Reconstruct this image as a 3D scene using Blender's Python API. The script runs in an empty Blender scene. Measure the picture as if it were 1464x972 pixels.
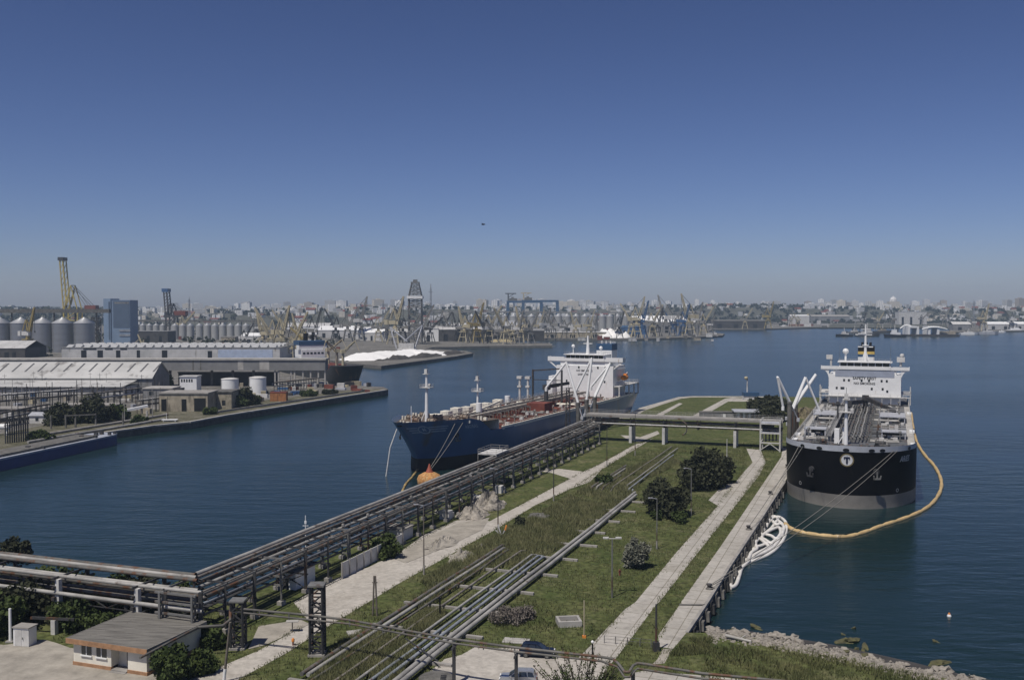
HAZE = 0.00011
SKY_GAMMA = 1.294
import bpy, math, random
import numpy as np
from mathutils import Vector, Matrix
RND = random.Random(11)
SC = bpy.context.scene
COL = SC.collection
rad = math.radians
# ---------------------------------------------------------------- camera model
H = 48.5
FPX = 1423.0
PITCH = math.atan(49 / FPX)
def ray(px, py):
    xr = (px - 732) / FPX; yr = (486 - py) / FPX
    return xr, math.cos(PITCH) + yr * math.sin(PITCH), -math.sin(PITCH) + yr * math.cos(PITCH)
def G(px, py, z=2.5):
    a, b, c = ray(px, py); t = (z - H) / c
    return (a * t, b * t, z)
def D(px, py, Y):
    a, b, c = ray(px, py); t = Y / b
    return (a * t, Y, H + c * t)
def PX(x, y, z=2.5):
    d = y * math.cos(PITCH) - (z - H) * math.sin(PITCH)
    return 732 + FPX * x / d
SA, CA = math.sin(rad(20)), math.cos(rad(20))
def ST(s, t, z=2.5):            # pier frame: s along the pier, t across it
    return (s * SA + t * CA, s * CA - t * SA, z)
def toST(x, y):
    return (x * SA + y * CA, x * CA - y * SA)
# ---------------------------------------------------------------- mesh builder
def V(*a): return Vector(a[0] if len(a) == 1 else a)
class MB:
    def __init__(s): s.v = []; s.f = []; s.sm = []; s.mi = []; s.m = 0
    def add(s, vs, fs, smooth=False):
        o = len(s.v); s.v.extend(tuple(p) for p in vs)
        for f in fs:
            s.f.append(tuple(i + o for i in f)); s.sm.append(smooth); s.mi.append(s.m)
        return s
    def box(s, c, d, rz=0.0, taper=1.0):
        hx, hy, hz = d[0] / 2, d[1] / 2, d[2] / 2; ca, sa = math.cos(rz), math.sin(rz); vs = []
        for k, z in enumerate((-hz, hz)):
            q = taper if k else 1
            for x, y in ((-hx, -hy), (hx, -hy), (hx, hy), (-hx, hy)):
                x *= q; y *= q
                vs.append((c[0] + x * ca - y * sa, c[1] + x * sa + y * ca, c[2] + z))
        return s.add(vs, [(3, 2, 1, 0), (4, 5, 6, 7), (0, 1, 5, 4), (1, 2, 6, 5), (2, 3, 7, 6), (3, 0, 4, 7)])
    def bx(s, x0, x1, y0, y1, z0, z1):
        return s.box(((x0 + x1) / 2, (y0 + y1) / 2, (z0 + z1) / 2), (x1 - x0, y1 - y0, z1 - z0))
    def frame(s, p, q):
        p, q = Vector(p), Vector(q); d = (q - p).normalized()
        u = d.cross(Vector((0, 0, 1)))
        if u.length < 1e-4: u = Vector((1, 0, 0))
        u.normalize(); return p, q, u, u.cross(d).normalized()
    def bar(s, p, q, w, h=None):
        h = h or w; p, q, u, n = s.frame(p, q); vs = []
        for b in (p, q):
            for a, c in ((-1, -1), (1, -1), (1, 1), (-1, 1)): vs.append(b + u * a * w / 2 + n * c * h / 2)
        return s.add(vs, [(3, 2, 1, 0), (4, 5, 6, 7), (0, 1, 5, 4), (1, 2, 6, 5), (2, 3, 7, 6), (3, 0, 4, 7)])
    def tube(s, p, q, r, n=8, r2=None, caps=True):
        r2 = r if r2 is None else r2
        p, q, u, w = s.frame(p, q); vs = []
        for b, rr in ((p, r), (q, r2)):
            for i in range(n):
                a = 2 * math.pi * i / n; vs.append(b + (u * math.cos(a) + w * math.sin(a)) * rr)
        s.add(vs, [(i, (i + 1) % n, n + (i + 1) % n, n + i) for i in range(n)], True)
        if caps: s.add(vs, [tuple(range(n - 1, -1, -1)), tuple(range(n, 2 * n))])
        return s
    def path(s, pts, r, n=8, caps=True):
        pts = [Vector(p) for p in pts]; vs = []; ref = Vector((0, 0, 1))
        for i, p in enumerate(pts):
            d = (pts[min(i + 1, len(pts) - 1)] - pts[max(i - 1, 0)]).normalized()
            u = d.cross(ref)
            if u.length < 1e-3: u = d.cross(Vector((0.3, 1, 0)))
            u.normalize(); w = u.cross(d); rr = r[i] if isinstance(r, (list, tuple)) else r
            for k in range(n):
                a = 2 * math.pi * k / n; vs.append(p + (u * math.cos(a) + w * math.sin(a)) * rr)
        fs = []
        for i in range(len(pts) - 1):
            for k in range(n):
                fs.append((i * n + k, i * n + (k + 1) % n, (i + 1) * n + (k + 1) % n, (i + 1) * n + k))
        s.add(vs, fs, True)
        if caps: s.add(vs, [tuple(range(n - 1, -1, -1)), tuple(range((len(pts) - 1) * n, len(pts) * n))])
        return s
    def prism(s, poly, z0, z1, side=None):
        n = len(poly)
        if sum(poly[i][0] * poly[(i + 1) % n][1] - poly[(i + 1) % n][0] * poly[i][1] for i in range(n)) < 0: poly = poly[::-1]
        vs = [(p[0], p[1], z0) for p in poly] + [(p[0], p[1], z1) for p in poly]
        s.add(vs, [tuple(range(n, 2 * n))]); m = s.m
        if side is not None: s.m = side
        s.add(vs, [(i, (i + 1) % n, n + (i + 1) % n, n + i) for i in range(n)] + [tuple(range(n - 1, -1, -1))]); s.m = m
        return s
    def sheet(s, poly, z):
        n = len(poly)
        if sum(poly[i][0] * poly[(i + 1) % n][1] - poly[(i + 1) % n][0] * poly[i][1] for i in range(n)) < 0: poly = poly[::-1]
        return s.add([(p[0], p[1], z) for p in poly], [tuple(range(n))])
    def lathe(s, c, prof, n=16, smooth=True):
        vs = []
        for r, z in prof:
            for i in range(n):
                a = 2 * math.pi * i / n; vs.append((c[0] + r * math.cos(a), c[1] + r * math.sin(a), c[2] + z))
        fs = []
        for j in range(len(prof) - 1):
            for i in range(n): fs.append((j * n + i, j * n + (i + 1) % n, (j + 1) * n + (i + 1) % n, (j + 1) * n + i))
        s.add(vs, fs, smooth)
        s.add(vs, [tuple(range(n - 1, -1, -1)), tuple(range((len(prof) - 1) * n, len(prof) * n))])
        return s
    def lattice(s, p, q, w0, w1, n, r, up=None):
        """four-chord lattice beam from p to q"""
        p, q, u, m = s.frame(p, q); pts = []
        for k in range(n + 1):
            f = k / n; c = p.lerp(q, f); w = (w0 + (w1 - w0) * f) / 2
            pts.append([c + u * a * w + m * b * w for a, b in ((-1, -1), (1, -1), (1, 1), (-1, 1))])
        for i in range(4):
            s.bar(pts[0][i], pts[-1][i], r * 1.5)
            for k in range(n):
                a, b = (i, (i + 1) % 4) if k % 2 else ((i + 1) % 4, i)
                s.bar(pts[k][a], pts[k + 1][b], r)
                s.bar(pts[k + 1][i], pts[k + 1][(i + 1) % 4], r)
        return s
    def raw(s, other, off=(0, 0, 0)):
        o = len(s.v); s.v.extend((p[0] + off[0], p[1] + off[1], p[2] + off[2]) for p in other.v)
        s.f.extend(tuple(i + o for i in f) for f in other.f); s.sm.extend(other.sm); s.mi.extend(other.mi); return s
    def mesh(s, name, mats, off=(0, 0, 0)):
        me = bpy.data.meshes.new(name)
        v = np.array(s.v, dtype=np.float64).reshape(-1, 3) - np.array(off)
        me.from_pydata(v.tolist(), [], s.f)
        for m in (mats if isinstance(mats, (list, tuple)) else [mats]): me.materials.append(m)
        me.polygons.foreach_set('use_smooth', s.sm)
        if any(s.mi): me.polygons.foreach_set('material_index', s.mi)
        me.update(); return me
# ---------------------------------------------------------------- things and parts
ORG = {}
UNIQ = []
def tag(o, label=None, cat=None, group=None, kind=None):
    if label: o['label'] = label
    if cat: o['category'] = cat
    if group: o['group'] = group
    if kind: o['kind'] = kind
    return o
def thing(name, label, cat, loc=(0, 0, 0), rz=0.0, group=None):
    o = bpy.data.objects.new(name, None); COL.objects.link(o)
    o.empty_display_size = 0.2
    o.location = loc; o.rotation_euler = (0, 0, rz); ORG[o.name] = tuple(loc)
    return tag(o, label, cat, group)
def part(name, mb, mats, parent, world=False, label=None, kind=None):
    """a child mesh; world=True when its vertices were laid out in world space under an unrotated thing"""
    off = ORG[parent.name] if world else (0, 0, 0)
    o = bpy.data.objects.new(name, mb.mesh(name, mats, off)); COL.objects.link(o)
    o.parent = parent; ORG[o.name] = off if world else (0, 0, 0)
    if label: o['label'] = label
    if kind: o['kind'] = kind
    return o
def solo(name, mb, mats, label, cat, group=None, kind=None, local=False, loc=None, rz=0):
    if local: off = (0, 0, 0)
    else:
        a = np.array(mb.v); off = (float(a[:, 0].mean()), float(a[:, 1].mean()), float(a[:, 2].min()))
    o = bpy.data.objects.new(name, mb.mesh(name, mats, off)); COL.objects.link(o)
    o.location = loc if loc is not None else off; o.rotation_euler = (0, 0, rz); ORG[o.name] = off
    return tag(o, label, cat, group, kind)
def struct(name, mb, mats):
    o = bpy.data.objects.new(name, mb.mesh(name, mats)); COL.objects.link(o); o['kind'] = 'structure'; return o
def stuff(name, mb, mats, label, cat):
    o = bpy.data.objects.new(name, mb.mesh(name, mats)); COL.objects.link(o)
    return tag(o, label, cat, None, 'stuff')
KIDS = {}
def dup(root, loc, rz=0.0, label=None, group=None, sc=None, mat=None):
    kids = [c for c in COL.objects if c.parent == root] if root.name not in KIDS else KIDS[root.name]
    KIDS[root.name] = kids
    r = root.copy(); COL.objects.link(r); r.location = loc; r.rotation_euler = (0, 0, rz)
    if label: r['label'] = label
    if group: r['group'] = group
    if sc: r.scale = sc if isinstance(sc, (tuple, list)) else (sc,) * 3
    for c in kids:
        k = c.copy(); COL.objects.link(k); k.parent = r
        sub = KIDS.get(c.name)
        if sub is None: sub = KIDS[c.name] = [g for g in COL.objects if g.parent == c]
        for g in sub:
            d = g.copy(); COL.objects.link(d); d.parent = k
    return r
def uniq(o, px): UNIQ.append((o, px)); return o
# ---------------------------------------------------------------- materials
def M(name, rgb, rough=0.7, metal=0.0, var=0.25, scale=0.6, rgb2=None, bump=0.0, rust=0.0, rustc=(0.11, 0.055, 0.03), stretch=None, spec=0.4, bscale=None):
    m = bpy.data.materials.new(name); m.use_nodes = True; nt = m.node_tree; N = nt.nodes; L = nt.links
    b = N['Principled BSDF']; b.inputs['Roughness'].default_value = rough; b.inputs['Metallic'].default_value = metal
    b.inputs['Specular IOR Level'].default_value = spec
    tc = N.new('ShaderNodeTexCoord'); mp = N.new('ShaderNodeMapping'); L.new(tc.outputs['Object'], mp.inputs['Vector'])
    if stretch: mp.inputs['Scale'].default_value = stretch
    n = N.new('ShaderNodeTexNoise'); n.inputs['Scale'].default_value = scale; n.inputs['Detail'].default_value = 6; n.inputs['Roughness'].default_value = 0.65
    L.new(mp.outputs['Vector'], n.inputs['Vector'])
    rp = N.new('ShaderNodeMapRange'); rp.inputs['From Min'].default_value = 0.3; rp.inputs['From Max'].default_value = 0.7
    L.new(n.outputs['Fac'], rp.inputs['Value'])
    mx = N.new('ShaderNodeMix'); mx.data_type = 'RGBA'
    c2 = rgb2 or tuple(min(1, c * (1 + var)) for c in rgb); c1 = rgb if rgb2 else tuple(c * (1 - var) for c in rgb)
    mx.inputs['A'].default_value = (*c1, 1); mx.inputs['B'].default_value = (*c2, 1); L.new(rp.outputs['Result'], mx.inputs['Factor'])
    out = mx.outputs['Result']
    if rust > 0:
        n2 = N.new('ShaderNodeTexNoise'); n2.inputs['Scale'].default_value = scale * 2.3; n2.inputs['Detail'].default_value = 8
        mp2 = N.new('ShaderNodeMapping'); mp2.inputs['Scale'].default_value = (1, 1, 0.22); mp2.inputs['Location'].default_value = (7, 3, 1)
        L.new(tc.outputs['Object'], mp2.inputs['Vector']); L.new(mp2.outputs['Vector'], n2.inputs['Vector'])
        r2 = N.new('ShaderNodeMapRange'); r2.inputs['From Min'].default_value = 0.72 - rust * 0.35; r2.inputs['From Max'].default_value = 0.82 - rust * 0.3
        L.new(n2.outputs['Fac'], r2.inputs['Value'])
        m2 = N.new('ShaderNodeMix'); m2.data_type = 'RGBA'; L.new(r2.outputs['Result'], m2.inputs['Factor']); L.new(out, m2.inputs['A']); m2.inputs['B'].default_value = (*rustc, 1)
        out = m2.outputs['Result']
    L.new(out, b.inputs['Base Color'])
    if bump:
        bp = N.new('ShaderNodeBump'); bp.inputs['Strength'].default_value = bump; bp.inputs['Distance'].default_value = 0.1
        n3 = N.new('ShaderNodeTexNoise'); n3.inputs['Scale'].default_value = bscale or scale * 6; n3.inputs['Detail'].default_value = 4
        L.new(tc.outputs['Object'], n3.inputs['Vector']); L.new(n3.outputs['Fac'], bp.inputs['Height']); L.new(bp.outputs['Normal'], b.inputs['Normal'])
    return m
def ribbed(m, freq, axis='X', strength=0.5):
    """adds ribs (corrugation) to a material's normal"""
    nt = m.node_tree; N = nt.nodes; L = nt.links; b = N['Principled BSDF']
    tc = N.new('ShaderNodeTexCoord'); w = N.new('ShaderNodeTexWave'); w.bands_direction = axis
    w.inputs['Scale'].default_value = freq; L.new(tc.outputs['Object'], w.inputs['Vector'])
    bp = N.new('ShaderNodeBump'); bp.inputs['Strength'].default_value = strength; bp.inputs['Distance'].default_value = 0.15
    L.new(w.outputs['Fac'], bp.inputs['Height']); L.new(bp.outputs['Normal'], b.inputs['Normal']); return m
def facade(name, wall, glass, sx, sz):
    """wall with rows of small window openings for far blocks"""
    m = bpy.data.materials.new(name); m.use_nodes = True; nt = m.node_tree; N = nt.nodes; L = nt.links; b = N['Principled BSDF']
    b.inputs['Roughness'].default_value = 0.8
    g = N.new('ShaderNodeNewGeometry'); sp = N.new('ShaderNodeSeparateXYZ'); L.new(g.outputs['Position'], sp.inputs['Vector'])
    ad = N.new('ShaderNodeMath'); ad.operation = 'ADD'; L.new(sp.outputs['X'], ad.inputs[0]); L.new(sp.outputs['Y'], ad.inputs[1])
    cb = N.new('ShaderNodeCombineXYZ'); L.new(ad.outputs[0], cb.inputs['X']); L.new(sp.outputs['Z'], cb.inputs['Y'])
    br = N.new('ShaderNodeTexBrick'); br.offset = 0; br.inputs['Scale'].default_value = 1; br.inputs['Mortar Size'].default_value = sz * 0.3
    br.inputs['Brick Width'].default_value = sx; br.inputs['Row Height'].default_value = sz
    br.inputs['Color1'].default_value = (*glass, 1); br.inputs['Color2'].default_value = (*[c * 1.6 for c in glass], 1); br.inputs['Mortar'].default_value = (*wall, 1)
    L.new(cb.outputs['Vector'], br.inputs['Vector']); L.new(br.outputs['Color'], b.inputs['Base Color']); return m
def jointed(m, w, h):
    """slab joints aligned with the pier"""
    nt = m.node_tree; N = nt.nodes; L = nt.links; b = N['Principled BSDF']; src = b.inputs['Base Color'].links[0].from_socket
    tc = N.new('ShaderNodeTexCoord'); mp = N.new('ShaderNodeMapping'); mp.inputs['Rotation'].default_value = (0, 0, rad(20)); L.new(tc.outputs['Object'], mp.inputs['Vector'])
    br = N.new('ShaderNodeTexBrick'); br.offset = 0; br.inputs['Scale'].default_value = 1; br.inputs['Brick Width'].default_value = w; br.inputs['Row Height'].default_value = h; br.inputs['Mortar Size'].default_value = 0.07
    br.inputs['Color1'].default_value = (1, 1, 1, 1); br.inputs['Color2'].default_value = (.86, .86, .85, 1); br.inputs['Mortar'].default_value = (.5, .49, .44, 1); L.new(mp.outputs['Vector'], br.inputs['Vector'])
    n = N.new('ShaderNodeTexNoise'); n.inputs['Scale'].default_value = .45; n.inputs['Detail'].default_value = 7; n.inputs['Roughness'].default_value = .7; L.new(tc.outputs['Object'], n.inputs['Vector'])
    r = N.new('ShaderNodeMapRange'); r.inputs['From Min'].default_value = .52; r.inputs['From Max'].default_value = .75; r.inputs['To Min'].default_value = 1; r.inputs['To Max'].default_value = .62; L.new(n.outputs['Fac'], r.inputs['Value'])
    x = N.new('ShaderNodeMix'); x.data_type = 'RGBA'; x.blend_type = 'MULTIPLY'; x.inputs['Factor'].default_value = 1; L.new(src, x.inputs['A']); L.new(br.outputs['Color'], x.inputs['B'])
    y = N.new('ShaderNodeMix'); y.data_type = 'RGBA'; y.blend_type = 'MULTIPLY'; y.inputs['Factor'].default_value = 1; L.new(x.outputs['Result'], y.inputs['A']); L.new(r.outputs['Result'], y.inputs['B']); L.new(y.outputs['Result'], b.inputs['Base Color']); return m
CONC = M('concrete', (0.27, 0.255, 0.235), 0.9, var=0.3, scale=0.35, bump=0.2)
CONCL = M('pale_concrete', (0.36, 0.345, 0.32), 0.9, var=0.25, scale=0.3)
CONCD = M('dark_concrete', (0.12, 0.115, 0.105), 0.9, var=0.45, scale=0.6, bump=0.3)
STEEL = M('grey_steel', (0.17, 0.168, 0.16), 0.6, 0.2, var=0.35, scale=0.5, rust=0.45, rustc=(.10, .07, .05))
STEELD = M('dark_steel', (0.05, 0.05, 0.052), 0.65, 0.2, var=0.4, scale=0.5, rust=0.4)
PIPE = M('pipe_lagging', (0.31, 0.30, 0.28), 0.6, 0.1, var=0.4, scale=0.25, rust=0.3, rustc=(.13, .10, .08))
PIPED = M('dull_pipe', (0.115, 0.11, 0.10), 0.7, 0.05, var=0.4, scale=0.3, rust=0.6)
PIPEB = M('blue_grey_pipe', (0.25, 0.27, 0.30), 0.6, 0.1, var=0.3, scale=0.3, rust=0.35)
PIPER = M('rusty_pipe', (0.21, 0.19, 0.17), 0.75, 0.1, var=0.4, scale=0.4, rust=0.45, rustc=(.10, .07, .05))
WHITE = M('white_paint', (0.74, 0.74, 0.73), 0.5, var=0.07, scale=0.3, rust=0.12, rustc=(0.4, 0.33, 0.26))
WHITED = M('weathered_white', (0.52, 0.51, 0.49), 0.7, var=0.25, scale=0.4, rust=0.3, rustc=(0.25, 0.22, 0.19))
CREAM = M('cream_render', (0.72, 0.68, 0.58), 0.85, var=0.15, scale=0.5)
GREYP = M('light_grey_paint', (0.38, 0.39, 0.42), 0.55, var=0.2, scale=0.4, rust=0.25)
BLACK = M('black_paint', (0.008, 0.008, 0.009), 0.45, var=0.4, scale=0.2, spec=0.2)
DARK = M('dark_opening', (0.012, 0.013, 0.015), 0.4, var=0.3)
GLASS = M('window_glass', (0.02, 0.025, 0.03), 0.1, var=0.3, spec=0.8)
YEL = M('crane_yellow', (0.30, 0.235, 0.09), 0.6, var=0.3, scale=0.15, rust=0.35)
YELG = M('faded_crane_yellow', (0.42, 0.37, 0.25), 0.7, var=0.3, scale=0.15, rust=0.35)
GREYC = M('crane_grey', (0.23, 0.22, 0.20), 0.6, var=0.3, scale=0.15, rust=0.4)
BLUEC = M('crane_blue', (0.04, 0.10, 0.22), 0.5, var=0.3, scale=0.15)
BLUEG = M('gantry_blue', (0.03, 0.075, 0.15), 0.5, var=0.2, scale=0.1)
RED = M('oxide_red', (0.16, 0.045, 0.03), 0.8, var=0.35, scale=0.3)
ORANGE = M('orange_paint', (0.62, 0.22, 0.04), 0.55, var=0.25, scale=1.2)
TERRA = M('terracotta_fascia', (0.33, 0.185, 0.10), 0.8, var=0.3, scale=1.5)
TAR = M('tar_roof', (0.085, 0.08, 0.072), 0.85, var=0.4, scale=0.9, stretch=(0.35, 2.2, 1), rgb2=(0.20, 0.19, 0.17), rust=0.2, rustc=(.06, .055, .05))
RUBBER = M('black_rubber', (0.03, 0.03, 0.03), 0.8, var=0.4, scale=1)
WOOD = M('grey_timber', (0.14, 0.12, 0.10), 0.85, var=0.35, scale=1.5)
ROPE = M('pale_rope', (0.20, 0.19, 0.17), 0.9, var=0.2, scale=2)
SILO = ribbed(M('galvanised_silo', (0.29, 0.295, 0.305), 0.42, 0.6, var=0.12, scale=0.2), 1.6, 'Z', 0.4)
SILOR = M('silo_roof', (0.48, 0.48, 0.475), 0.5, 0.3, var=0.12, scale=0.3)
SILOC = M('far_silo_wall', (0.34, 0.34, 0.33), 0.7, 0.2, var=0.15, scale=0.2)
SHEDR = M('pale_shed_roof', (0.36, 0.36, 0.35), 0.7, var=0.3, scale=0.12, rgb2=(0.54, 0.53, 0.52), stretch=(1, 0.5, 1), rust=.35, rustc=(.2, .18, .16))
SHEDW = M('grey_shed_wall', (0.2, 0.2, 0.2), 0.8, var=0.35, scale=0.15, rust=.4, rustc=(.11, .10, .09))
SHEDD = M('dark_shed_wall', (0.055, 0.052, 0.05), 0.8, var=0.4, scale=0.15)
BEIGE = M('beige_wall', (0.33, 0.29, 0.22), 0.85, var=0.35, scale=0.3, rust=.45, rustc=(.16, .14, .11))
DIRT = M('bare_dirt', (0.30, 0.275, 0.235), 0.95, var=0.28, scale=0.4, bump=0.4)
SALT = M('white_salt', (0.78, 0.77, 0.75), 0.9, var=0.06, scale=0.1, bump=0.2)
ROCK = M('pale_rock', (0.27, 0.245, 0.21), 0.9, var=0.5, scale=1.0, bump=0.5)
ROCKD = M('dark_rock', (0.055, 0.05, 0.045), 0.9, var=0.5, scale=0.3, bump=0.5)
WEED = M('weedy_rock', (0.045, 0.042, 0.028), 0.8, var=0.5, scale=0.9, rgb2=(0.13, 0.125, 0.045), bump=.5)
BLUEB = M('barge_blue', (0.022, 0.045, 0.17), 0.45, var=0.2, scale=0.1, rust=0.12)
def grass_mat(name, a, b, dirt, s, lo=0.6, hi=1.35):
    m = M(name, a, 0.95, var=0.3, scale=s, rgb2=b, bump=0.6, bscale=2.5, spec=0.1)
    nt = m.node_tree; N = nt.nodes; L = nt.links; bs = N['Principled BSDF']
    src = bs.inputs['Base Color'].links[0].from_socket
    n = N.new('ShaderNodeTexNoise'); n.inputs['Scale'].default_value = 0.13; n.inputs['Detail'].default_value = 10; n.inputs['Roughness'].default_value = 0.72
    tc = N.new('ShaderNodeTexCoord'); L.new(tc.outputs['Object'], n.inputs['Vector'])
    r = N.new('ShaderNodeMapRange'); r.inputs['From Min'].default_value = 0.52; r.inputs['From Max'].default_value = 0.72; L.new(n.outputs['Fac'], r.inputs['Value'])
    x = N.new('ShaderNodeMix'); x.data_type = 'RGBA'; L.new(r.outputs['Result'], x.inputs['Factor']); L.new(src, x.inputs['A']); x.inputs['B'].default_value = (*dirt, 1)
    n2 = N.new('ShaderNodeTexNoise'); n2.inputs['Scale'].default_value = 1.4; n2.inputs['Detail'].default_value = 5; L.new(tc.outputs['Object'], n2.inputs['Vector'])
    r2 = N.new('ShaderNodeMapRange'); r2.inputs['From Min'].default_value = 0.3; r2.inputs['From Max'].default_value = 0.7; r2.inputs['To Min'].default_value = lo; r2.inputs['To Max'].default_value = hi; L.new(n2.outputs['Fac'], r2.inputs['Value'])
    y = N.new('ShaderNodeMix'); y.data_type = 'RGBA'; y.blend_type = 'MULTIPLY'; y.inputs['Factor'].default_value = 1
    L.new(x.outputs['Result'], y.inputs['A']); L.new(r2.outputs['Result'], y.inputs['B']); L.new(y.outputs['Result'], bs.inputs['Base Color']); return m
GRASS = grass_mat('meadow', (0.052, 0.070, 0.022), (0.100, 0.106, 0.042), (0.155, 0.143, 0.08), 0.25, .5, 1.45)
FARLAND = grass_mat('harbour_ground', (0.10, 0.095, 0.085), (0.19, 0.18, 0.165), (0.27, 0.26, 0.24), 0.04)
HILL = grass_mat('wooded_hill', (0.06, 0.06, 0.045), (0.10, 0.10, 0.08), (0.22, 0.21, 0.19), 0.01)
def leaf(name, a, b, s=0.35): return M(name, a, 0.75, var=0.3, scale=s, rgb2=b, spec=0.2)
LEAF = leaf('green_leaves', (0.028, 0.045, 0.012), (0.065, 0.085, 0.024))
LEAFD = leaf('dark_leaves', (0.021, 0.025, 0.012), (0.046, 0.049, 0.025))
LEAFG = leaf('grey_leaves', (0.11, 0.115, 0.085), (0.2, 0.2, 0.16))
LEAFM = leaf('dry_mauve_twigs', (0.11, 0.095, 0.085), (0.2, 0.175, 0.15))
LEAFF = leaf('far_leaves', (0.018, 0.024, 0.013), (0.042, 0.048, 0.026), 0.02)
REED = leaf('reed_blades', (0.085, 0.098, 0.038), (0.20, 0.19, 0.095), 0.25)
BLADE = leaf('grass_blades', (0.056, 0.070, 0.024), (0.135, 0.132, 0.058), 0.25)
BARK = M('bark', (0.07, 0.055, 0.04), 0.9, var=0.3, scale=2)
# ---------------------------------------------------------------- foliage
def leaf_mesh(cent, size, rng, mb=None, aspect=0.7, up=0.0):
    """one small tilted quad at every centre"""
    n = len(cent); d = rng.normal(size=(n, 3)); d[:, 2] += up; d /= np.linalg.norm(d, axis=1)[:, None]
    e = np.cross(d, rng.normal(size=(n, 3))); e /= np.linalg.norm(e, axis=1)[:, None] + 1e-9
    f = np.cross(d, e); sz = size * rng.uniform(0.6, 1.4, size=(n, 1))
    q = np.stack([cent - e * sz - f * sz * aspect, cent + e * sz - f * sz * aspect, cent + e * sz + f * sz * aspect, cent - e * sz + f * sz * aspect], 1).reshape(-1, 3)
    mb = mb or MB(); o = len(mb.v); mb.v.extend(map(tuple, q.tolist()))
    mb.f.extend((o + 4 * i, o + 4 * i + 1, o + 4 * i + 2, o + 4 * i + 3) for i in range(n)); mb.sm.extend([False] * n); mb.mi.extend([mb.m] * n)
    return mb
def crown(rx, ry, rz, seed, clumps=14, per=110, size=0.28, base=0.0, cl=0.42):
    rng = np.random.default_rng(seed); pts = []
    for k in range(clumps):
        d = rng.normal(size=3); d[2] = abs(d[2]) * 1.1 - 0.45; d /= np.linalg.norm(d)
        c = d * rng.uniform(0.3, 0.95) ** .8 * np.array([rx, ry, rz * .62]); c[2] += rz * 0.36 + base * rz
        r = cl * min(rx, ry, rz) * rng.uniform(0.35, 1.15)
        p = rng.normal(size=(per, 3)); p /= np.linalg.norm(p, axis=1)[:, None]; p *= r * rng.uniform(0.35, 1.1, size=(per, 1)); pts.append(c + p)
    p = np.concatenate(pts); p[:, 2] = np.maximum(p[:, 2], 0.05)
    return leaf_mesh(p, size, rng)
def blades(pts, h, w, rng, lean=0.35):
    """one upright three-vertex blade at every point"""
    n = len(pts); a = rng.uniform(0, 2 * math.pi, n); hh = h * rng.uniform(0.5, 1.3, n)
    dx, dy = np.cos(a) * w, np.sin(a) * w; lx, ly = rng.normal(size=n) * lean * hh, rng.normal(size=n) * lean * hh
    p = np.asarray(pts)
    q = np.stack([p + np.stack([-dx, -dy, 0 * dx], 1), p + np.stack([dx, dy, 0 * dx], 1), p + np.stack([lx, ly, hh], 1)], 1).reshape(-1, 3)
    mb = MB(); mb.v = list(map(tuple, q.tolist())); mb.f = [(3 * i, 3 * i + 1, 3 * i + 2) for i in range(n)]; mb.sm = [False] * n; mb.mi = [0] * n
    return mb
def blob(r, seed, sub=2, rough=0.3, flat=0.6):
    """a craggy stone"""
    import bmesh
    bm = bmesh.new(); bmesh.ops.create_icosphere(bm, subdivisions=sub, radius=1); rg = random.Random(seed)
    ph = [rg.uniform(0, 6) for _ in range(6)]
    mb = MB(); vs = []
    for v in bm.verts:
        c = v.co; k = 1 + rough * (math.sin(3 * c.x + ph[0]) * math.sin(2.5 * c.y + ph[1]) + 0.6 * math.sin(5 * c.z + ph[2] + 3 * c.x)) + rg.uniform(-rough, rough) * 0.3
        vs.append((c.x * k * r, c.y * k * r * 0.8, (c.z * k * flat + 0.25) * r))
    mb.add(vs, [tuple(v.index for v in f.verts) for f in bm.faces]); bm.free(); return mb
def inpoly(x, y, poly):
    c = False; n = len(poly); j = n - 1
    for i in range(n):
        if (poly[i][1] > y) != (poly[j][1] > y) and x < (poly[j][0] - poly[i][0]) * (y - poly[i][1]) / (poly[j][1] - poly[i][1]) + poly[i][0]: c = not c
        j = i
    return c
# ---------------------------------------------------------------- lettering
def text_mesh(txt, size):
    cu = bpy.data.curves.new('lettering', 'FONT'); cu.body = txt; cu.size = size; cu.align_x = 'CENTER'; cu.align_y = 'CENTER'; cu.resolution_u = 3; cu.offset = size * .018
    o = bpy.data.objects.new('lettering', cu); COL.objects.link(o)
    bpy.context.view_layer.update(); dg = bpy.context.evaluated_depsgraph_get()
    me = bpy.data.meshes.new_from_object(o.evaluated_get(dg)); mb = MB()
    mb.add([tuple(v.co) for v in me.vertices], [tuple(p.vertices) for p in me.polygons])
    bpy.data.objects.remove(o); bpy.data.meshes.remove(me); return mb
# ================================================================ camera, light, sky
cam = bpy.data.cameras.new('camera'); cam.sensor_width = 36; cam.lens = 36 * FPX / 1464; cam.clip_end = 40000; cam.clip_start = 0.5
co = bpy.data.objects.new('camera', cam); COL.objects.link(co); co.location = (0, 0, H); co.rotation_euler = (math.pi / 2 - PITCH, 0, 0); SC.camera = co
SUN_EL, SUN_AZ = rad(62), rad(216)
sl = bpy.data.lights.new('sun', 'SUN'); sl.energy = 4.0; sl.angle = rad(0.5); sl.color = (1, 0.945, 0.86)
so = bpy.data.objects.new('sun', sl); COL.objects.link(so)
sd = Vector((math.sin(SUN_AZ) * math.cos(SUN_EL), math.cos(SUN_AZ) * math.cos(SUN_EL), math.sin(SUN_EL)))
so.rotation_euler = sd.to_track_quat('Z', 'Y').to_euler(); so.location = (-60, -40, 140)
w = bpy.data.worlds.new('World'); SC.world = w; w.use_nodes = True; nt = w.node_tree
sky = nt.nodes.new('ShaderNodeTexSky'); sky.sky_type = 'NISHITA'; sky.sun_disc = False
sky.sun_elevation = SUN_EL; sky.sun_rotation = SUN_AZ; sky.altitude = 0; sky.air_density = 0.7; sky.dust_density = 0.5; sky.ozone_density = 6.0
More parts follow.
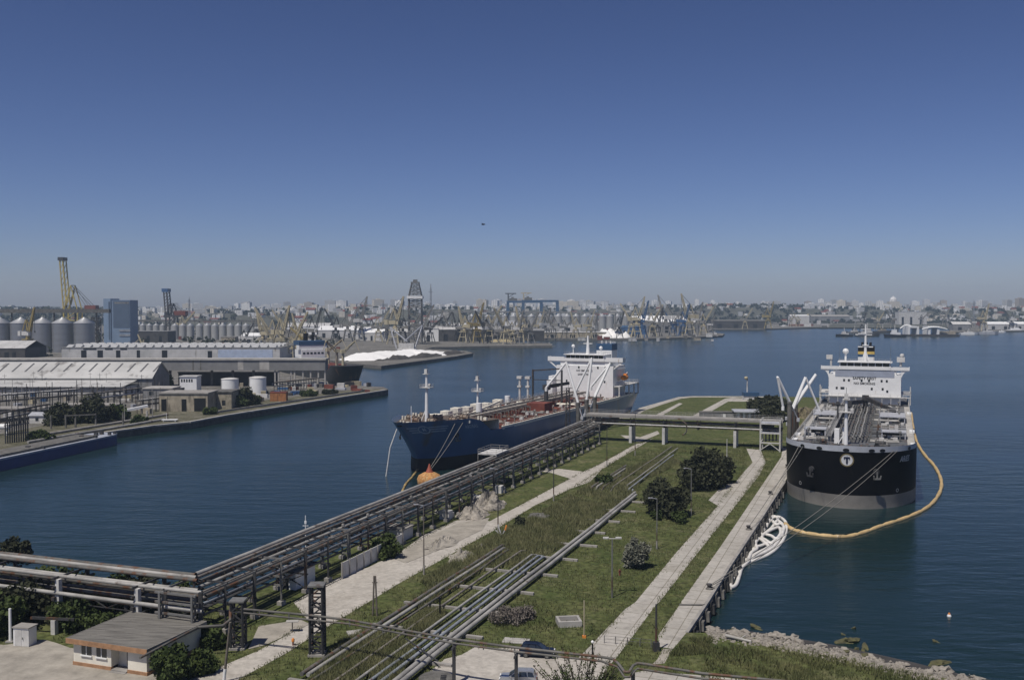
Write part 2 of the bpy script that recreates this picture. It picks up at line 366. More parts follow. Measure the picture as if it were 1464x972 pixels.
gm = nt.nodes.new('ShaderNodeGamma'); gm.inputs['Gamma'].default_value = SKY_GAMMA
tn = nt.nodes.new('ShaderNodeMix'); tn.data_type = 'RGBA'; tn.blend_type = 'MULTIPLY'; tn.inputs['Factor'].default_value = 1; tn.inputs['B'].default_value = (0.99, 0.80, 0.825, 1)   # white balance
nt.links.new(sky.outputs['Color'], gm.inputs['Color']); nt.links.new(gm.outputs['Color'], tn.inputs['A']); nt.links.new(tn.outputs['Result'], nt.nodes['Background'].inputs['Color'])
nt.nodes['Background'].inputs['Strength'].default_value = 0.05
SC.view_settings.view_transform = 'Standard'; SC.view_settings.look = 'None'; SC.view_settings.exposure = 0; SC.view_settings.gamma = 1
# ================================================================ water
def water_mat():
    m = bpy.data.materials.new('harbour_water'); m.use_nodes = True; nt = m.node_tree; N = nt.nodes; L = nt.links; b = N['Principled BSDF']
    b.inputs['IOR'].default_value = 1.33; b.inputs['Roughness'].default_value = 0.2; b.inputs['Specular IOR Level'].default_value = 0.27
    g = N.new('ShaderNodeNewGeometry')
    def noise(sc, st, det=3):
        mp = N.new('ShaderNodeMapping'); mp.inputs['Scale'].default_value = st; mp.inputs['Rotation'].default_value = (0, 0, rad(12)); L.new(g.outputs['Position'], mp.inputs['Vector'])
        n = N.new('ShaderNodeTexNoise'); n.inputs['Scale'].default_value = sc; n.inputs['Detail'].default_value = det; L.new(mp.outputs['Vector'], n.inputs['Vector']); return n.outputs['Fac']
    big = noise(0.006, (1, 0.55, 1), 4)
    r = N.new('ShaderNodeMapRange'); r.inputs['From Min'].default_value = 0.35; r.inputs['From Max'].default_value = 0.65; L.new(big, r.inputs['Value'])
    x = N.new('ShaderNodeMix'); x.data_type = 'RGBA'; x.inputs['A'].default_value = (0.005, 0.017, 0.018, 1); x.inputs['B'].default_value = (0.010, 0.026, 0.028, 1); L.new(r.outputs['Result'], x.inputs['Factor']); L.new(x.outputs['Result'], b.inputs['Base Color'])
    n1 = noise(0.55, (0.55, 1.3, 1), 3); n2 = noise(0.16, (0.5, 1.4, 1), 3)
    ad = N.new('ShaderNodeMath'); ad.operation = 'MULTIPLY_ADD'; L.new(n2, ad.inputs[0]); ad.inputs[1].default_value = 2.2; L.new(n1, ad.inputs[2])
    st = N.new('ShaderNodeMapRange'); st.inputs['From Min'].default_value = 0.3; st.inputs['From Max'].default_value = 0.7; st.inputs['To Min'].default_value = 0.04; st.inputs['To Max'].default_value = 0.42
    L.new(noise(0.009, (0.5, 1.5, 1), 5), st.inputs['Value'])
    bp = N.new('ShaderNodeBump'); bp.inputs['Distance'].default_value = 0.5; L.new(st.outputs['Result'], bp.inputs['Strength']); L.new(ad.outputs[0], bp.inputs['Height']); L.new(bp.outputs['Normal'], b.inputs['Normal']); return m
mb = MB(); mb.add([(-6000, -300, 0), (6000, -300, 0), (6000, 5600, 0), (-6000, 5600, 0)], [(0, 1, 2, 3)]); struct('water', mb, water_mat())
# ================================================================ pier ground, quays, paths
ZG = 2.5
def gp(pts, z=ZG): return [G(x, y, z)[:2] for x, y in pts]
right_edge = gp([(982, 904), (1011.5, 860), (1042, 811), (1075, 761), (1103, 718), (1122, 689), (1150, 645)])
e0 = ST(350, -22.2)[:2]; e1 = ST(496, -22.2)[:2]
shore_r = [(400, 70), (150, 84), (95, 98)] + gp([(1464, 985), (1380, 973), (1300, 957), (1200, 934), (1110, 915), (1060, 908), (1015, 904)])
end_edge = gp([(1172, 568), (1100, 566.5), (1035, 566), (990, 566), (970, 567.5), (947, 574), (915, 583), (885, 598)])
left_edge = [ST(s, -94)[:2] for s in (380, 300, 200, 150, 128)] + [ST(126, -110)[:2], ST(123, -150)[:2], ST(124, -200)[:2], ST(110, -420)[:2]]
land = [(-450, -80), (400, -80)] + shore_r + right_edge + [e0, e1] + end_edge + left_edge
mb = MB(); mb.prism(land, -3, ZG, side=1); struct('pier_ground', mb, [GRASS, CONCD])
SLABN = [0]
def slab(name, px, z, mat):
    SLABN[0] += 1; z += 0.004 * SLABN[0]
    mb = MB(); mb.sheet(gp(px), z); return struct(name, mb, mat)
ROADM = grass_mat('dusty_road', (0.39, 0.36, 0.32), (0.46, 0.43, 0.385), (0.33, 0.30, 0.26), 0.25, .78, 1.1)
PATHM = grass_mat('concrete_path', (0.39, 0.365, 0.33), (0.45, 0.425, 0.385), (0.33, 0.305, 0.265), 0.2, .88, 1.08)
jointed(PATHM, 3.2, 5.0)
slab('dirt_road', [(150, 1040), (269, 972), (369, 930), (443, 890), (420, 861), (462, 835), (504, 817), (526, 811), (576, 786), (605, 765), (649, 745), (672, 738), (700, 745), (740, 724), (815, 684), (789, 676), (770, 673), (800, 670), (834, 674), (860, 662), (908, 635), (921, 632), (934, 626),
    (921, 634), (860, 671), (851, 681), (843, 689), (817, 698), (765, 722), (734, 741), (701, 761), (662, 782), (633, 799), (600, 817), (568, 835), (529, 859), (504, 874), (462, 899), (410, 933), (333, 975), (230, 1040)], ZG + 0.012, ROADM)
slab('concrete_path', [(780, 985), (837, 930), (893, 871), (909, 860), (966, 790.5), (1026, 723), (1062, 676), (1076, 661), (1067, 641), (1088, 643), (1094.6, 661), (1085.5, 679), (1049, 726), (997, 790.5), (943, 860), (938, 864), (898, 918), (881, 940), (840, 985)], ZG + 0.012, PATHM)
slab('path_slab', [(1013, 715), (1036, 690.6), (1055, 690.6), (1026, 722.5)], ZG + 0.02, PATHM)
slab('quay_apron', [(941, 908), (972, 864), (974, 860), (1031, 780), (1117, 653), (1119, 640), (1153, 640), (1121.6, 689), (1102.6, 718), (1074.6, 761), (1041.6, 811), (1011, 860), (981.5, 904), (970, 918), (962, 927.5), (942.6, 924)], ZG + 0.012, PATHM)
slab('quay_walkway', [(1150, 645), (1162, 628), (1182, 590), (1196, 572), (1203, 572), (1188, 596), (1166, 632), (1154, 646)], ZG + 0.016, PATHM)
slab('beach_path', [(948, 927), (961, 928), (950, 948), (932, 950), (940, 942)], ZG + 0.014, DIRT)
slab('pier_end_path', [(987, 596), (1036, 570), (1047, 568), (1080, 571), (1086, 574), (1050, 574), (1041, 574), (1001, 597)], ZG + 0.014, PATHM)
slab('pier_edge_path', [(885, 598), (915, 583), (947, 574), (970, 567.5), (990, 566.3), (1100, 566.8), (1100, 568), (990, 568), (973, 570), (951, 577), (921, 587), (905, 598)], ZG + 0.018, PATHM)
slab('service_path', [(932, 596), (971, 576), (976, 577), (941, 597)], ZG + 0.014, PATHM)
slab('side_path', [(887, 622), (900, 630), (915, 632), (943, 620), (940, 616), (915, 625), (903, 623)], ZG + 0.02, PATHM)
slab('car_park', [(560, 1040), (608, 965), (636, 942), (660, 936), (679, 925), (737, 927), (790, 938), (870, 948), (868, 958), (840, 1000), (830, 1040)], ZG + 0.012, ROADM)
slab('concrete_yard', [(905, 962), (920, 959), (1010, 966), (1130, 978), (1130, 1040), (820, 1040), (872, 985)], ZG + 0.012, PATHM)
slab('house_yard', [(-200, 930), (-30, 918), (5, 922), (30, 919), (62, 914), (80, 919), (100, 926), (180, 938), (262, 966), (285, 985), (280, 1040), (-200, 1040)], ZG + 0.012, DIRT)
slab('dirt_patch', [(370, 895), (430, 886), (443, 892), (380, 922), (355, 928)], ZG + 0.01, DIRT)
slab('dirt_bank', [(560, 797), (610, 768), (655, 748), (700, 740), (690, 757), (640, 781), (580, 805)], ZG + 0.008, DIRT)
slab('quay_grass_end', [(1140, 612), (1160, 585), (1178, 570), (1195, 571), (1172, 600), (1152, 628)], ZG + 0.008, grass_mat('dry_grass', (0.10, 0.095, 0.05), (0.17, 0.15, 0.09), (0.2, 0.17, 0.12), 0.3))
mb = MB(); mb.sheet(gp([(972, 864), (1008, 864.5), (1006.5, 866), (971, 865.5)]), ZG + 0.15); struct('apron_joint', mb, CONCD)
mb = MB(); lq = lp0 = gp([(-160, 705), (0, 648), (148, 619), (220, 609), (270, 604), (324, 594), (400, 582), (442.5, 575), (551, 558)])
for a, b in zip(lq[:-1], lq[1:]): mb.bar((*a, ZG + .1), (*b, ZG + .1), 1.6, .6)
struct('quay_rim', mb, CONCL)
# quay coping along the right edge
mb = MB(); pts = right_edge[:-1] + [ST(s, -22.2)[:2] for s in (270, 320, 350, 496)]
for a, b in zip(pts[:-1], pts[1:]): mb.bar((*a, ZG - 0.1), (*b, ZG - 0.1), 0.5, 0.5)
struct('quay_coping', mb, CONC)
# ================================================================ left harbour pier and far shore
lp = gp([(-160, 705), (0, 648), (148, 619), (220, 609), (270, 604), (324, 594), (400, 582), (442.5, 575), (551, 558), (555, 556.5), (548, 553), (505, 551), (470, 549)])
lp = lp + [(-120, 640), (-175, 760), (-900, 760), (-900, 200)]
mb = MB(); mb.prism(lp, -3, ZG, side=1); struct('harbour_pier', mb, [FARLAND, CONCD])
mb = MB(); mb.sheet(gp([(-100, 640), (150, 590), (330, 578), (430, 566), (520, 556), (545, 556), (545, 558.5), (442, 573), (400, 580), (324, 592), (270, 602), (220, 607), (148, 617), (0, 646), (-100, 680)]), ZG + 0.015)
struct('harbour_verge', mb, grass_mat('scrubby_verge', (0.07, 0.07, 0.04), (0.15, 0.14, 0.105), (0.24, 0.225, 0.19), 0.12, .6, 1.3))
far = [(-174.5, 762), (-160, 850)] + gp([(500, 519), (545, 523), (600, 516), (650, 509.5), (676, 505), (668, 502), (640, 500), (606, 498.5), (620, 496.5), (700, 494.5), (790, 494), (786, 490.5), (700, 489.5), (690, 487), (760, 484), (905, 484.5), (1000, 481.5), (1033, 479.5), (1036, 477), (1010, 474.5), (1020, 470.5), (1095, 470), (1185, 467), (1190, 463), (1352, 463.5), (1360, 475), (1464, 472.5), (1600, 471)])
far = far + [(3500, 2200), (5600, 2200), (5600, 5400), (-5600, 5400), (-5600, 762)]
mb = MB(); mb.prism(far, -3, ZG, side=1); struct('far_shore', mb, [FARLAND, CONCD])
# city plateau, rising inland
def plateau(x, y):
    e = 2750 + 90 * math.sin(x / 420.0) + 60 * math.sin(x / 170.0 + 1) - (500 if x < -300 else 500 * max(0, 1 - (x + 300) / 500) if x < 200 else 0)
    k = min(1, max(0, (y - e) / 420)); k = k * k * (3 - 2 * k)
    return 2.0 + (33 + 5 * math.sin(x / 600.0 + 0.5) + 3 * math.sin(x / 210 + y / 300)) * k + max(0, y - 3600) * 0.004
mb = MB(); nx, ny = 150, 40; vs = []
for j in range(ny + 1):
    y = 2100 + (5380 - 2100) * (j / ny) ** 1.6
    for i in range(nx + 1):
        x = -5500 + 11000 * i / nx; vs.append((x, y, plateau(x, y)))
mb.add(vs, [(j * (nx + 1) + i, j * (nx + 1) + i + 1, (j + 1) * (nx + 1) + i + 1, (j + 1) * (nx + 1) + i) for j in range(ny) for i in range(nx)], True)
struct('city_hill', mb, HILL)
# ================================================================ haze
if HAZE > 0:
    mb = MB(); mb.bx(-6100, 6100, -320, 5700, -4.5, 150)
    hm = bpy.data.materials.new('haze_air'); hm.use_nodes = True; nt = hm.node_tree; nt.nodes.remove(nt.nodes['Principled BSDF'])
    pv = nt.nodes.new('ShaderNodeVolumePrincipled'); pv.inputs['Color'].default_value = (0.62, 0.80, 1.0, 1); pv.inputs['Density'].default_value = HAZE; pv.inputs['Anisotropy'].default_value = 0.0
    nt.links.new(pv.outputs['Volume'], nt.nodes['Material Output'].inputs['Volume'])
    o = stuff('haze', mb, hm, 'thin pale blue haze lying over the whole harbour', 'haze')
# ================================================================ pipe racks on the pier
RS, RT0, RT1 = 111.0, -91.0, -85.0
def stpath(mb, t, z, s0, s1, r, n=7, step=14):
    k = max(1, int((s1 - s0) / step)); mb.path([ST(s0 + (s1 - s0) * i / k, t, z + 0.04 * math.sin(i * 1.7 + t)) for i in range(k + 1)], r, n, False)
t = thing('pipe_rack', 'long raised pipe rack on steel trestles running along the pier beside the dirt road', 'pipe rack', ST(RS, -88))
post_s = [109.5 + 7 * i for i in range(31)]
# pipes: level, offset, radius, material
run = [(-91, 10.05, .34, PIPE), (-90.0, 10.0, .22, PIPER), (-88.6, 9.98, .18, PIPED), (-90.7, 8.75, .24, PIPED), (-89.2, 8.8, .26, PIPE), (-87.3, 8.75, .18, PIPER), (-85.6, 8.8, .24, PIPED),
       (-90.6, 7.2, .26, PIPED), (-88.7, 7.25, .3, PIPER), (-87.0, 7.2, .2, PIPEB), (-86.8, 5.7, .18, PIPED)]
for k, (tt, z, r, m) in enumerate(run):
    mb = MB(); s1 = 327 if k % 3 else 318
    s0 = RS + (RT1 - tt) * 0.9 + 1
    stpath(mb, tt, z, s0, s1, r); part('pipe', mb, m, t, True)
for i, s in enumerate(post_s):
    mb = MB()
    for tt in (-90.6, -85.3):
        for ds in ((-0.35, 0.35) if i % 6 == 0 else (0,)):
            mb.bar(ST(s + ds, tt, ZG), ST(s + ds, tt, 9.7), (.42 if i % 2 == 0 else .26) if ds == 0 else 0.26)
        if i % 6 == 0:
            for k in range(6): mb.bar(ST(s - .35, tt, ZG + k * 1.2), ST(s + .35, tt, ZG + (k + 1) * 1.2), .1)
    for z in (5.5, 6.85, 8.35, 9.62): mb.bar(ST(s, -91.6, z), ST(s, -84.9, z), 0.2, 0.26)
    if i % 4 == 0:
        mb.bar(ST(s, -90.6, 3.2), ST(s, -85.3, 5.5), 0.14); mb.bar(ST(s, -85.3, 3.2), ST(s, -90.6, 5.5), 0.14)
    part('trestle', mb, STEELD if i % 3 else STEEL, t, True)
    for tt in (-90.6, -85.3): mb = MB(); mb.box(ST(s, tt, ZG + 0.3), (1.0, 1.0, 0.6), -rad(20)); part('footing', mb, CONC, t, True)
mb = MB()
for tt in (-91.5, -85.0):
    for z in (9.5,): mb.bar(ST(RS, tt, z), ST(326, tt, z), 0.16, 0.28)
part('edge_beam', mb, STEEL, t, True)
mb = MB(); mb.bar(ST(RS + 2, -88, 6.3), ST(326, -88, 6.3), 1.5, .12); part('darkening_plate', mb, STEELD, t, True)  # dark plate added between the pipe levels to darken the rack
mb = MB()
for i in range(len(post_s) - 1):
    if i % 6 == 1:
        for tt in (-90.6, -85.3): mb.bar(ST(post_s[i], tt, 3), ST(post_s[i + 1], tt, 6.6), 0.12); mb.bar(ST(post_s[i], tt, 6.6), ST(post_s[i + 1], tt, 3), 0.12)
part('wind_bracing', mb, STEELD, t, True)
mb = MB()
for s in np.arange(128, 320, 9.3):
    tt = RND.choice((-90.1, -88.9, -87.2, -85.6)); mb.tube(ST(s, tt, 8.8), ST(s, tt, 9.75), 0.12, 6); mb.box(ST(s, tt, 9.3), (.5, .5, .4), rad(20))
part('valve', mb, PIPE, t, True, kind='stuff')
# access platform over the rack
t = thing('access_platform', 'pale steel access platform with railing over the pipe rack beside the blue tanker\'s bow', 'platform', ST(240, -91))
mb = MB(); c = ST(240, -92.5, 10.6); mb.box(c, (5, 9, 0.3), -rad(20)); part('deck_plate', mb, WHITED, t, True)
mb = MB()
for a, b in ((-95, 235.5), (-95, 244.5), (-90, 235.5), (-90, 244.5)): mb.bar(ST(b, a, ZG), ST(b, a, 10.5), .25)
part('leg', mb, STEEL, t, True)
mb = MB()
cs = [(-95, 235.5), (-95, 244.5), (-90, 244.5), (-90, 235.5), (-95, 235.5)]
for (a, b), (a2, b2) in zip(cs[:-1], cs[1:]):
    for z in (11.2, 11.8): mb.bar(ST(b, a, z), ST(b2, a2, z), .08)
    for f in (0, .5): mb.bar(ST(b + (b2 - b) * f, a + (a2 - a) * f, 10.6), ST(b + (b2 - b) * f, a + (a2 - a) * f, 11.8), .08)
part('railing', mb, PIPE, t, True)
# rack across the foot of the pier, running out of the picture on the left
t = thing('pipe_rack', 'raised pipe rack on concrete columns crossing behind the flat roofed house', 'pipe rack', ST(114, -130))
for k, (s, z, r, m) in enumerate([(117, 10.05, .34, PIPED), (116.2, 10.0, .3, PIPE), (115.3, 9.9, .26, PIPED), (114.6, 8.75, .26, PIPE), (113.6, 8.75, .3, PIPEB), (112.7, 8.75, .34, PIPED), (111.5, 9.55, .28, PIPE), (116, 7.3, .3, PIPED), (114.5, 7.3, .3, PIPER), (113, 7.3, .32, PIPED), (110.6, 7.35, .3, PIPE), (112, 6.6, .2, PIPED)]):
    mb = MB(); mb.path([ST(s, -85 - (s - 111) * 0.95, z)] + [ST(s, x, z + .03 * math.sin(x)) for x in range(-96, -240, -14)], r, 8, False); part('pipe', mb, m, t, True)
for i, tt in enumerate(range(-96, -225, -14)):
    mb = MB(); mb.box(ST(110.9, tt + .3, 5.9), (.85, .85, 6.8), -rad(20), 0.75); part('column', mb, WHITED, t, True)
    mb = MB(); mb.bar(ST(110, tt, 6.6), ST(118, tt, 6.6), .5, .5); mb.bar(ST(110, tt, 8.2), ST(118, tt, 8.2), .3, .3); mb.bar(ST(110.2, tt, 9.5), ST(118, tt, 9.5), .25, .25)
    mb.bar(ST(116.8, tt, ZG), ST(116.8, tt, 9.5), .5); mb.bar(ST(113.5, tt - 4, ZG), ST(113.5, tt - 4, 6.5), .45)
    part('trestle', mb, STEELD, t, True)
mb = MB()
for i in range(24):
    a = -88 - i * 6; mb.bar(ST(113, a, 6.5), ST(113, a - 3, 5.2), .12); mb.bar(ST(113, a - 3, 5.2), ST(113, a - 6, 6.5), .12)
mb.bar(ST(113, -88, 5.2), ST(113, -232, 5.2), .15); mb.bar(ST(113, -88, 6.5), ST(113, -232, 6.5), .15)
part('truss', mb, STEELD, t, True)
mb = MB(); mb.bar(ST(110.9, -85.2, ZG), ST(110.9, -85.2, 9.8), .5); mb.bar(ST(110.9, -85.2, 6), ST(110.9, -91, 3), .2); mb.bar(ST(110.9, -91, ZG), ST(110.9, -91, 9.5), .4)
part('corner_frame', mb, STEELD, t, True)
# bridge that carries pipes across the pier
t = thing('pipe_bridge', 'grey pipe bridge on white columns spanning the pier between the two tankers', 'pipe bridge', ST(328, -60))
mb = MB(); mb.bar(ST(329, -92, 11.55), ST(329, -27, 11.6), 5.0, 0.35); part('deck_slab', mb, CONC, t, True)
mb = MB(); mb.bar(ST(326.3, -92, 11.1), ST(326.3, -27, 11.25), 0.3, 0.5); mb.bar(ST(331.7, -92, 11.1), ST(331.7, -27, 11.1), 0.3, .9); part('edge_beam', mb, GREYC, t, True)
for k, (s, z, r, m) in enumerate([(326.4, 8.8, .2, WHITED), (327.2, 9.7, .3, PIPED), (328.2, 9.7, .35, PIPE), (329.2, 9.7, .3, PIPED), (330.2, 9.7, .35, PIPED), (327.6, 8.4, .25, PIPED), (329.5, 8.4, .25, PIPER), (331, 8.6, .2, PIPE)]):
    mb = MB(); mb.tube(ST(s, -90, z), ST(s, -30, z), r, 8); part('pipe', mb, m, t, True)
for tt in (-87, -76.5, -65.3, -54, -42, -33):
    mb = MB(); mb.bar(ST(326.6, tt, 8), ST(331.4, tt, 8), .5, .4); mb.bar(ST(326.6, tt, 9.2), ST(331.4, tt, 9.2), .3, .3)
    for s in (326.5, 331.5): mb.bar(ST(s, tt, 8), ST(s, tt, 11.2), .25)
    part('crossbeam', mb, STEELD, t, True)
for tt in (-76.5, -65.3, -42):
    for s in (326.6, 331.4):
        mb = MB(); mb.box(ST(s, tt, 5.2), (.9, .85, 5.5), -rad(20)); part('column', mb, WHITED, t, True)
mb = MB()
for x in np.arange(-90, -30, 4.2): mb.bar(ST(326.4, x, 8.8), ST(326.4, x + 2.1, 10.7), .12); mb.bar(ST(326.4, x + 2.1, 10.7), ST(326.4, x + 4.2, 8.8), .12)
part('bracing', mb, STEELD, t, True)
mb = MB()
for z in (12.4, 12.9): mb.bar(ST(326.5, -92, z), ST(326.5, -27, z), .07); mb.bar(ST(331.5, -92, z), ST(331.5, -27, z), .07)
for x in np.arange(-92, -26, 3): mb.bar(ST(326.5, x, 11.8), ST(326.5, x, 12.9), .07); mb.bar(ST(331.5, x, 11.8), ST(331.5, x, 12.9), .07)
part('railing', mb, PIPE, t, True)
mb = MB(); mb.path([ST(326.2, -59 + 1.5 * math.sin(a), 8.2 + 2.2 * math.cos(a)) for a in np.linspace(0, math.pi, 9)], .22, 7); part('expansion_loop', mb, PIPED, t, True)
# loading platform at the black tanker
t = thing('loading_platform', 'steel frame loading platform on legs at the end of the pipe bridge', 'platform', ST(326, -30))
mb = MB()
for s in (322, 329):
    for tt in (-33.5, -27.5): mb.bar(ST(s, tt, ZG), ST(s, tt, 12.4), .4)
for z in (5.2, 8.2, 11.2):
    for s in (322, 329): mb.bar(ST(s, -33.5, z), ST(s, -27.5, z), .35, .3)
    for tt in (-33.5, -27.5): mb.bar(ST(322, tt, z), ST(329, tt, z), .3)
part('steel_frame', mb, WHITED, t, True)
mb = MB(); mb.bar(ST(322, -33.5, ZG + .3), ST(322, -30.5, 5), .22); mb.bar(ST(322, -27.5, ZG + .3), ST(322, -30.5, 5), .22); part('brace', mb, WHITED, t, True)
mb = MB(); mb.box(ST(325.5, -30.5, 8.4), (6.2, 7.2, .2), -rad(20)); mb.box(ST(325.5, -30.5, 11.45), (6.2, 7.2, .2), -rad(20)); part('floor_plate', mb, GREYP, t, True)
mb = MB()
for k in range(5): mb.tube(ST(323 + k * 1.3, -33, 9.3), ST(323 + k * 1.3, -27, 9.3), .24, 7); mb.tube(ST(324 + k, -32 + k, 5.3), ST(324 + k, -32 + k, 9.3), .25, 7)
part('manifold', mb, PIPED, t, True)
mb = MB()
for z in (12, 12.5):
    for s in (322, 329): mb.bar(ST(s, -33.5, z), ST(s, -27.5, z), .07)
    for tt in (-33.5, -27.5): mb.bar(ST(322, tt, z), ST(329, tt, z), .07)
part('railing', mb, WHITED, t, True)
# marine loading arms
def loading_arm(base, hgt, dirs, label, mat=WHITE, r=.46):
    t = thing('marine_loading_crane', label, 'loading arm', base, 0, 'loading arms')
    b = Vector(base); mb = MB(); mb.tube(b, b + V(0, 0, hgt), r * 1.7, 10); mb.tube(b + V(.9, .2, 0), b + V(.9, .2, hgt * .8), r, 8); mb.box(b + V(0, 0, .2), (1.6, 1.6, .4)); part('riser', mb, PIPED, t, True)
    top = b + V(0, 0, hgt); e1 = top + V(*dirs[0]); e2 = e1 + V(*dirs[1])
    mb = MB(); mb.tube(top, e1, r, 8); mb.tube(top + V(0, .9, .8), e1 + V(0, .7, .2), .28, 7); 
    for f in (.2, .4, .6, .8): mb.bar(top.lerp(e1, f), (top + V(0, .7, .6)).lerp(e1 + V(0, .4, .1), f), .1)
    part('inboard_arm', mb, mat, t, True)
    mb = MB(); mb.tube(e1, e2, r * .85, 8); mb.tube(e2, e2 + V(0, 0, -1.2), r * 1.1, 8); part('outboard_arm', mb, mat, t, True)
    cw = top - V(*dirs[0]).normalized() * hgt * .45
    mb = MB(); mb.bar(top, cw, .3); mb.bar(cw - V(.3, .9, 0), cw + V(.3, .9, 0), .9, 1.0); part('counterweight', mb, GREYP, t, True)
    mb = MB(); mb.lathe(top - V(0, 0, .3), [(.9, 0), (.9, .6)], 12); part('swivel_joint', mb, STEEL, t, True)
loading_arm(ST(330, -25.2), 15.0, ((-4.5, -2, 8.2), (2.2, 1.5, -9.5)), 'tall loading arm folded back over its dark twin risers, nearest the black tanker\'s bow')
loading_arm(ST(342, -25.0), 11.5, ((4.5, 1.5, 10.5), (6, 1.5, -13)), 'white loading arm reaching in an inverted V onto the black tanker')
loading_arm(ST(352, -25.0), 12, ((7, 0, 10.5), (-6, 1, -8.5)), 'white loading arm behind the inverted V arm, folded short of the black tanker')
loading_arm(ST(334, -97), 12, ((-4, 3, 14), (-7, 1, -9)), 'white loading arm swung out towards the blue tanker, nearest the pipe bridge')
loading_arm(ST(345, -97), 12, ((2, 2, 15), (-6, 2, -13)), 'tall white loading arm standing steeply, between the other two beside the blue tanker')
loading_arm(ST(356, -97), 12, ((6, 3, 12.5), (-7, 2, -9)), 'white loading arm leaning right, nearest the blue tanker\'s stern')
t = thing('loading_platform', 'low grey loading platform at the foot of the arms beside the blue tanker', 'platform', ST(345, -97))
mb = MB(); mb.bar(ST(328, -97, 4.6), ST(364, -97, 4.6), 6, .5); part('deck_slab', mb, CONC, t, True)
mb = MB()
for s in (330, 338, 346, 354, 362):
    for tt in (-99.5, -94.7): mb.bar(ST(s, tt, -2), ST(s, tt, 4.4), .7)
part('pile', mb, CONCD, t, True)
mb = MB()
for k in range(7): mb.tube(ST(331 + 4.6 * k, -99, 5.8), ST(331 + 4.6 * k, -93, 5.8), .25, 7); mb.tube(ST(331 + 4.6 * k, -95, 4.8), ST(331 + 4.6 * k, -95, 8.2), .22, 7)
part('manifold', mb, PIPE, t, True)
mb = MB(); mb.lattice(ST(330, -99.5, 4.8), ST(330, -99.5, 20), 1.5, 1.1, 8, .12); mb.bar(ST(330, -99.5, 20), ST(336, -99.5, 19.6), .2); part('gangway_tower', mb, STEELD, t, True)
# ================================================================ ground pipelines: every pipe lies loose on its sleepers
gl = [(-53.0, .34, PIPE, 'fat grey ground pipe, outermost of the bundle towards the concrete path', 99, 233), (-54.0, .34, PIPE, 'fat grey ground pipe lying second from the concrete path side', 99, 236),
      (-55.6, .24, PIPEB, 'blue grey ground pipe third from the path, just inside the two fat pipes', 99, 240), (-56.8, .22, PIPEB, 'blue grey ground pipe fourth from the path side of the bundle', 99, 300),
      (-58.3, .2, PIPE, 'thin grey ground pipe in the middle of the bundle, beside the blue grey pair', 101, 315), 
      (-61.0, .18, PIPER, 'thin rusty ground pipe left of the middle of the bundle', 103, 318), (-63.5, .17, PIPED, 'thin dull ground pipe right of the grey pair on the road side', 103, 260), (-64.8, .27, PIPE, 'grey ground pipe second from the road side of the bundle', 105, 270), (-65.8, .28, PIPED, 'dull grey ground pipe outermost of the bundle towards the dirt road', 105, 275)]
for tt, r, m, lab, s0, s1 in gl:
    mb = MB(); k = 34; ss = [s0 + (s1 - s0) * i / k for i in range(k + 1)]
    bury = lambda s: 1.5 if tt < -55 and 172 - (tt + 58) * .8 < s < 240 else 0
    mb.path([ST(s, tt + .13 * math.sin(s * .06 + tt), ZG + .55 + r * .5 + .03 * math.sin(s * .2 + tt) - bury(s)) for i, s in enumerate(ss)], r, 9)
    solo('ground_pipe', mb, m, lab, 'pipe', 'pipes lying along the pier')
for i, s in enumerate(np.arange(104, 236, 11.2)):
    mb = MB(); L_ = (-67.5 + RND.uniform(-.6, .6) if s < 165 else -57, -49.8 + RND.uniform(-.8, .8)); mb.bar(ST(s, L_[0], ZG + .12), ST(s, L_[1], ZG + .12), .6, .5)
    x = ST(s, L_[1]); uniq(solo('pipe_sleeper', mb, CONC, 'low concrete sleeper crossing under the ground pipes', 'sleeper', 'concrete sleepers under the ground pipes'), -x[1])
mb = MB(); mb.bar(ST(118, -58, ZG + 1.9), ST(114, -51.5, ZG + 1.0), .18, .1); mb.bar(ST(116.8, -54.8, ZG + .2), ST(116.8, -54.8, ZG + 1.4), .1)
solo('footbridge_plank', mb, STEELD, 'dark narrow plank laid over the two fat ground pipes', 'plank')
# ================================================================ overhead service pipe in the foreground
t = thing('overhead_pipe', 'long thin pipe carried overhead across the foreground with a dip at the path', 'pipe line', G(500, 960))
def zp(px, py, z=8.0): return Vector(G(px, py, z))
main = [zp(283, 896), zp(318, 893), zp(328, 889), zp(329, 869)]
mb = MB(); mb.path([V(G(200, 940, 6.3)), V(G(283, 896, 6.6))], .16, 8); mb.path([V(G(283, 896, 6.6)), V(G(318, 894, 6.6)), V(G(329, 886, 6.9)), zp(329.5, 868.5)], .2, 8)
mb.path([zp(329.5, 868.5), zp(443, 879), zp(500, 886), zp(647.5, 913), zp(736, 925), zp(860, 938.6), zp(876, 941)], .16, 8)
part('upper_pipe', mb, PIPED, t, True)
bend = [zp(876, 941), zp(884, 948), zp(893, 960), zp(899, 960.5), zp(905, 951), zp(911, 947.5), zp(925, 949)]
mb = MB(); mb.path(bend, .16, 8); mb.path([zp(925, 949), zp(1004, 962), zp(1120, 973), zp(1300, 990)], .16, 8); part('bent_pipe', mb, PIPED, t, True)
mb = MB(); low = [V(p) - V(0, 0, .5) for p in (zp(329.5, 868.5), zp(500, 886), zp(647.5, 913), zp(736, 925), zp(860, 938.6), zp(884, 947), zp(893, 961), zp(900, 961), zp(911, 949), zp(1004, 963), zp(1300, 990))]
mb.path(low, .13, 7); part('lower_pipe', mb, PIPED, t, True)
mb = MB()
ps = [zp(329.5, 868.5), zp(500, 886), zp(647.5, 913), zp(736, 925), zp(860, 938.6)]
for a, b in zip(ps[:-1], ps[1:]):
    n = max(2, int((b - a).length / 4))
    for k in range(n): p = a.lerp(b, k / n); mb.bar(p, p - V(0, 0, .8), .14)
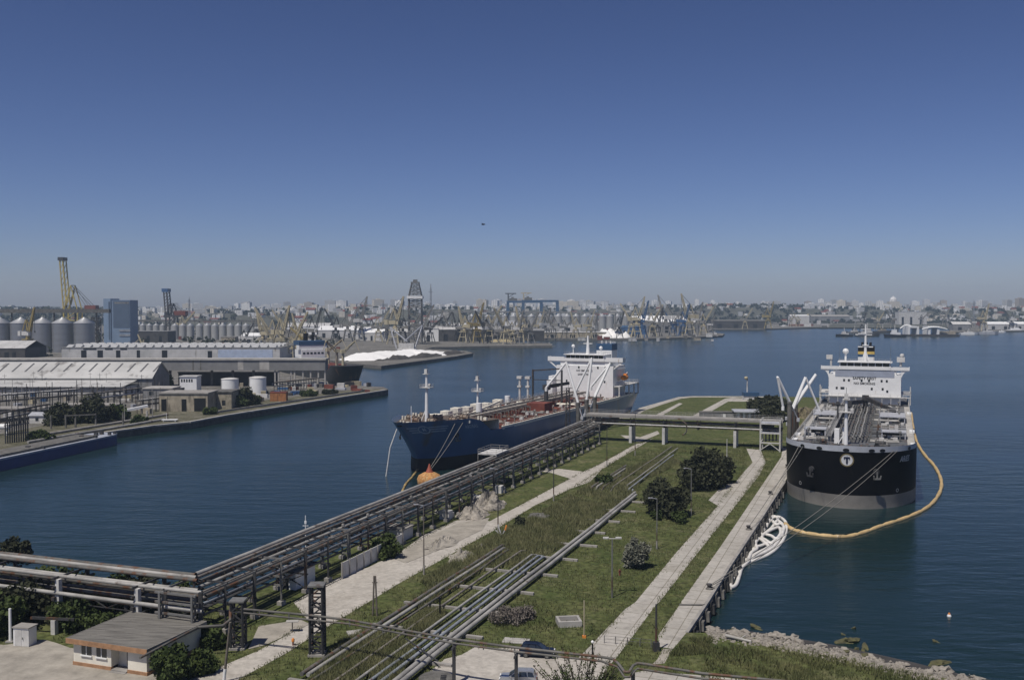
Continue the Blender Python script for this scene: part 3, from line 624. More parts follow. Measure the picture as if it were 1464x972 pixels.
part('hanger', mb, STEEL, t, True, kind='stuff')
for px, py in ((649, 914), (738, 925.5), (905, 951), (1085, 970)):
    p = zp(px, py); mb = MB(); mb.bar((p.x, p.y, ZG), (p.x, p.y, 7.2), .42); mb.bar((p.x - .2, p.y - .9, 7.1), (p.x + .2, p.y + .9, 7.1), .25); part('post', mb, STEELD, t, True)
def lattice_col(px, py, h, label, w=1.7):
    b = Vector(G(px, py)); t = thing('lattice_column', label, 'lattice column', b)
    mb = MB(); mb.lattice(b, b + V(0, 0, h), w, w * .95, int(h / 1.2), .17); part('mast', mb, STEELD, t, True)
    mb = MB(); mb.box(b + V(0, 0, h + .12), (w * 1.25, w * 1.25, .22)); part('cap_plate', mb, STEEL, t, True)
    mb = MB(); mb.box(b + V(0, 0, .15), (w * 1.3, w * 1.3, .3)); part('footing', mb, CONC, t, True)
lattice_col(454, 935, 9.2, 'dark square lattice column standing beside the dirt road, tallest in the foreground')
lattice_col(341, 926, 6.4, 'dark square lattice column at the left end of the overhead pipe', 1.6)
t = thing('leaning_pole', 'leaning dark pole with a white painted foot beside the dirt road', 'pole', G(320, 974))
b = Vector(G(320, 974)); tp = D(329, 889, b.y - .5); mb = MB(); mb.tube(b.lerp(V(tp), .22), tp, .17, 8, .13); part('shaft', mb, WOOD, t, True)
mb = MB(); mb.tube(b, b.lerp(V(tp), .22), .2, 8); part('painted_foot', mb, WHITE, t, True)
# ================================================================ flat-roofed house
hb = ST(0, 0, 0)
A_ = Vector((-57.0, 125.7, 0)); du = Vector((.9397, -.342, 0)); dv = Vector((.342, .9397, 0))
W_, DP, Z1 = 12.7, 11.8, 5.75
def hp_(u, v, z): p = A_ + du * u + dv * v; return (p.x, p.y, z)
def hbox(mb, u0, u1, v0, v1, z0, z1):
    c = hp_((u0 + u1) / 2, (v0 + v1) / 2, (z0 + z1) / 2); return mb.box(c, (u1 - u0, v1 - v0, z1 - z0), -rad(20))
t = thing('flat_roofed_house', 'small cream house with dark tar flat roof and orange fascia', 'house', hp_(W_ / 2, DP / 2, ZG))
mb = MB(); hbox(mb, .6, 6.6, .7, .95, 3.0, Z1); hbox(mb, 9.2, W_ - .6, .7, .95, 3.0, Z1); hbox(mb, .6, .85, .952, DP - .5, 3.0, Z1); hbox(mb, W_ - .85, W_ - .6, .952, DP - .5, 3.0, Z1); hbox(mb, .852, W_ - .852, DP - .75, DP - .5, 3.0, Z1); hbox(mb, 6.4, 9.4, 2.1, 2.3, ZG, Z1)
hbox(mb, 6.4, 6.6, .952, 2.098, 3.0, Z1); hbox(mb, 9.2, 9.4, .952, 2.098, 3.0, Z1); part('wall', mb, CREAM, t, True)
mb = MB(); hbox(mb, .5, 6.65, .62, .98, ZG, 3.0); hbox(mb, 9.15, W_ - .5, .62, .98, ZG, 3.0); hbox(mb, W_ - .9, W_ - .5, .985, DP - .4, ZG, 3.0); hbox(mb, .5, .9, .985, DP - .4, ZG, 3.0); part('plinth', mb, TERRA, t, True)
mb = MB(); hbox(mb, 0.06, W_ - .06, 0.06, DP, 5.98, 6.12)
for k in range(6): hbox(mb, .3, W_ - .3, .5 + k * 1.9, .56 + k * 1.9, 6.12, 6.15)
part('roof', mb, TAR, t, True)
mb = MB(); hbox(mb, 0, W_, 0, .06, 5.5, 6.14); part('front_fascia', mb, TERRA, t, True)
mb = MB(); hbox(mb, W_ - .058, W_, .062, DP, 5.6, 6.16); hbox(mb, 0, .058, .062, DP, 5.6, 6.16); hbox(mb, .06, W_ - .06, DP + .002, DP + .06, 5.6, 6.16); part('eave_board', mb, CONC, t, True)
for u0, u1 in ((1.9, 3.5), (4.3, 5.9)):
    mb = MB(); hbox(mb, u0, u1, .66, .9, 4.05, 5.4); f = part('window', mb, GLASS, t, True)
    mb = MB(); hbox(mb, u0 - .1, u1 + .1, .5, .72, 3.9, 4.04); hbox(mb, (u0 + u1) / 2 - .05, (u0 + u1) / 2 + .05, .62, .7, 4.05, 5.4); hbox(mb, u0, u1, .62, .7, 5.3, 5.4); part('frame', mb, WHITE, f, True)
mb = MB(); hbox(mb, W_ - .66, W_ - .56, 1.4, 2.4, 4.3, 5.3); part('side_window', mb, GLASS, t, True)
mb = MB(); hbox(mb, 7.9, 8.9, 2.02, 2.1, 2.9, 5.2); d_ = part('door', mb, WOOD, t, True)
mb = MB(); hbox(mb, 8.0, 8.1, 1.96, 2.02, 4.0, 4.15); part('handle', mb, STEEL, d_, True)
mb = MB(); hbox(mb, 6.7, 9.1, .5, 2.0, ZG, 2.75); hbox(mb, 6.7, 9.1, .1, .49, ZG, 2.62); part('doorstep', mb, CONC, t, True)
# white cabinet, post, stub column
b = V(G(36, 921)); t = thing('metal_cabinet', 'white double door metal cabinet standing left of the flat roofed house', 'cabinet', b)
mb = MB(); mb.box(b + V(0, 0, 1.25), (2.3, 1.7, 2.5), -.2); part('body', mb, WHITE, t, True)
mb = MB(); mb.box(b + V(0, 0, 2.58), (2.6, 2.0, .14), -.2); part('lid', mb, CONC, t, True)
for k in (-1, 1):
    mb = MB(); c = b + V(k * .55, -.88 - k * .11, 1.2); mb.box(c, (1.02, .06, 2.2), -.2); d_ = part('door', mb, WHITED, t, True); mb = MB(); mb.box(c + V(-k * .4, -.06, 0), (.08, .08, .3), -.2); part('handle', mb, STEEL, d_, True)
b = V(G(15, 917)); t = thing('white_post', 'white round post with a footing at the left edge of the yard', 'post', b)
mb = MB(); mb.tube(b, b + V(0, 0, 4.6), .22, 10, .18); part('shaft', mb, WHITE, t, True); mb = MB(); mb.box(b + V(0, 0, .1), (1, 1, .2)); part('footing', mb, CONC, t, True)
b = V(G(78, 906)); t = thing('support_stub', 'short white concrete support with a dark crossbeam among the bushes', 'support', b)
mb = MB(); mb.box(b + V(0, 0, 1), (.7, .7, 2), -.3); part('column', mb, WHITED, t, True); mb = MB(); mb.bar(b + V(-3.5, .4, 2.2), b + V(3, -.4, 2.2), .3, .35); part('crossbeam', mb, STEELD, t, True)
# ================================================================ white wall and hut under the rack
b = ST(152, -83.6); t = thing('boundary_wall', 'stained white panel wall standing under the pipe rack beside the dirt road', 'wall', b)
for k in range(9):
    mb = MB(); s = 146.5 + k * 2.55; mb.bar(ST(s, -83.9 + .02 * (k % 2), ZG + 1.35), ST(s + 2.45, -83.9 + .02 * (k % 2), ZG + 1.35), .14, 2.7); part('panel', mb, WHITED, t, True)
mb = MB()
for k in range(10): mb.bar(ST(146.45 + k * 2.55, -83.75, ZG), ST(146.45 + k * 2.55, -83.75, ZG + 2.9), .2)
part('post', mb, CONC, t, True)
t = thing('white_hut', 'low white hut under the near end of the pipe rack', 'hut', ST(141, -89))
mb = MB(); mb.box(ST(141, -89.3, ZG + 1.4), (3.6, 6, 2.8), -rad(20)); part('wall', mb, WHITE, t, True); mb = MB(); mb.box(ST(141, -89.3, ZG + 2.9), (4.1, 6.5, .2), -rad(20)); part('roof', mb, CONC, t, True)
mb = MB(); mb.box(ST(137.95, -89.3, ZG + 1), (1, .12, 2), -rad(20)); part('door', mb, STEELD, t, True)
t = thing('white_shed', 'white block shed standing under the pipe rack past the white wall', 'shed', ST(176, -88))
mb = MB(); mb.box(ST(176, -88, ZG + 1.1), (4, 5, 2.2), -rad(20)); part('wall', mb, WHITED, t, True); mb = MB(); mb.box(ST(176, -88, ZG + 2.3), (4.4, 5.4, .2), -rad(20)); part('roof', mb, CONC, t, True)
for k, s in enumerate((196, 214, 228)):
    mb = MB(); mb.box(ST(s, -86.5, ZG + .9), (2.2, 2.2, 1.8), -rad(20)); mb.box(ST(s + 1.9, -86.5, ZG + .5), (1.6, 1.4, 1.0), -rad(20)); uniq(solo('pump_block', mb, WHITED, 'squat pale block with a lower step under the pipe rack', 'pump block', 'pale blocks under the rack'), s)
# ================================================================ piles, patches, small things on the pier
def heap(name, px, py, rx, ry, h, mat, label, cat, seed):
    c = V(G(px, py)); rg = random.Random(seed); n, m_ = 30, 13; vs = []; ph = [rg.uniform(0, 6.3) for _ in range(8)]
    for j in range(m_ + 1):
        f = j / m_
        for i in range(n):
            a = 2 * math.pi * i / n; k = 1 + .18 * math.sin(2 * a + ph[0]) + .12 * math.sin(5 * a + ph[1]) + rg.uniform(-.06, .06)
            z = h * (1 - f ** 1.4) * (1 + .35 * math.sin(9 * f + 5 * a) * math.sin(4 * a + ph[4])) * (1 + .3 * math.sin(3 * a + ph[2]) * f + .25 * math.sin(7 * f + 2 * a + ph[3])) + rg.uniform(-.13, .13) * h
            vs.append((c.x + rx * k * f * math.cos(a) * CA + ry * k * f * math.sin(a) * SA, c.y - rx * k * f * math.cos(a) * SA + ry * k * f * math.sin(a) * CA, ZG + (max(0, z) if j < m_ else -.05)))
    mb = MB(); mb.add(vs, [(j * n + i, j * n + (i + 1) % n, (j + 1) * n + (i + 1) % n, (j + 1) * n + i) for j in range(m_) for i in range(n)])
    return solo(name, mb, mat, label, cat)
heap('rubble_heap', 676, 738, 3.0, 5.5, 1.7, ROCK, 'lower pale rubble heap in front of the big one', 'rubble heap', 13)
heap('rubble_heap', 697, 724, 3.6, 7.0, 2.8, ROCK, 'big pale heap of broken rubble beside the pipe rack', 'rubble heap', 3)
heap('soil_heap', 628, 778, 2.6, 7.5, .9, DIRT, 'low weedy soil heap on the edge of the dirt road', 'soil heap', 4)
heap('soil_heap', 660, 797, 2.6, 4.2, 1.1, DIRT, 'rounded bare soil heap in the grass right of the dirt road', 'soil heap', 5)
heap('sand_heap', 688, 782, 1.3, 1.8, .5, DIRT, 'small flat sand patch heap in the grass beyond the rounded soil heap', 'sand heap', 6)
heap('ash_heap', 770, 737, 2.2, 4, .35, CONCD, 'flat dark ash heap in the grass right of the dirt road', 'ash heap', 7)
heap('earth_bank', 1148, 590, 3.0, 30, 1.6, grass_mat('dry_bank', (0.12, 0.105, 0.06), (0.2, 0.17, 0.11), (0.24, 0.2, 0.15), 0.3), 'dry earth bank beside the quay next to the black tanker', 'earth bank', 8)
def lamp(px, py, h, label, head=True, mat=WOOD, r=.12):
    b = V(G(px, py)); t = thing('lamp_post', label, 'lamp post', b, 0, 'lamp posts on the pier')
    mb = MB(); mb.tube(b + V(0, 0, 1.6), b + V(0, 0, h), r, 8, r * .6); part('shaft', mb, mat, t, True)
    mb = MB(); mb.tube(b, b + V(0, 0, 1.6), r * 1.5, 8, r * 1.2); part('base', mb, CONC, t, True)
    if head:
        mb = MB(); mb.bar(b + V(0, 0, h - .1), b + V(-1.1, -.2, h + .15), .09); mb.box(b + V(-1.3, -.25, h + .12), (.8, .3, .16), .2); part('lamp_head', mb, GREYP, t, True)
lamp(606, 821, 12.0, 'tall grey lamp post on the near right edge of the dirt road')
lamp(712, 761, 13.0, 'tall lamp post on the road edge near the big rubble heap', True, STEELD)
lamp(791.5, 716, 12.2, 'lamp post where the dirt road starts to widen, beyond the rubble heap', True, STEELD)
lamp(867.6, 667, 11.5, 'lamp post beside the dirt road just past its left branch', False, STEELD)
lamp(908, 651, 13.0, 'lamp post nearest the pipe bridge at the far end of the dirt road', False, STEELD)
lamp(939, 785, 9.7, 'grey lamp post in the grass right of the dark bushes', True, STEEL)
lamp(988, 737, 10.4, 'lamp post with a concrete foot in front of the big dark bush', True, STEEL)
lamp(1039, 683, 10.5, 'pale lamp post left of the concrete path near its far bend', False, WHITED)
b = V(G(875, 854)); t = thing('lamp_post', 'pale lamp post with a double head left of the grey bush', 'lamp post', b, 0, 'lamp posts on the pier')
mb = MB(); mb.tube(b, b + V(0, 0, 9.3), .15, 8, .1); part('shaft', mb, STEEL, t, True); mb = MB(); mb.bar(b + V(-1.2, 0, 9.4), b + V(1.2, 0, 9.4), .1)
for k in (-1, 1): mb.box(b + V(k * 1.0, 0, 9.5), (.9, .4, .25))
part('lamp_head', mb, WHITED, t, True)
b = V(G(938, 930)); t = thing('fence_post', 'thick based black post beside the quay apron', 'post', b); mb = MB(); mb.tube(b, b + V(0, 0, 6.3), .17, 8, .13); part('shaft', mb, STEELD, t, True); mb = MB(); mb.box(b + V(0, 0, .6), (.8, .7, 1.2), .2); part('base', mb, STEELD, t, True)
b = V(G(835, 911)); t = thing('marker_pole', 'thin pale yellow pole with an orange foot in the grass by the path', 'pole', b); mb = MB(); mb.tube(b + V(0, 0, .3), b + V(0, 0, 5.2), .09, 7); part('shaft', mb, YELG, t, True); mb = MB(); mb.box(b + V(0, 0, .15), (.5, .5, .3)); part('foot', mb, ORANGE, t, True)
b = V(G(847, 948)); t = thing('bollard_light', 'short black lamp post with a white globe beside the car park', 'bollard light', b); mb = MB(); mb.tube(b, b + V(0, 0, 2.6), .1, 8); part('shaft', mb, BLACK, t, True); mb = MB(); mb.lathe(b + V(0, 0, 2.6), [(.05, 0), (.2, .15), (.2, .3), (.05, .42)], 10); part('globe', mb, WHITE, t, True)
b = V(G(536, 880)); t = thing('twin_pole', 'dark double wooden pole in the grass beside the dirt road', 'pole', b); mb = MB()
for k in (-1, 1): mb.tube(b + V(k * .32, 0, 0), b + V(k * .1, 0, 6), .13, 7); 
part('pole', mb, WOOD, t, True); mb = MB(); mb.bar(b + V(-.5, 0, 1.2), b + V(.5, 0, 1.2), .12); mb.bar(b + V(-.4, 0, 5), b + V(.4, 0, 5), .12); part('crosspiece', mb, WOOD, t, True)
b = V(G(629, 884)); t = thing('short_post', 'short black post standing between the ground pipes', 'post', b); mb = MB(); mb.tube(b, b + V(0, 0, 3), .13, 7); part('shaft', mb, BLACK, t, True); mb = MB(); mb.box(b + V(0, 0, 3.05), (.45, .35, .15)); part('cap', mb, BLACK, t, True)
b = V(G(717, 766)); mb = MB(); t = thing('work_trestle', 'pale leaning work trestle with an orange board at the lamp post by the rubble heap', 'trestle', b)
mb.bar(b, b + V(-.7, .1, 2.3), .22); mb.bar(b, b + V(-1.2, .1, 1.2), .18); mb.bar(b, b + V(.8, .1, 1.4), .18); part('leg', mb, WHITED, t, True); mb = MB(); mb.bar(b + V(.7, -.1, 1.2), b + V(1, 0, 2.2), .5, .12); part('board', mb, ORANGE, t, True)
b = V(G(419, 922)); t = thing('marker_stub', 'small orange and red marker stub on the edge of the dirt road', 'marker', b); mb = MB(); mb.tube(b, b + V(0, 0, .5), .12, 8); part('shaft', mb, RED, t, True); mb = MB(); mb.lathe(b + V(0, 0, .5), [(.2, 0), (.22, .35), (.08, .5)], 9); part('cap', mb, ORANGE, t, True)
b = V(G(418, 903)); t = thing('stake_table', 'pale flat board on a thin stake beside the dirt road', 'stake', b); mb = MB(); mb.tube(b, b + V(0, 0, 1.5), .08, 6); part('stake', mb, WOOD, t, True); mb = MB(); mb.box(b + V(0, 0, 1.55), (1.7, .9, .1), .1); part('board', mb, CONCL, t, True)
b = V(G(886, 822)); t = thing('hydrant', 'small red hydrant in the grass in front of the grey bush', 'hydrant', b); mb = MB(); mb.lathe(b, [(.2, 0), (.16, .1), (.16, .75), (.2, .8), (.14, .95), (.03, 1.05)], 10); part('body', mb, RED, t, True); mb = MB(); mb.tube(b + V(-.32, 0, .6), b + V(.32, 0, .6), .08, 8); part('outlet', mb, RED, t, True)
# open concrete pit
c = V(G(813, 892)); mb = MB()
for a, b_, d in ((0, -1.25, (3.4, .35)), (0, 1.25, (3.4, .35)), (-1.52, 0, (.35, 2.14)), (1.52, 0, (.35, 2.14))):
    q = (c.x + a * math.cos(.12) - b_ * math.sin(.12), c.y + a * math.sin(.12) + b_ * math.cos(.12), ZG + .42); mb.box(q, (d[0], d[1], .84), .12)
t = thing('valve_pit', 'open square concrete pit with raised rim in the grass', 'pit', (c.x, c.y, ZG)); part('rim', mb, CONCL, t, True); mb = MB(); mb.box((c.x, c.y, ZG + .05), (2.6, 2.1, .06), .12); part('floor', mb, CONCD, t, True)
for px, py, w1, w2, z, rz, lab in ((738, 916, 3.6, 2.0, .12, -.2, 'flat weathered concrete slab behind the dark car'), (508, 905, 2.2, 1.6, .25, .4, 'cracked concrete block left of the ground pipes'), (668, 815, 2.4, .8, .2, -.2, 'pale kerb block at the far ends of the pipe bundle')):
    p = G(px, py); mb = MB(); mb.box((p[0], p[1], ZG + z / 2), (w1, w2, z), rz); mb.box((p[0] + .1, p[1] + .1, ZG + z + .03), (w1 * .7, w2 * .6, .06), rz + .05); solo('concrete_slab', mb, CONCL, lab, 'slab')
p = V(G(624, 974)); t = thing('tank_lid', 'grey domed tank lid at the bottom edge beside a pipe post', 'tank lid', p); mb = MB(); mb.lathe(p, [(2.2, 0), (2.2, .5), (1.9, .7), (.8, .8), (.1, .82)], 20); part('cover', mb, CONCD, t, True); mb = MB()
for k in range(3): mb.box(p + V(.9, -1.2 + .5 * k, .85), (.7, .15, .1))
part('rung', mb, STEELD, t, True)
# quay bollards, fenders
for px, py, lab in ((1014, 842, 'black mooring bollard on the near quay apron with ropes around it'), (1070, 757, 'rusty mooring bollard on the quay edge beside the white boom coil'), (1101, 707, 'small dark bollard on the quay edge near the black tanker\'s bow'), (1125, 668, 'dark bollard on the quay edge under the black tanker\'s bow flare')):
    p = V(G(px, py)); t = thing('mooring_bollard', lab, 'bollard', p, 0, 'bollards on the quay'); mb = MB(); mb.lathe(p, [(.5, 0), (.38, .1), (.32, .55), (.5, .75), (.42, .9), (.1, .95)], 12); part('post', mb, STEELD, t, True)
    mb = MB()
    for k in range(3): mb.path([p + V(.55 * math.cos(a) + .12 * k, .55 * math.sin(a), .12 + .09 * k) for a in np.linspace(0, 6.28, 12)], .06, 5)
    part('rope_turns', mb, ROPE, t, True)
fd = []
for k in range(26):
    s = 142.5 + k * 4.6; p = V(ST(s, -24.9 + (s - 142) * .021 + .35, 1.25))
    t = thing('quay_fender', 'dark rubber fender block hanging on the concrete quay wall', 'fender', (p.x, p.y, 0.1), 0, 'fenders along the quay wall'); mb = MB(); mb.box(p + V(.38, -.14, -.1), (1.1, 2.5 + .7 * math.sin(k * 2.3), 2.0), -rad(20), .8); mb.box(p + V(1.0, -.36, -.3 + .2 * math.sin(k)), (.6, 1.7, 1.3), -rad(20), .7); part('block', mb, CONCD if k % 3 else RUBBER, t, True)
    mb = MB()
    for q in (-.7, .7): mb.bar(p + V(.3 + SA * q, CA * q, .9), p + V(-.3 + SA * q, CA * q, 1.2), .08)
    part('chain', mb, STEELD, t, True)
# low wire barrier across the path
t = thing('wire_fence', 'low wire barrier between posts crossing the path to the quay apron', 'fence', G(905, 924)); mb = MB()
pts = [V(G(x, y)) for x, y in ((864, 919), (880, 920.5), (897, 922), (915, 923.5), (931, 925))]
for p in pts: mb.tube(p, p + V(0, 0, 1.1), .06, 6)
part('post', mb, STEEL, t, True); mb = MB()
for a, b in zip(pts[:-1], pts[1:]):
    for z in (.6, 1.05): mb.bar(a + V(0, 0, z), b + V(0, 0, z), .04)
part('wire', mb, STEEL, t, True)
# pier-end buildings
t = thing('portico_house', 'low house with white pillars and flat grey roof behind the pipe bridge', 'house', G(1073, 600)); c = V(G(1073, 600)); mb = MB(); mb.box(c + V(0, 1.5, 1.7), (11, 6, 3.4), -.1); part('wall', mb, WHITED, t, True)
mb = MB(); mb.box(c + V(0, .2, 3.6), (14, 10, .45), -.1); part('roof', mb, GREYP, t, True); mb = MB()
for k in range(6): mb.box(c + V(-5.6 + 2.2 * k, -3.6 - .12 * k + .5, 1.7), (.8, .5, 3.4), -.1)
part('pillar', mb, WHITE, t, True); mb = MB()
for k in (0, 2, 3): mb.box(c + V(-4 + 2.6 * k, -1.55 - .26 * k + .42, 1.6), (1.2, .14, 1.8), -.1)
part('window', mb, DARK, t, True)
t = thing('container_hut', 'long grey flat roofed hut left of the portico house', 'hut', G(1027, 597)); c = V(G(1027, 598)); mb = MB(); mb.box(c + V(0, 0, 1.3), (15, 4, 2.6), -.05); part('wall', mb, SHEDW, t, True); mb = MB(); mb.box(c + V(0, 0, 2.7), (15.5, 4.5, .2), -.05); part('roof', mb, CONCD, t, True); mb = MB()
for k in range(3): mb.box(c + V(2 + 2.2 * k, -2.05 - .1 * k, 1.2), (1.1, .12, 1.6), -.05)
part('door', mb, WHITE, t, True)
c = V(G(1072, 571)); t = thing('harbour_light', 'harbour light mast on a dark blue topped white base at the pier end', 'harbour light', c); mb = MB(); mb.box(c + V(0, 0, .9), (7, 4, 1.8)); part('base', mb, WHITED, t, True); mb = MB(); mb.box(c + V(.3, 0, 2.7), (7.6, 4.6, 1.8)); part('cabin', mb, BLUEG, t, True)
mb = MB(); mb.tube(c + V(-1.3, 0, 3.6), c + V(-1.3, 0, 10.5), .35, 10, .25); part('mast', mb, WHITED, t, True); mb = MB(); mb.lathe(c + V(-1.9, 0, 9.7), [(.3, 0), (.8, .4), (.9, 1.3), (.3, 1.6)], 10); part('lantern', mb, YELG, t, True)

b = V(ST(150, -93)); t = thing('signal_pole', 'thin white signal pole rising just behind the pipe rack', 'pole', b); mb = MB(); mb.tube(b, b + V(0, 0, 9.4), .12, 7, .07); part('shaft', mb, WHITE, t, True); mb = MB(); mb.bar(b + V(-.5, 0, 7.6), b + V(.5, 0, 7.6), .09); mb.box(b + V(0, 0, 8.2), (.35, .3, .5)); part('crossarm', mb, WHITE, t, True)
# ================================================================ tankers
class Ship:
    """local frame: y runs from the stem at the waterline (0) to the stern, x to the right as seen from ahead"""
    def __init__(s, L, B, zd, zf, fc, rake, ew, ed, run=34, kn=0):
        s.L, s.B, s.zd, s.zf, s.fc, s.rake, s.ew, s.ed, s.run = L, B, zd, zf, fc, rake, ew, ed, run; s.kn = kn; s.q = (1.6, 2.2)
    def stem(s, z): return -s.rake * max(0, (z - s.kn) / (s.zf - s.kn)) ** 1.15
    def hb(s, y, z):
        k = min(1, max(0, z / s.zf)); le = s.ew + (s.ed - s.ew) * k
        u = min(1, max(0, (y - s.stem(z)) / le)); q = s.q[0] + (s.q[1] - s.q[0]) * k
        h = s.B / 2 * (1 - (1 - u) ** q) ** (1 / q)
        v = max(0, (y - (s.L - s.run)) / s.run)
        return h * (1 - v ** 2 * (.34 - .26 * min(1, max(0, z / s.zd))))
    def top(s, y, fine=True):
        k = min(1, max(0, (s.fc + 2 - y) / 4)); k = k * k * (3 - 2 * k)
        return s.zd + (s.zf - s.zd) * k + (max(0, 1 - y / s.fc) * .5 if y < s.fc else 0)
    def ys(s):
        f = [0, .0008, .002, .004, .007, .011, .016, .022, .03, .04, .052, .066, .08, .1]
        return f
    def skin(s, z0, z1, nl=8, y1=None):
        """hull plating between two heights (numbers or functions of y)"""
        F = s.ys(); n = [F[i] for i in range(len(F))] + [.12, .14, .155, .17, .185, .2, .26, .35, .5, .65, .78, .84, .89, .93, .96, .98, 1]
        mb = MB(); rows = []
        for f in n:
            yy = f * s.L; a = z0(yy) if callable(z0) else z0; b = z1(yy) if callable(z1) else z1; row = []
            for j in range(nl + 1):
                z = a + (b - a) * j / nl; y = s.stem(z) + (s.L - s.stem(z)) * f; row.append((s.hb(y, z), y, z))
            rows.append(row)
        m = nl + 1
        for side in (-1, 1):
            vs = [(side * p[0], p[1], p[2]) for r in rows for p in r]
            fs = [(i * m + j, (i + 1) * m + j, (i + 1) * m + j + 1, i * m + j + 1) for i in range(len(rows) - 1) for j in range(nl)]
            if side < 0: fs = [f[::-1] for f in fs]
            mb.add(vs, fs, True)
        r = rows[-1]; mb.add([(-p[0], p[1], p[2]) for p in r] + list(r), [(j, m + j, m + j + 1, j + 1) for j in range(nl)])
        return mb
    def deckplate(s, y0, y1, z, inset=.15, n=24):
        ys = [y0 + (y1 - y0) * (i / n) ** 1.5 for i in range(n + 1)]; mb = MB()
        vs = [(-max(.05, s.hb(y, z) - inset), y, z) for y in ys] + [(max(.05, s.hb(y, z) - inset), y, z) for y in ys]
        return mb.add(vs, [(i, n + 1 + i, n + 2 + i, i + 1) for i in range(n)])
    def surf(s, a, z, out=.06, side=1):
        """point on the plating at arc length a from the stem, height z"""
        pts = []; st = s.stem(z)
        if not hasattr(s, '_c'): s._c = {}
        key = round(z, 2)
        if key not in s._c:
            L_ = [(0.0, 0.0, st)]; p = (0, st); acc = 0
            for i in range(1, 260):
                y = st + 45 * (i / 259) ** 2.2; h = s.hb(y, z); acc += math.hypot(h - p[0], y - p[1]); L_.append((acc, h, y)); p = (h, y)
            s._c[key] = L_
        L_ = s._c[key]; aa = abs(a); sg = 1 if a >= 0 else -1
        for i in range(1, len(L_)):
            if L_[i][0] >= aa:
                q, r = L_[i - 1], L_[i]; f = (aa - q[0]) / max(1e-6, r[0] - q[0]); x = q[1] + (r[1] - q[1]) * f; y = q[2] + (r[2] - q[2]) * f
                tx, ty = r[1] - q[1], r[2] - q[2]; l = math.hypot(tx, ty) or 1
                nx, ny = ty / l, -tx / l
                if aa < 1e-3: nx, ny = 0, -1
                return (sg * (x + nx * out), y + ny * out, z)
        return (sg * s.B / 2, L_[-1][2], z)
    def decal(s, txt, size, a0, z0, flip=1, slant=0.0, sx=1.0):
        mb = text_mesh(txt, size); out = MB()
        out.add([s.surf(a0 + flip * sx * (v[0] + slant * v[1]), z0 + v[1], .09) for v in mb.v], mb.f); return out
    def ring(s, a0, z0, r, w, n=28, ry=None):
        mb = MB(); ry = ry or r; vs = []
        for i in range(n):
            t = 2 * math.pi * i / n
            for rr in (0, -w): vs.append(s.surf(a0 + (r + rr) * math.cos(t), z0 + (ry + rr) * math.sin(t), .07))
        return mb.add(vs, [(2 * i, 2 * ((i + 1) % n), 2 * ((i + 1) % n) + 1, 2 * i + 1) for i in range(n)])
def rails(mb, pts, h=1.1, r=.05, step=2.2):
    for a, b in zip(pts[:-1], pts[1:]):
        a, b = V(a), V(b); n = max(1, int((b - a).length / step))
        for z in (h, h * .55): mb.bar(a + V(0, 0, z), b + V(0, 0, z), r)
        for k in range(n + 1): p = a.lerp(b, k / n); mb.bar(p, p + V(0, 0, h), r)
    return mb
def winch(mb, x, y, z, s=1.0):
    mb.box((x, y, z + .2 * s), (2.6 * s, 1.8 * s, .4 * s)); mb.tube((x - 1 * s, y, z + .9 * s), (x + 1 * s, y, z + .9 * s), .55 * s, 10)
    for k in (-1, -.2, 1): mb.tube((x + k * s - .06, y, z + .9 * s), (x + k * s + .06, y, z + .9 * s), .85 * s, 10)
    mb.box((x + 1.3 * s, y, z + .8 * s), (.5 * s, 1.2 * s, 1.0 * s))
def lifeboat(t, x, y, z, world=False):
    mb = MB(); mb.lathe((0, 0, 0), [(.1, -3.4), (.9, -2.6), (1.25, -1), (1.25, 1.2), (.9, 2.8), (.1, 3.3)], 10)
    mb.v = [(x + p[0], y + p[2], z + p[1] * .95) for p in mb.v]; o = part('lifeboat', mb, ORANGE, t)
    mb = MB(); mb.box((x, y + 1.2, z + 1.2), (1.3, 1.8, .7)); part('canopy', mb, ORANGE, o)
    mb = MB()
    for k in (-2.4, 2.4): mb.bar((x * .9, y + k, z - 1.8), (x * 1.03, y + k, z + 2.2), .25)
    part('davit', mb, WHITE, t)
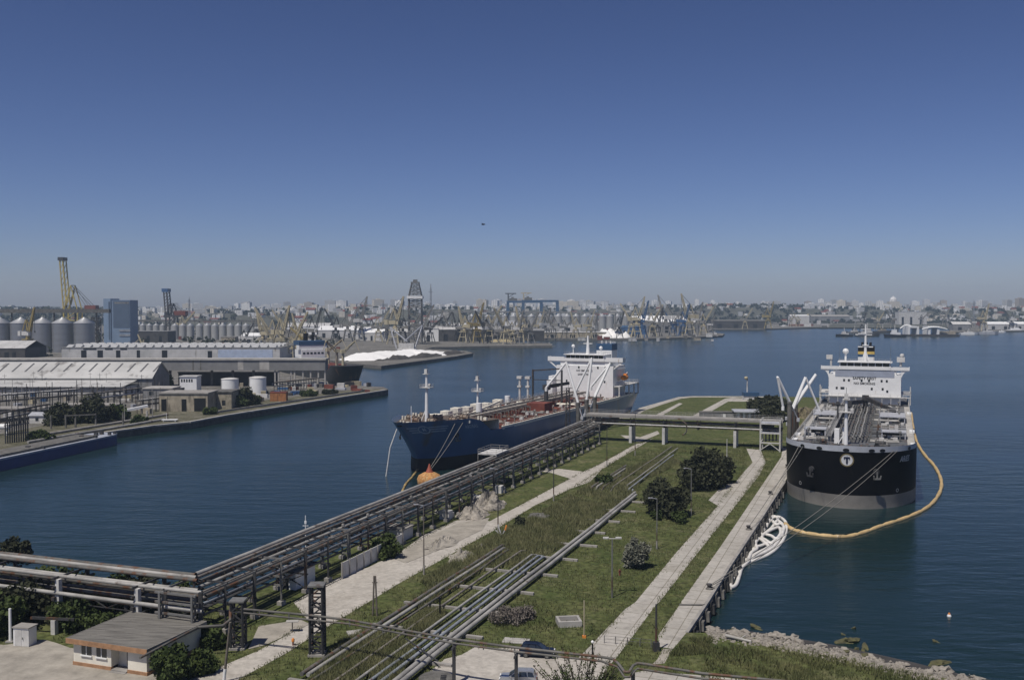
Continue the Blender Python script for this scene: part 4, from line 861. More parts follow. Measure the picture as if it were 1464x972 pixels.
def deck_gear(t, S, y0, y1, z, pm, seed, colm, rackh=2.0):
    rg = random.Random(seed); B = S.B
    # centre pipe run, one part per pipe
    for k, x in enumerate((-3.6, -2.7, -1.8, -.9, .2, 1.1, 2.0, 2.9, 3.8)):
        mb = MB(); zz = z + rackh + .25 * (k % 2); mb.path([(x, y0 + 2, zz)] + [(x + (.15 if i % 2 else 0), y0 + (y1 - y0) * i / 8, zz) for i in range(1, 8)] + [(x, y1, zz)], .15 + .08 * (k % 3 == 0), 7, False); part('cargo_pipe', mb, pm[k % len(pm)], t)
    mb = MB()
    for y in np.arange(y0 + 3, y1, 6): mb.bar((-4.4, y, z + rackh - .4), (4.6, y, z + rackh - .4), .3); [mb.bar((x, y, z), (x, y, z + rackh - .3), .25) for x in (-4.2, 0, 4.4)]
    part('pipe_support', mb, colm, t, kind='stuff')
    mb = MB(); mb.bx(-6.4, -5.0, y0, y1, z + rackh + .35, z + rackh + .5)
    for y in np.arange(y0, y1, 8): mb.bar((-6.3, y, z), (-6.3, y, z + rackh + .4), .2); mb.bar((-5.1, y, z), (-5.1, y, z + rackh + .4), .2)
    c = part('catwalk', mb, colm, t); mb = MB(); rails(mb, [(-6.4, y0, z + rackh + .5), (-6.4, y1, z + rackh + .5)]); rails(mb, [(-5, y0, z + rackh + .5), (-5, y1, z + rackh + .5)]); part('railing', mb, WHITED, c)
    # transverse crossovers with stand pipes
    n = 7
    for k in range(n):
        y = y0 + 6 + (y1 - y0 - 12) * k / (n - 1)
        for q in (-1, 1):
            mb = MB()
            for d in (0, .9): mb.tube((q * 4, y + d, z + 1.0 + .2 * d), (q * (B / 2 - 3.2 - rg.random()), y + d, z + 1.0 + .2 * d), .22, 7); mb.tube((q * (6 + d * 3), y + d, z), (q * (6 + d * 3), y + d, z + 1.8), .25, 7)
            part('crossover_pipe', mb, pm[(k + 1) % len(pm)], t)
    mb = MB()
    for k in range(6):
        y = y0 + 4 + (y1 - y0 - 8) * (k + .5) / 6
        for q in (-1, 1):
            x = q * (B * .27 + rg.uniform(-.8, .8)); mb.lathe((x, y, z), [(1.1, 0), (1.1, .7), (.8, .95), (.1, 1.05)], 12); mb.box((x + 1.7, y + 1, z + .5), (.8, .8, 1)); mb.tube((q * B * .38, y + 3, z), (q * B * .38, y + 3, z + 2.4), .2, 7); mb.lathe((q * B * .38, y + 3, z + 2.2), [(.35, 0), (.4, .5), (.1, .7)], 8)
    part('tank_hatch', mb, colm, t, kind='stuff')
    mb = MB()
    for k in range(150):
        x = rg.uniform(-B / 2 + 2.5, B / 2 - 2.5); y = rg.uniform(y0, y1)
        if abs(x) < 6.5: continue
        h = rg.uniform(.5, 1.5); mb.box((x, y, z + h / 2), (rg.uniform(.5, 1.4), rg.uniform(.5, 1.6), h), 0)
    part('deck_fitting', mb, WHITED, t, kind='stuff')
def deck_crane(t, x, y, z, h, jib, mat, k=1.0):
    mb = MB(); mb.tube((x, y, z), (x, y, z + h), .9 * k, 12, .75 * k); mb.box((x, y + .3, z + h + .8), (2.2 * k, 2.6 * k, 1.9 * k)); o = part('hose_crane', mb, mat, t)
    mb = MB(); q = (x + jib[0], y + jib[1], z + h + jib[2]); mb.bar((x, y, z + h + 1.0), q, .9 * k, 1.1 * k); mb.bar((x, y, z + h + 1.0), ((x + q[0]) / 2, (y + q[1]) / 2, (z + h + 1 + q[2]) / 2), 1.2 * k, 1.3 * k); part('jib', mb, mat, o)
    mb = MB(); mb.bar(q, (q[0], q[1], q[2] - 3), .08); mb.box((q[0], q[1], q[2] - 3.2), (.4, .4, .6)); part('hook_block', mb, BLACK, o)
def light_mast(t, x, y, z, h, name='foremast', arms=True, w=.55):
    mb = MB(); mb.tube((x, y, z), (x, y, z + h), w, 10, w * .55); mb.bar((x - 2, y, z), (x, y, z + h * .3), .25); o = part(name, mb, WHITE, t)
    mb = MB(); mb.box((x, y, z + h * .72), (3.6, 2.2, .2)); rails(mb, [(x - 1.8, y - 1.1, z + h * .72), (x + 1.8, y - 1.1, z + h * .72), (x + 1.8, y + 1.1, z + h * .72), (x - 1.8, y + 1.1, z + h * .72), (x - 1.8, y - 1.1, z + h * .72)], .9, .06, 1.2)
    mb.box((x + 1.4, y - .6, z + h * .78), (.7, .6, .7)); mb.box((x, y, z + h), (1.8, 1.6, .16)); mb.box((x, y - .2, z + h + .8), (.9, .8, 1.3)); part('light_platform', mb, WHITED, o)
    mb = MB(); mb.tube((x, y, z + h), (x, y, z + h + 3), .06, 5); part('aerial', mb, STEEL, o)
def bridge_house(t, S, yf, w, z0, zb, wing, opts):
    """white accommodation block; yf is the y of its front"""
    # blk: front wall
    d = opts.get('depth', 15); mb = MB(); mb.bx(-w / 2, w / 2, yf, yf + d, z0, zb - 1.6)
    for k in range(1, int((zb - z0) / 2.9)): mb.bx(-w / 2 - .35, w / 2 + .35, yf + 3, yf + d + .5, z0 + k * 2.9, z0 + k * 2.9 + .15)
    mb.bx(-w / 2 + 1.6, w / 2 - 1.6, yf + .6, yf + d - 1, zb - 1.6, zb)
    house = part('bridge_house', mb, WHITE, t)
    mb = MB(); mb.bx(-wing / 2, wing / 2, yf + .3, yf + 3.8, zb, zb + .25); mb.bx(-wing / 2, wing / 2, yf + .2, yf + .35, zb + .252, zb + (1.45 if opts.get('round', True) else 2.0))
    mb.bx(-wing / 2, -wing / 2 + .15, yf + .352, yf + 3.8, zb + .252, zb + (1.45 if opts.get('round', True) else 2.0)); mb.bx(wing / 2 - .15, wing / 2, yf + .352, yf + 3.8, zb + .252, zb + (1.45 if opts.get('round', True) else 2.0))
    part('bridge_wing', mb, WHITE, t)
    for q in (-1, 1):
        mb = MB(); x0, x1 = q * (w / 2 + .01), q * (wing / 2 - .6)
        if opts.get('round', True): pr = [(x0, zb - 3.8)] + [(x0 + (x1 - x0) * (1 - math.cos(a)), zb - 3.8 + 3.7 * math.sin(a)) for a in np.linspace(.15, math.pi / 2, 7)] + [(x0, zb - .01)]
        else: pr = [(x0, zb - 2.6), (x0, zb - 3.0), (x1, zb - .35), (x1, zb - .01), (x1 - q * .5, zb - .01)]
        n = len(pr); vs = [(p[0], yf + .5, p[1]) for p in pr] + [(p[0], yf + 1.0, p[1]) for p in pr]
        mb.add(vs, [tuple(range(n)), tuple(range(2 * n - 1, n - 1, -1))] + [(i, n + i, n + (i + 1) % n, (i + 1) % n) for i in range(n)]); part('wing_bracket', mb, WHITE, t)
    ww = opts.get('wheel', w * .68); mb = MB(); mb.bx(-ww / 2, ww / 2, yf - .1, yf + 9, zb + .26, zb + 1.5); mb.bx(-ww / 2, ww / 2, yf + .05, yf + 9, zb + 1.5, zb + 2.9); mb.bx(-ww / 2 - .5, ww / 2 + .5, yf - .6, yf + 9.4, zb + 2.9, zb + 3.15)
    wh = part('wheelhouse', mb, WHITE, t); n = opts.get('nwin', 7)
    for k in range(n):
        x = -ww / 2 + .4 + (ww - .8) * (k + .5) / n; mb = MB(); mb.bx(x - (ww - .8) / n * .44, x + (ww - .8) / n * .44, yf - .02, yf + .04, zb + 1.55, zb + 2.8); part('wheelhouse_window', mb, GLASS, wh)
    mb = MB(); rails(mb, [(-ww / 2, yf - .5, zb + 3.15), (ww / 2, yf - .5, zb + 3.15), (ww / 2, yf + 9, zb + 3.15)], 1.1, .06, 2); part('railing', mb, WHITED, t)
    for z, xs in opts['ports']:
        for x in xs: mb = MB(); mb.bx(x - .35, x + .35, yf - .05, yf + .02, z - .45, z + .45); part('window', mb, GLASS, house)
    for z, txt, sz in opts['text']:
        mt = text_mesh(txt, sz); mb = MB(); mb.add([(v[0], yf - .06, z + v[1]) for v in mt.v], mt.f); part('lettering', mb, BLACK, house)
    return house
# ---------------------------------------------------------------- the black tanker
SH = Ship(178, 31.4, 11.6, 13.6, 20, 2.0, 21, 19); SH.q = (1.95, 2.2)
BT = thing('black_tanker', 'black hulled tanker with white bridge and round T emblem on its bow', 'tanker', (80.1, 236.7, 0), -rad(21.0))
BOOTG = M('grey_boot_top', (0.24, 0.225, 0.20), 0.6, var=0.25, scale=0.12, rust=0.25, rustc=(0.16, 0.15, 0.14))
HBLK = M('black_hull', (0.006, 0.006, 0.007), 0.5, var=0.5, scale=0.12, rust=0.06, rustc=(0.02, 0.018, 0.016), spec=0.06)
DECKG = M('grey_deck', (0.10, 0.105, 0.11), 0.7, var=0.3, scale=0.25, rust=0.45)
part('hull', SH.skin(3.3, lambda y: min(SH.top(y), 13.9), 8), HBLK, BT)
part('boot_top', SH.skin(-1.5, 3.3, 3), BOOTG, BT)
def bul(y): return SH.top(y) + (1.25 if y < 19 else .35 if y > 21.5 else 1.25 - (y - 19) * .36)
part('bulwark', SH.skin(lambda y: min(SH.top(y), 13.9) if y < 24 else SH.top(y), bul, 1), M('bulwark_grey', (0.50, 0.52, 0.56), 0.5, var=0.15, scale=0.3), BT)
part('deck', SH.deckplate(19.9, 177.8, 11.55), DECKG, BT); part('forecastle_deck', SH.deckplate(-2.6, 20.5, 13.3), DECKG, BT)
for a in (-11.5, -6.5, -.2, 5.6, 8.2, 17.5):
    mb = MB(); vs = []
    for i in range(12): q = 2 * math.pi * i / 12; vs.append(SH.surf(a + .75 * math.cos(q), 14.35 + .42 * math.sin(q), .1))
    mb.add(vs, [tuple(range(12))]); part('chock', mb, DARK, BT)
mb = MB(); mb.bx(-15, 15, 20.3, 20.6, 11.6, 13.25); part('forecastle_bulkhead', mb, WHITED, BT)
e = part('bow_emblem', SH.ring(0, 11.9, 1.6, .28), M('emblem_gold', (0.22, 0.18, 0.09), 0.6), BT)
mb = MB(); vs = [SH.surf(1.3 * math.cos(q), 11.9 + 1.3 * math.sin(q), .05) for q in np.linspace(0, 2 * math.pi, 25)[:-1]]; mb.add(vs, [tuple(range(24))]); part('white_disc', mb, WHITE, e)
mb = MB()
for x0, x1, z0, z1 in ((-.2, .2, 11.0, 12.35), (-.68, .68, 12.36, 12.7), (-.7, -.46, 12.12, 12.36), (.46, .7, 12.12, 12.36)):
    mb.add([SH.surf(x, z, .12) for x, z in ((x0, z0), (0, z0), (x1, z0), (x1, z1), (0, z1), (x0, z1))], [(0, 1, 4, 5), (1, 2, 3, 4)] if x0 < 0 < x1 else [(0, 2, 3, 5)])
part('letter_mark', mb, M('emblem_blue', (0.01, 0.015, 0.05), 0.5), e)
part('name_lettering', SH.decal('ARIES', 2.0, 15.6, 11.9, 1, .25, .8), WHITED, BT)
def anchor(a, z, t, S, label):
    p = V(S.surf(a, z, .3)); n = (V(S.surf(a, z, 1.3)) - p).normalized(); tt = (V(S.surf(a + .5, z, .3)) - p).normalized()
    mb = MB(); mb.tube(p - n * .2 + V(0, 0, .9), p + n * .35 + V(0, 0, .9), .7, 12); o = part('anchor_pocket', mb, STEELD, t)
    mb = MB(); mb.bar(p + n * .5 + V(0, 0, .9), p + n * .6 + V(0, 0, -1.0), .3); mb.bar(p + n * .6 - tt * .8 + V(0, 0, -.8), p + n * .6 + tt * .8 + V(0, 0, -.8), .35)
    for q in (-1, 1): mb.bar(p + n * .6 + tt * .75 * q + V(0, 0, -.9), p + n * .75 + tt * .9 * q + V(0, 0, 0), .3)
    part('anchor', mb, STEELD if a < 0 else STEEL, t)
anchor(-8.5, 8.0, BT, SH, ''); anchor(6.6, 8.4, BT, SH, '')
for a, z in ((-13, 4.6), (13.2, 4.2)):
    mb = MB(); mt = text_mesh('O', 1.3); mb.add([SH.surf(a + v[0], z + v[1], .08) for v in mt.v], mt.f); part('thruster_mark', mb, WHITED, BT)
mb = MB()
for x, y in ((-8, 9), (-3.5, 5.5), (3.5, 5.5), (8, 9), (-7, 14.5), (7, 14.5)): winch(mb, x, y, 13.3)
for x, y in ((-10.5, 6), (-5.5, 2.6), (5.5, 2.6), (10.5, 6), (-13, 12), (13, 12)):
    for q in (-.5, .5): mb.tube((x + q, y, 13.3), (x + q, y, 14.3), .28, 8)
part('windlass', mb, STEELD, BT, kind='stuff')
light_mast(BT, -1.0, 15.5, 13.3, 11.5, 'foremast')
mb = MB(); mb.bx(-3.9, -2.7, 17, 19, 13.3, 17.0); mb.bx(-1.9, -1.4, 17, 19, 13.3, 17.2); part('store_locker', mb, WHITE, BT)
deck_gear(BT, SH, 24, 138, 11.6, [STEEL, PIPE, STEELD, PIPED, PIPE], 5, STEEL, 2.2)
for x0, x1, y0, y1, nm in ((-14.0, -6.6, 84, 98, 'hose_platform'), (6.0, 13.8, 84, 98, 'hose_platform'), (-13.6, -7.5, 44, 50, 'deck_platform'), (7.0, 13.6, 44, 50, 'deck_platform')):
    mb = MB(); mb.bx(x0, x1, y0, y1, 13.4, 13.6)
    for x in (x0 + .3, x1 - .3):
        for y in (y0 + .3, y1 - .3): mb.bar((x, y, 11.6), (x, y, 13.4), .3)
    o = part(nm, mb, GREYP, BT); mb = MB(); rails(mb, [(x0, y0, 13.6), (x1, y0, 13.6), (x1, y1, 13.6), (x0, y1, 13.6), (x0, y0, 13.6)], 1.1, .07); part('railing', mb, WHITED, o)
deck_crane(BT, -3.6, 92, 11.6, 4.2, (6.5, 30, -.6), STEELD); deck_crane(BT, 1.2, 112, 11.6, 4.4, (9.5, -13, -2.2), STEELD)
mb = MB(); mb.tube((-5.2, 60, 11.6), (-5.2, 60, 19.5), .35, 8, .25); mb.bar((-7, 60, 19), (-3.4, 60, 19), .4); mb.box((-5.2, 60, 19.6), (1, 1, .8)); part('derrick_post', mb, STEELD, BT)
for q in (-1, 1): mb = MB(); rails(mb, [(q * (SH.hb(y, 11.6) - .3), y, 11.9) for y in (26, 45, 70, 100, 130, 150, 170)], 1.1, .08, 2.5); part('deck_railing', mb, WHITED, BT)
for q in (-1, 1):
    mb = MB(); yy = [22, 26, 32, 40, 60, 100, 140]; mb.add([(q * (SH.hb(y, 11.6) - d), y, 11.63) for y in yy for d in (.25, 1.9)], [(2 * i, 2 * i + 1, 2 * i + 3, 2 * i + 2)[::q] for i in range(6)]); part('side_walkway', mb, CONCL, BT)
mb = MB()
for x, y in ((-15, 30), (-15.2, 42), (15.2, 30), (15.3, 60), (-15.2, 110), (15.2, 112)): mb.bx(x - .7, x + .7, y, y + 4.5, 11.6, 12.1)
part('bulwark_step', mb, WHITE, BT)
hs = bridge_house(BT, SH, 143, 25.4, 11.6, 24.4, 31.2, dict(wheel=18.2, nwin=7, depth=16, ports=[(22.9, (-6, -1.2, 1.4, 5.4, 7.1)), (20.6, (-7.2, -5.5, -1, 1.6, 6, 7.8)), (17.6, (-9.8, -8.1, -7.4, 2.6, 6.4)), (16.8, (8,))], text=[(21.4, 'SAFETY FIRST', 1.4), (19.5, 'NO SMOKING', 1.2)]))
mb = MB(); mb.bx(-10.4, 10.4, 142.9, 142.96, 22.0, 24.2); part('recess_shade_band', mb, M('painted_recess_shade', (0.30, 0.33, 0.40), 0.6, var=.1), hs)  # shade of the recess under the bridge, painted on as a blue-grey band
mb = MB()
for q in (-1, 1): mb.bx(q * 12.9 - (3.4 if q < 0 else 0), q * 12.9 + (3.4 if q > 0 else 0), 146, 160, 15.4, 15.7); rails(mb, [(q * 13, 146, 15.7), (q * 16.2, 146, 15.7), (q * 16.2, 160, 15.7)], 1.1, .08); mb.bar((q * 16, 146.3, 11.6), (q * 16, 146.3, 18.5), .35); mb.bar((q * 16, 152.3, 11.6), (q * 16, 152.3, 15.4), .3)
mb.bx(-16, 16, 141.2, 142.85, 14.6, 14.8)
for x in np.arange(-15.5, 16, 3.1): mb.bar((x, 141.4, 11.6), (x, 141.4, 14.6), .2)
rails(mb, [(-16, 141.3, 14.8), (16, 141.3, 14.8)], 1.1, .08); part('boat_deck', mb, WHITED, BT)
mb = MB(); mb.bx(-3, 3, 163, 170, 11.6, 28.5); fu = part('funnel', mb, WHITE, BT)
for nm, z0, z1, m in (('blue_band', 28.5, 29.5, BLUEG), ('gold_band', 29.5, 30.6, M('funnel_gold', (0.50, 0.36, 0.10), .6)), ('black_top', 30.6, 32.6, BLACK)):
    mb = MB(); mb.bx(-3.05, 3.05, 162.95, 170.05, z0 + .002, z1); part(nm, mb, m, fu)
mb = MB()
for x in (-1.5, 0, 1.5): mb.tube((x, 166, 32.6), (x, 166.5, 34), .45, 8)
part('exhaust_pipe', mb, BLACK, fu)
mb = MB(); mb.tube((0.1, 148, 27.6), (0.1, 148, 41.5), .6, 10, .25); mb.bar((-2.6, 148, 33), (2.8, 148, 33), .35); mb.bar((-3.6, 148, 37.6), (2.4, 148, 37.6), .3); mb.bar((-1.6, 148, 39.6), (1.8, 148, 39.6), .22); mb.bar((-1.2, 148, 27.6), (.1, 148, 32), .3); mb.bar((1.4, 148, 27.6), (.1, 148, 32), .3); mb.box((.1, 147.5, 33.6), (2.2, .4, .3)); mb.box((-1.2, 147.6, 38), (2.8, .4, .3)); part('radar_mast', mb, WHITE, BT)
mb = MB(); mb.tube((-7, 149, 27.6), (-7, 149, 30.2), .4, 8); mb.lathe((-7, 149, 30.1), [(.35, 0), (1.0, .5), (1.15, 1.1), (.9, 1.8), (.3, 2.15)], 14); part('radome', mb, WHITE, BT)
mb = MB(); mb.box((-12.8, 148, 29), (2.2, 1.4, 1.6)); mb.tube((-12.2, 148, 25.8), (-12.2, 148, 29), .4, 8); part('wing_equipment', mb, WHITED, BT); mb = MB(); mb.box((12.6, 150, 28.3), (2.8, 2, 1.8)); mb.tube((12.6, 150, 25.8), (12.6, 150, 28.6), .5, 8); mb.lathe((13, 150, 29.2), [(.5, 0), (.9, .6), (.5, 1.3)], 10); part('wing_equipment', mb, WHITED, BT)
mb = MB()
for x in (-9, 9): mb.tube((x, 146, 27.6), (x, 146, 33.5), .05, 5)
part('whip_aerial', mb, STEEL, BT)
# ---------------------------------------------------------------- the blue tanker
SB = Ship(166, 31.6, 10.2, 13.9, 24, 10.0, 38, 35, kn=3.6); SB.q = (1.5, 1.38)
UT = thing('blue_tanker', 'blue hulled tanker with red deck and white bridge, berthed left of the pipe rack', 'tanker', (-27.9, 292.4, 0), -rad(25))
HBLU = M('blue_hull', (0.062, 0.135, 0.28), 0.3, spec=.7, var=0.25, scale=0.07, rust=0.28, rustc=(0.10, 0.10, 0.11), stretch=(1, 1, .3))
BOOTB = M('brown_boot_top', (0.025, 0.021, 0.016), 0.7, var=0.4, scale=0.15, rust=0.3)
DECKR = M('red_deck', (0.13, 0.042, 0.03), 0.8, var=0.35, scale=0.25, rust=0.2)
PALEB = M('pale_blue_paint', (0.34, 0.43, 0.53), 0.5, var=0.2)
part('hull', SB.skin(3.4, SB.top, 9), HBLU, UT); part('boot_top', SB.skin(-1.5, 3.4, 4), BOOTB, UT)
part('bulwark', SB.skin(SB.top, lambda y: SB.top(y) + (.9 if y < 24 else .12), 1), HBLU, UT)
mb = SB.deckplate(23.9, 159.8, 10.05); part('deck', mb, DECKR, UT); part('forecastle_deck', SB.deckplate(-9.6, 24.6, 13.5), M('rusty_deck', (.10, .08, .065), .85, var=.5, scale=.4, rust=.5), UT)
mb = MB(); mb.bx(-14.8, 14.8, 24.3, 24.7, 10.1, 13.45); part('forecastle_bulkhead', mb, CREAM, UT)
mb = MB()
for q in (-1, 1):
    pts = [(q * (SB.hb(y, 10.2) - .1), y, 10.5) for y in (26, 40, 60, 80, 100, 130, 158)]
    for a, b in zip(pts[:-1], pts[1:]): mb.bar(a, b, .5, 1.0)
part('cream_gunwale', mb, CREAM, UT)
for q in (-1, 1): mb = MB(); rails(mb, [(q * (SB.hb(y, 10.2) - .5), y, 10.2) for y in (27, 45, 70, 100, 130, 156)], 1.2, .08, 2.5); part('deck_railing', mb, CREAM, UT)
e = part('bow_emblem', SB.ring(6.6, 12.6, 1.9, .34, 26, 1.3), PALEB, UT)
mb = MB()
def strip(S, mb, a0, a1, z, h):
    n = 8; vs = []
    for i in range(n + 1):
        a = a0 + (a1 - a0) * i / n; vs += [S.surf(a, z - h / 2, .08), S.surf(a, z + h / 2, .08)]
    mb.add(vs, [(2 * i, 2 * i + 2, 2 * i + 3, 2 * i + 1) for i in range(n)])
for k, z in enumerate((13.3, 12.6, 11.9)): strip(SB, mb, 1.6 + .4 * k, 4.9, z, .32); strip(SB, mb, 8.4, 15.2 - .9 * k, z, .32)
part('emblem_stripe', mb, PALEB, e)
mt = text_mesh('M', 1.5); mb = MB(); mb.add([SB.surf(6.6 + v[0], 12.6 + v[1], .1) for v in mt.v], mt.f); part('emblem_letter', mb, PALEB, e)
part('name_lettering', SB.decal('ARDEAS', 1.5, 23.5, 12.3, 1, .1, .95), PALEB, UT)
anchor(15.5, 9.2, UT, SB, '')
mb = MB(); mb.path([(-1.2, -9.5, 13.2), (-2.2, -11.6, 8), (-2.8, -13, -.5)], .16, 6); part('anchor_chain', mb, WHITED, UT)
anchor(-12, 9.2, UT, SB, '')
mb = MB()
for x, y in ((-7, 8), (-2.5, 3), (3, 3), (7.5, 8), (-7, 16), (7, 16), (0, 12)): winch(mb, x, y, 13.5, 1.1)
part('windlass', mb, M('winch_paint', (.16, .09, .06), .8, var=.6, scale=.5, rgb2=(.3, .27, .22)), UT, kind='stuff')
mb = MB()
for x, y in ((-10, 9), (-4, -2), (4, -2), (10.5, 9), (11.5, 18), (-11.5, 18), (1.5, -6)):
    for q in (-.5, .5): mb.tube((x + q, y, 13.5), (x + q, y, 14.7), .3, 8)
    mb.box((x + 1.4, y + 1, 13.9), (1, .8, .8))
part('mooring_bitts', mb, CREAM, UT, kind='stuff')
light_mast(UT, -.6, 6.5, 13.5, 14.5, 'foremast', w=.58)
mb = MB(); mb.tube((1.2, -5.5, 13.5), (1.2, -5.5, 19.5), .12, 6); part('jackstaff', mb, WHITE, UT)
mb = MB(); mb.lathe((0, -9.6, 14.0), [(.9, 0), (1.0, .6), (.7, 1.2)], 10); part('bow_fender', mb, BLACK, UT)
deck_gear(UT, SB, 27, 134, 10.1, [CREAM, PIPER, PIPED, STEEL, RED], 9, PIPER, 2.6)
light_mast(UT, -3.5, 46, 10.1, 13.2, 'vent_mast', w=.45)
mb = MB(); mb.tube((-1.5, 43, 10.1), (-1.5, 43, 16), 1.0, 12); mb.tube((-6.5, 76, 10.1), (-6.5, 76, 15.5), 1.0, 12); part('vent_post', mb, WHITE, UT)
for y in (28, 33, 40, 47, 55, 62, 70, 80): mb = MB(); mb.bx(-14.6, -11.5, y, y + 3.2, 10.1, 12.6 + (y % 3) * .4); part('deck_house', mb, CREAM, UT)
mb = MB(); mb.bx(3, 10, 72, 79, 10.1, 13.6); part('red_tank', mb, RED, UT)
mb = MB()
for y in np.arange(30, 120, 7.5): mb.bx(-13.5, 14.6, y, y + .35, 10.08, 10.75)
part('deck_girder', mb, DECKR, UT)
deck_crane(UT, -4.6, 66, 10.1, 3.4, (1.0, -40, -2.4), CREAM, .45); deck_crane(UT, 3, 90, 10.1, 7, (1, 20, 1.0), STEELD)
mb = MB()
for x in (-6, 6): mb.bar((x, 98, 10.1), (x, 98, 24), .6)
mb.bar((-6, 98, 23.5), (6, 98, 24.5), .5); mb.bar((-6, 98, 20), (6, 98, 20), .3); part('gantry_post', mb, STEELD, UT)
for x in (-12.5, -9): mb = MB(); mb.tube((x, 100, 10.1), (x, 100, 20), .45, 10); mb.box((x, 100, 20.5), (2.0, 1.6, 1.0)); mb.box((x, 100, 17), (1.6, 1.4, .7)); part('floodlight_post', mb, WHITED, UT)
hs = bridge_house(UT, SB, 138, 25.4, 10.1, 24.9, 33.6, dict(wheel=17.5, nwin=8, depth=15, round=False, ports=[(22.6, (-10, -7.2, -2.5, 1.2, 6, 9.3)), (19.9, (-10.2, -7, 9.4)), (16.8, (-8, 5, 9))], text=[(21.2, 'NO SMOKING', 1.15), (19.6, 'SAFETY FIRST', 1.0)]))
mb = MB(); mb.bx(-15.5, -12.9, 134, 146, 10.1, 17.2); mb.bx(-15, -13.2, 135, 140, 17.2, 18.8); part('side_house', mb, WHITE, UT)
mb = MB(); mb.bx(13, 15.6, 138.2, 164, 14.8, 15.1)
for y in (138.4, 145, 151, 158, 163.7): mb.bar((15.3, y, 10.2), (15.3, y, 14.8), .5)
mb.bx(-15.6, -13, 146.3, 164, 14.8, 15.1); mb.bx(-12.9, 12.9, 153.8, 164, 14.8, 15.1); rails(mb, [(15.5, 138, 15.1), (15.5, 164, 15.1), (-15.5, 164, 15.1)], 1.1, .08); part('poop_deck', mb, WHITED, UT)
lifeboat(UT, 15.0, 146, 18.3); lifeboat(UT, -15.0, 149, 19.5)
mb = MB(); mb.bx(-.5, 6.5, 154, 161, 15.1, 29.2); f = part('funnel', mb, WHITE, UT); mb = MB(); mb.bx(-.55, 6.55, 153.95, 161.05, 29.202, 32); part('blue_top', mb, BLUEG, f); mb = MB()
for x in (1, 3, 5): mb.tube((x, 157, 32), (x, 157, 33.2), .45, 8)
part('exhaust_pipe', mb, WHITED, f)
mb = MB(); mb.tube((0, 142, 28), (0, 142, 35.8), .85, 10, .3); mb.bar((-2, 142, 32.5), (2, 142, 32.5), .3); part('radar_mast', mb, WHITE, UT)
for x, z in ((-7, 30.6), (5.5, 30)):
    mb = MB(); mb.tube((x, 143, 28), (x, 143, z), .2, 6); mb.lathe((x, 143, z - .1), [(.3, 0), (.8, .5), (.8, 1), (.3, 1.5)], 10); part('radome', mb, WHITE, UT)
# ================================================================ lines, buoy, booms, barge
def W(S_obj, p): return Matrix.Translation(S_obj.location) @ Matrix.Rotation(S_obj.rotation_euler.z, 4, 'Z') @ V(p)
def line(p, q, sag, r, label, mat=ROPE, name='mooring_line'):
    p, q = V(p), V(q); mb = MB(); mb.path([p.lerp(q, i / 12) - V(0, 0, sag * 4 * (i / 12) * (1 - i / 12)) for i in range(13)], r, 5); return solo(name, mb, mat, label, 'rope', 'mooring lines')
bq = V(G(1014, 842)) + V(0, 0, .6)
line(W(BT, SH.surf(11.2, 14.2, .2)), bq, 1.0, .065, 'long grey mooring line from the black tanker\'s right bow to the quay, upper of two')
line(W(BT, SH.surf(12.4, 14.2, .2)), bq + V(0, 0, -.2), 2.0, .065, 'long grey mooring line from the black tanker\'s right bow to the quay, lower of two')
line(W(BT, SH.surf(-12.6, 14.2, .2)), V(G(1070, 757)) + V(0, 0, .6), .8, .08, 'mooring line from the black tanker\'s left bow to the rusty bollard')
line(W(BT, SH.surf(-11.2, 14.2, .2)), V(G(1101, 707)) + V(0, 0, .6), .5, .08, 'mooring line from the black tanker\'s left bow to the small dark bollard')
BU = V(G(614, 692, 0))
line(W(UT, SB.surf(18, 13.9, .2)), BU + V(0, 0, 4.2), .5, .09, 'left of two pale mooring lines from the blue tanker to the orange buoy')
line(W(UT, SB.surf(21, 13.9, .2)), BU + V(.5, 0, 4.2), .5, .09, 'right of two pale mooring lines from the blue tanker to the orange buoy')
t = thing('mooring_buoy', 'big orange mooring buoy with a pointed red top below the blue tanker\'s bow', 'buoy', BU)
mb = MB(); mb.lathe(BU, [(2.6, -1), (3.3, .3), (3.4, 1.5), (2.9, 2.5), (1.6, 3.2), (.5, 3.4)], 20); part('float', mb, M('buoy_orange', (0.42, 0.20, 0.065), .8, var=.45, scale=1.1, rust=.6, rustc=(.50, .36, .17), bump=.6), t, True)
mb = MB(); mb.lathe(BU, [(1.2, 3.0), (.6, 4.2), (.15, 5.6)], 8); part('pointed_top', mb, M('buoy_red', (.28, .07, .04), .7), t, True)
def boom(pts, r, label, mat, z=.1, n=7, name='floating_boom'):
    P = [V(G(x, y, z)) for x, y in pts]; Q = []
    for i in range(len(P) - 1):
        p0, p1, p2, p3 = P[max(0, i - 1)], P[i], P[i + 1], P[min(len(P) - 1, i + 2)]
        for k in range(6):
            u = k / 6; Q.append(.5 * ((2 * p1) + (p2 - p0) * u + (2 * p0 - 5 * p1 + 4 * p2 - p3) * u * u + (3 * p1 - p0 - 3 * p2 + p3) * u ** 3))
    Q.append(P[-1]); mb = MB(); mb.path(Q, [r * (1.0 if i % 4 else .72) for i in range(len(Q))], n); return solo(name, mb, mat, label, 'boom')
YB = M('boom_yellow', (0.47, 0.34, 0.165), .7, var=.3, scale=.6, rust=.3, rustc=(.6, .5, .35))
boom([(1122, 748), (1132, 756), (1152, 762), (1182, 766), (1210, 767), (1235, 761), (1262, 751), (1290, 742), (1318, 730), (1335, 717), (1345, 700), (1345, 684), (1336, 666), (1322, 650), (1311, 632), (1306, 612), (1303, 590)], .5, 'yellow floating boom curving round the black tanker\'s bow', YB)
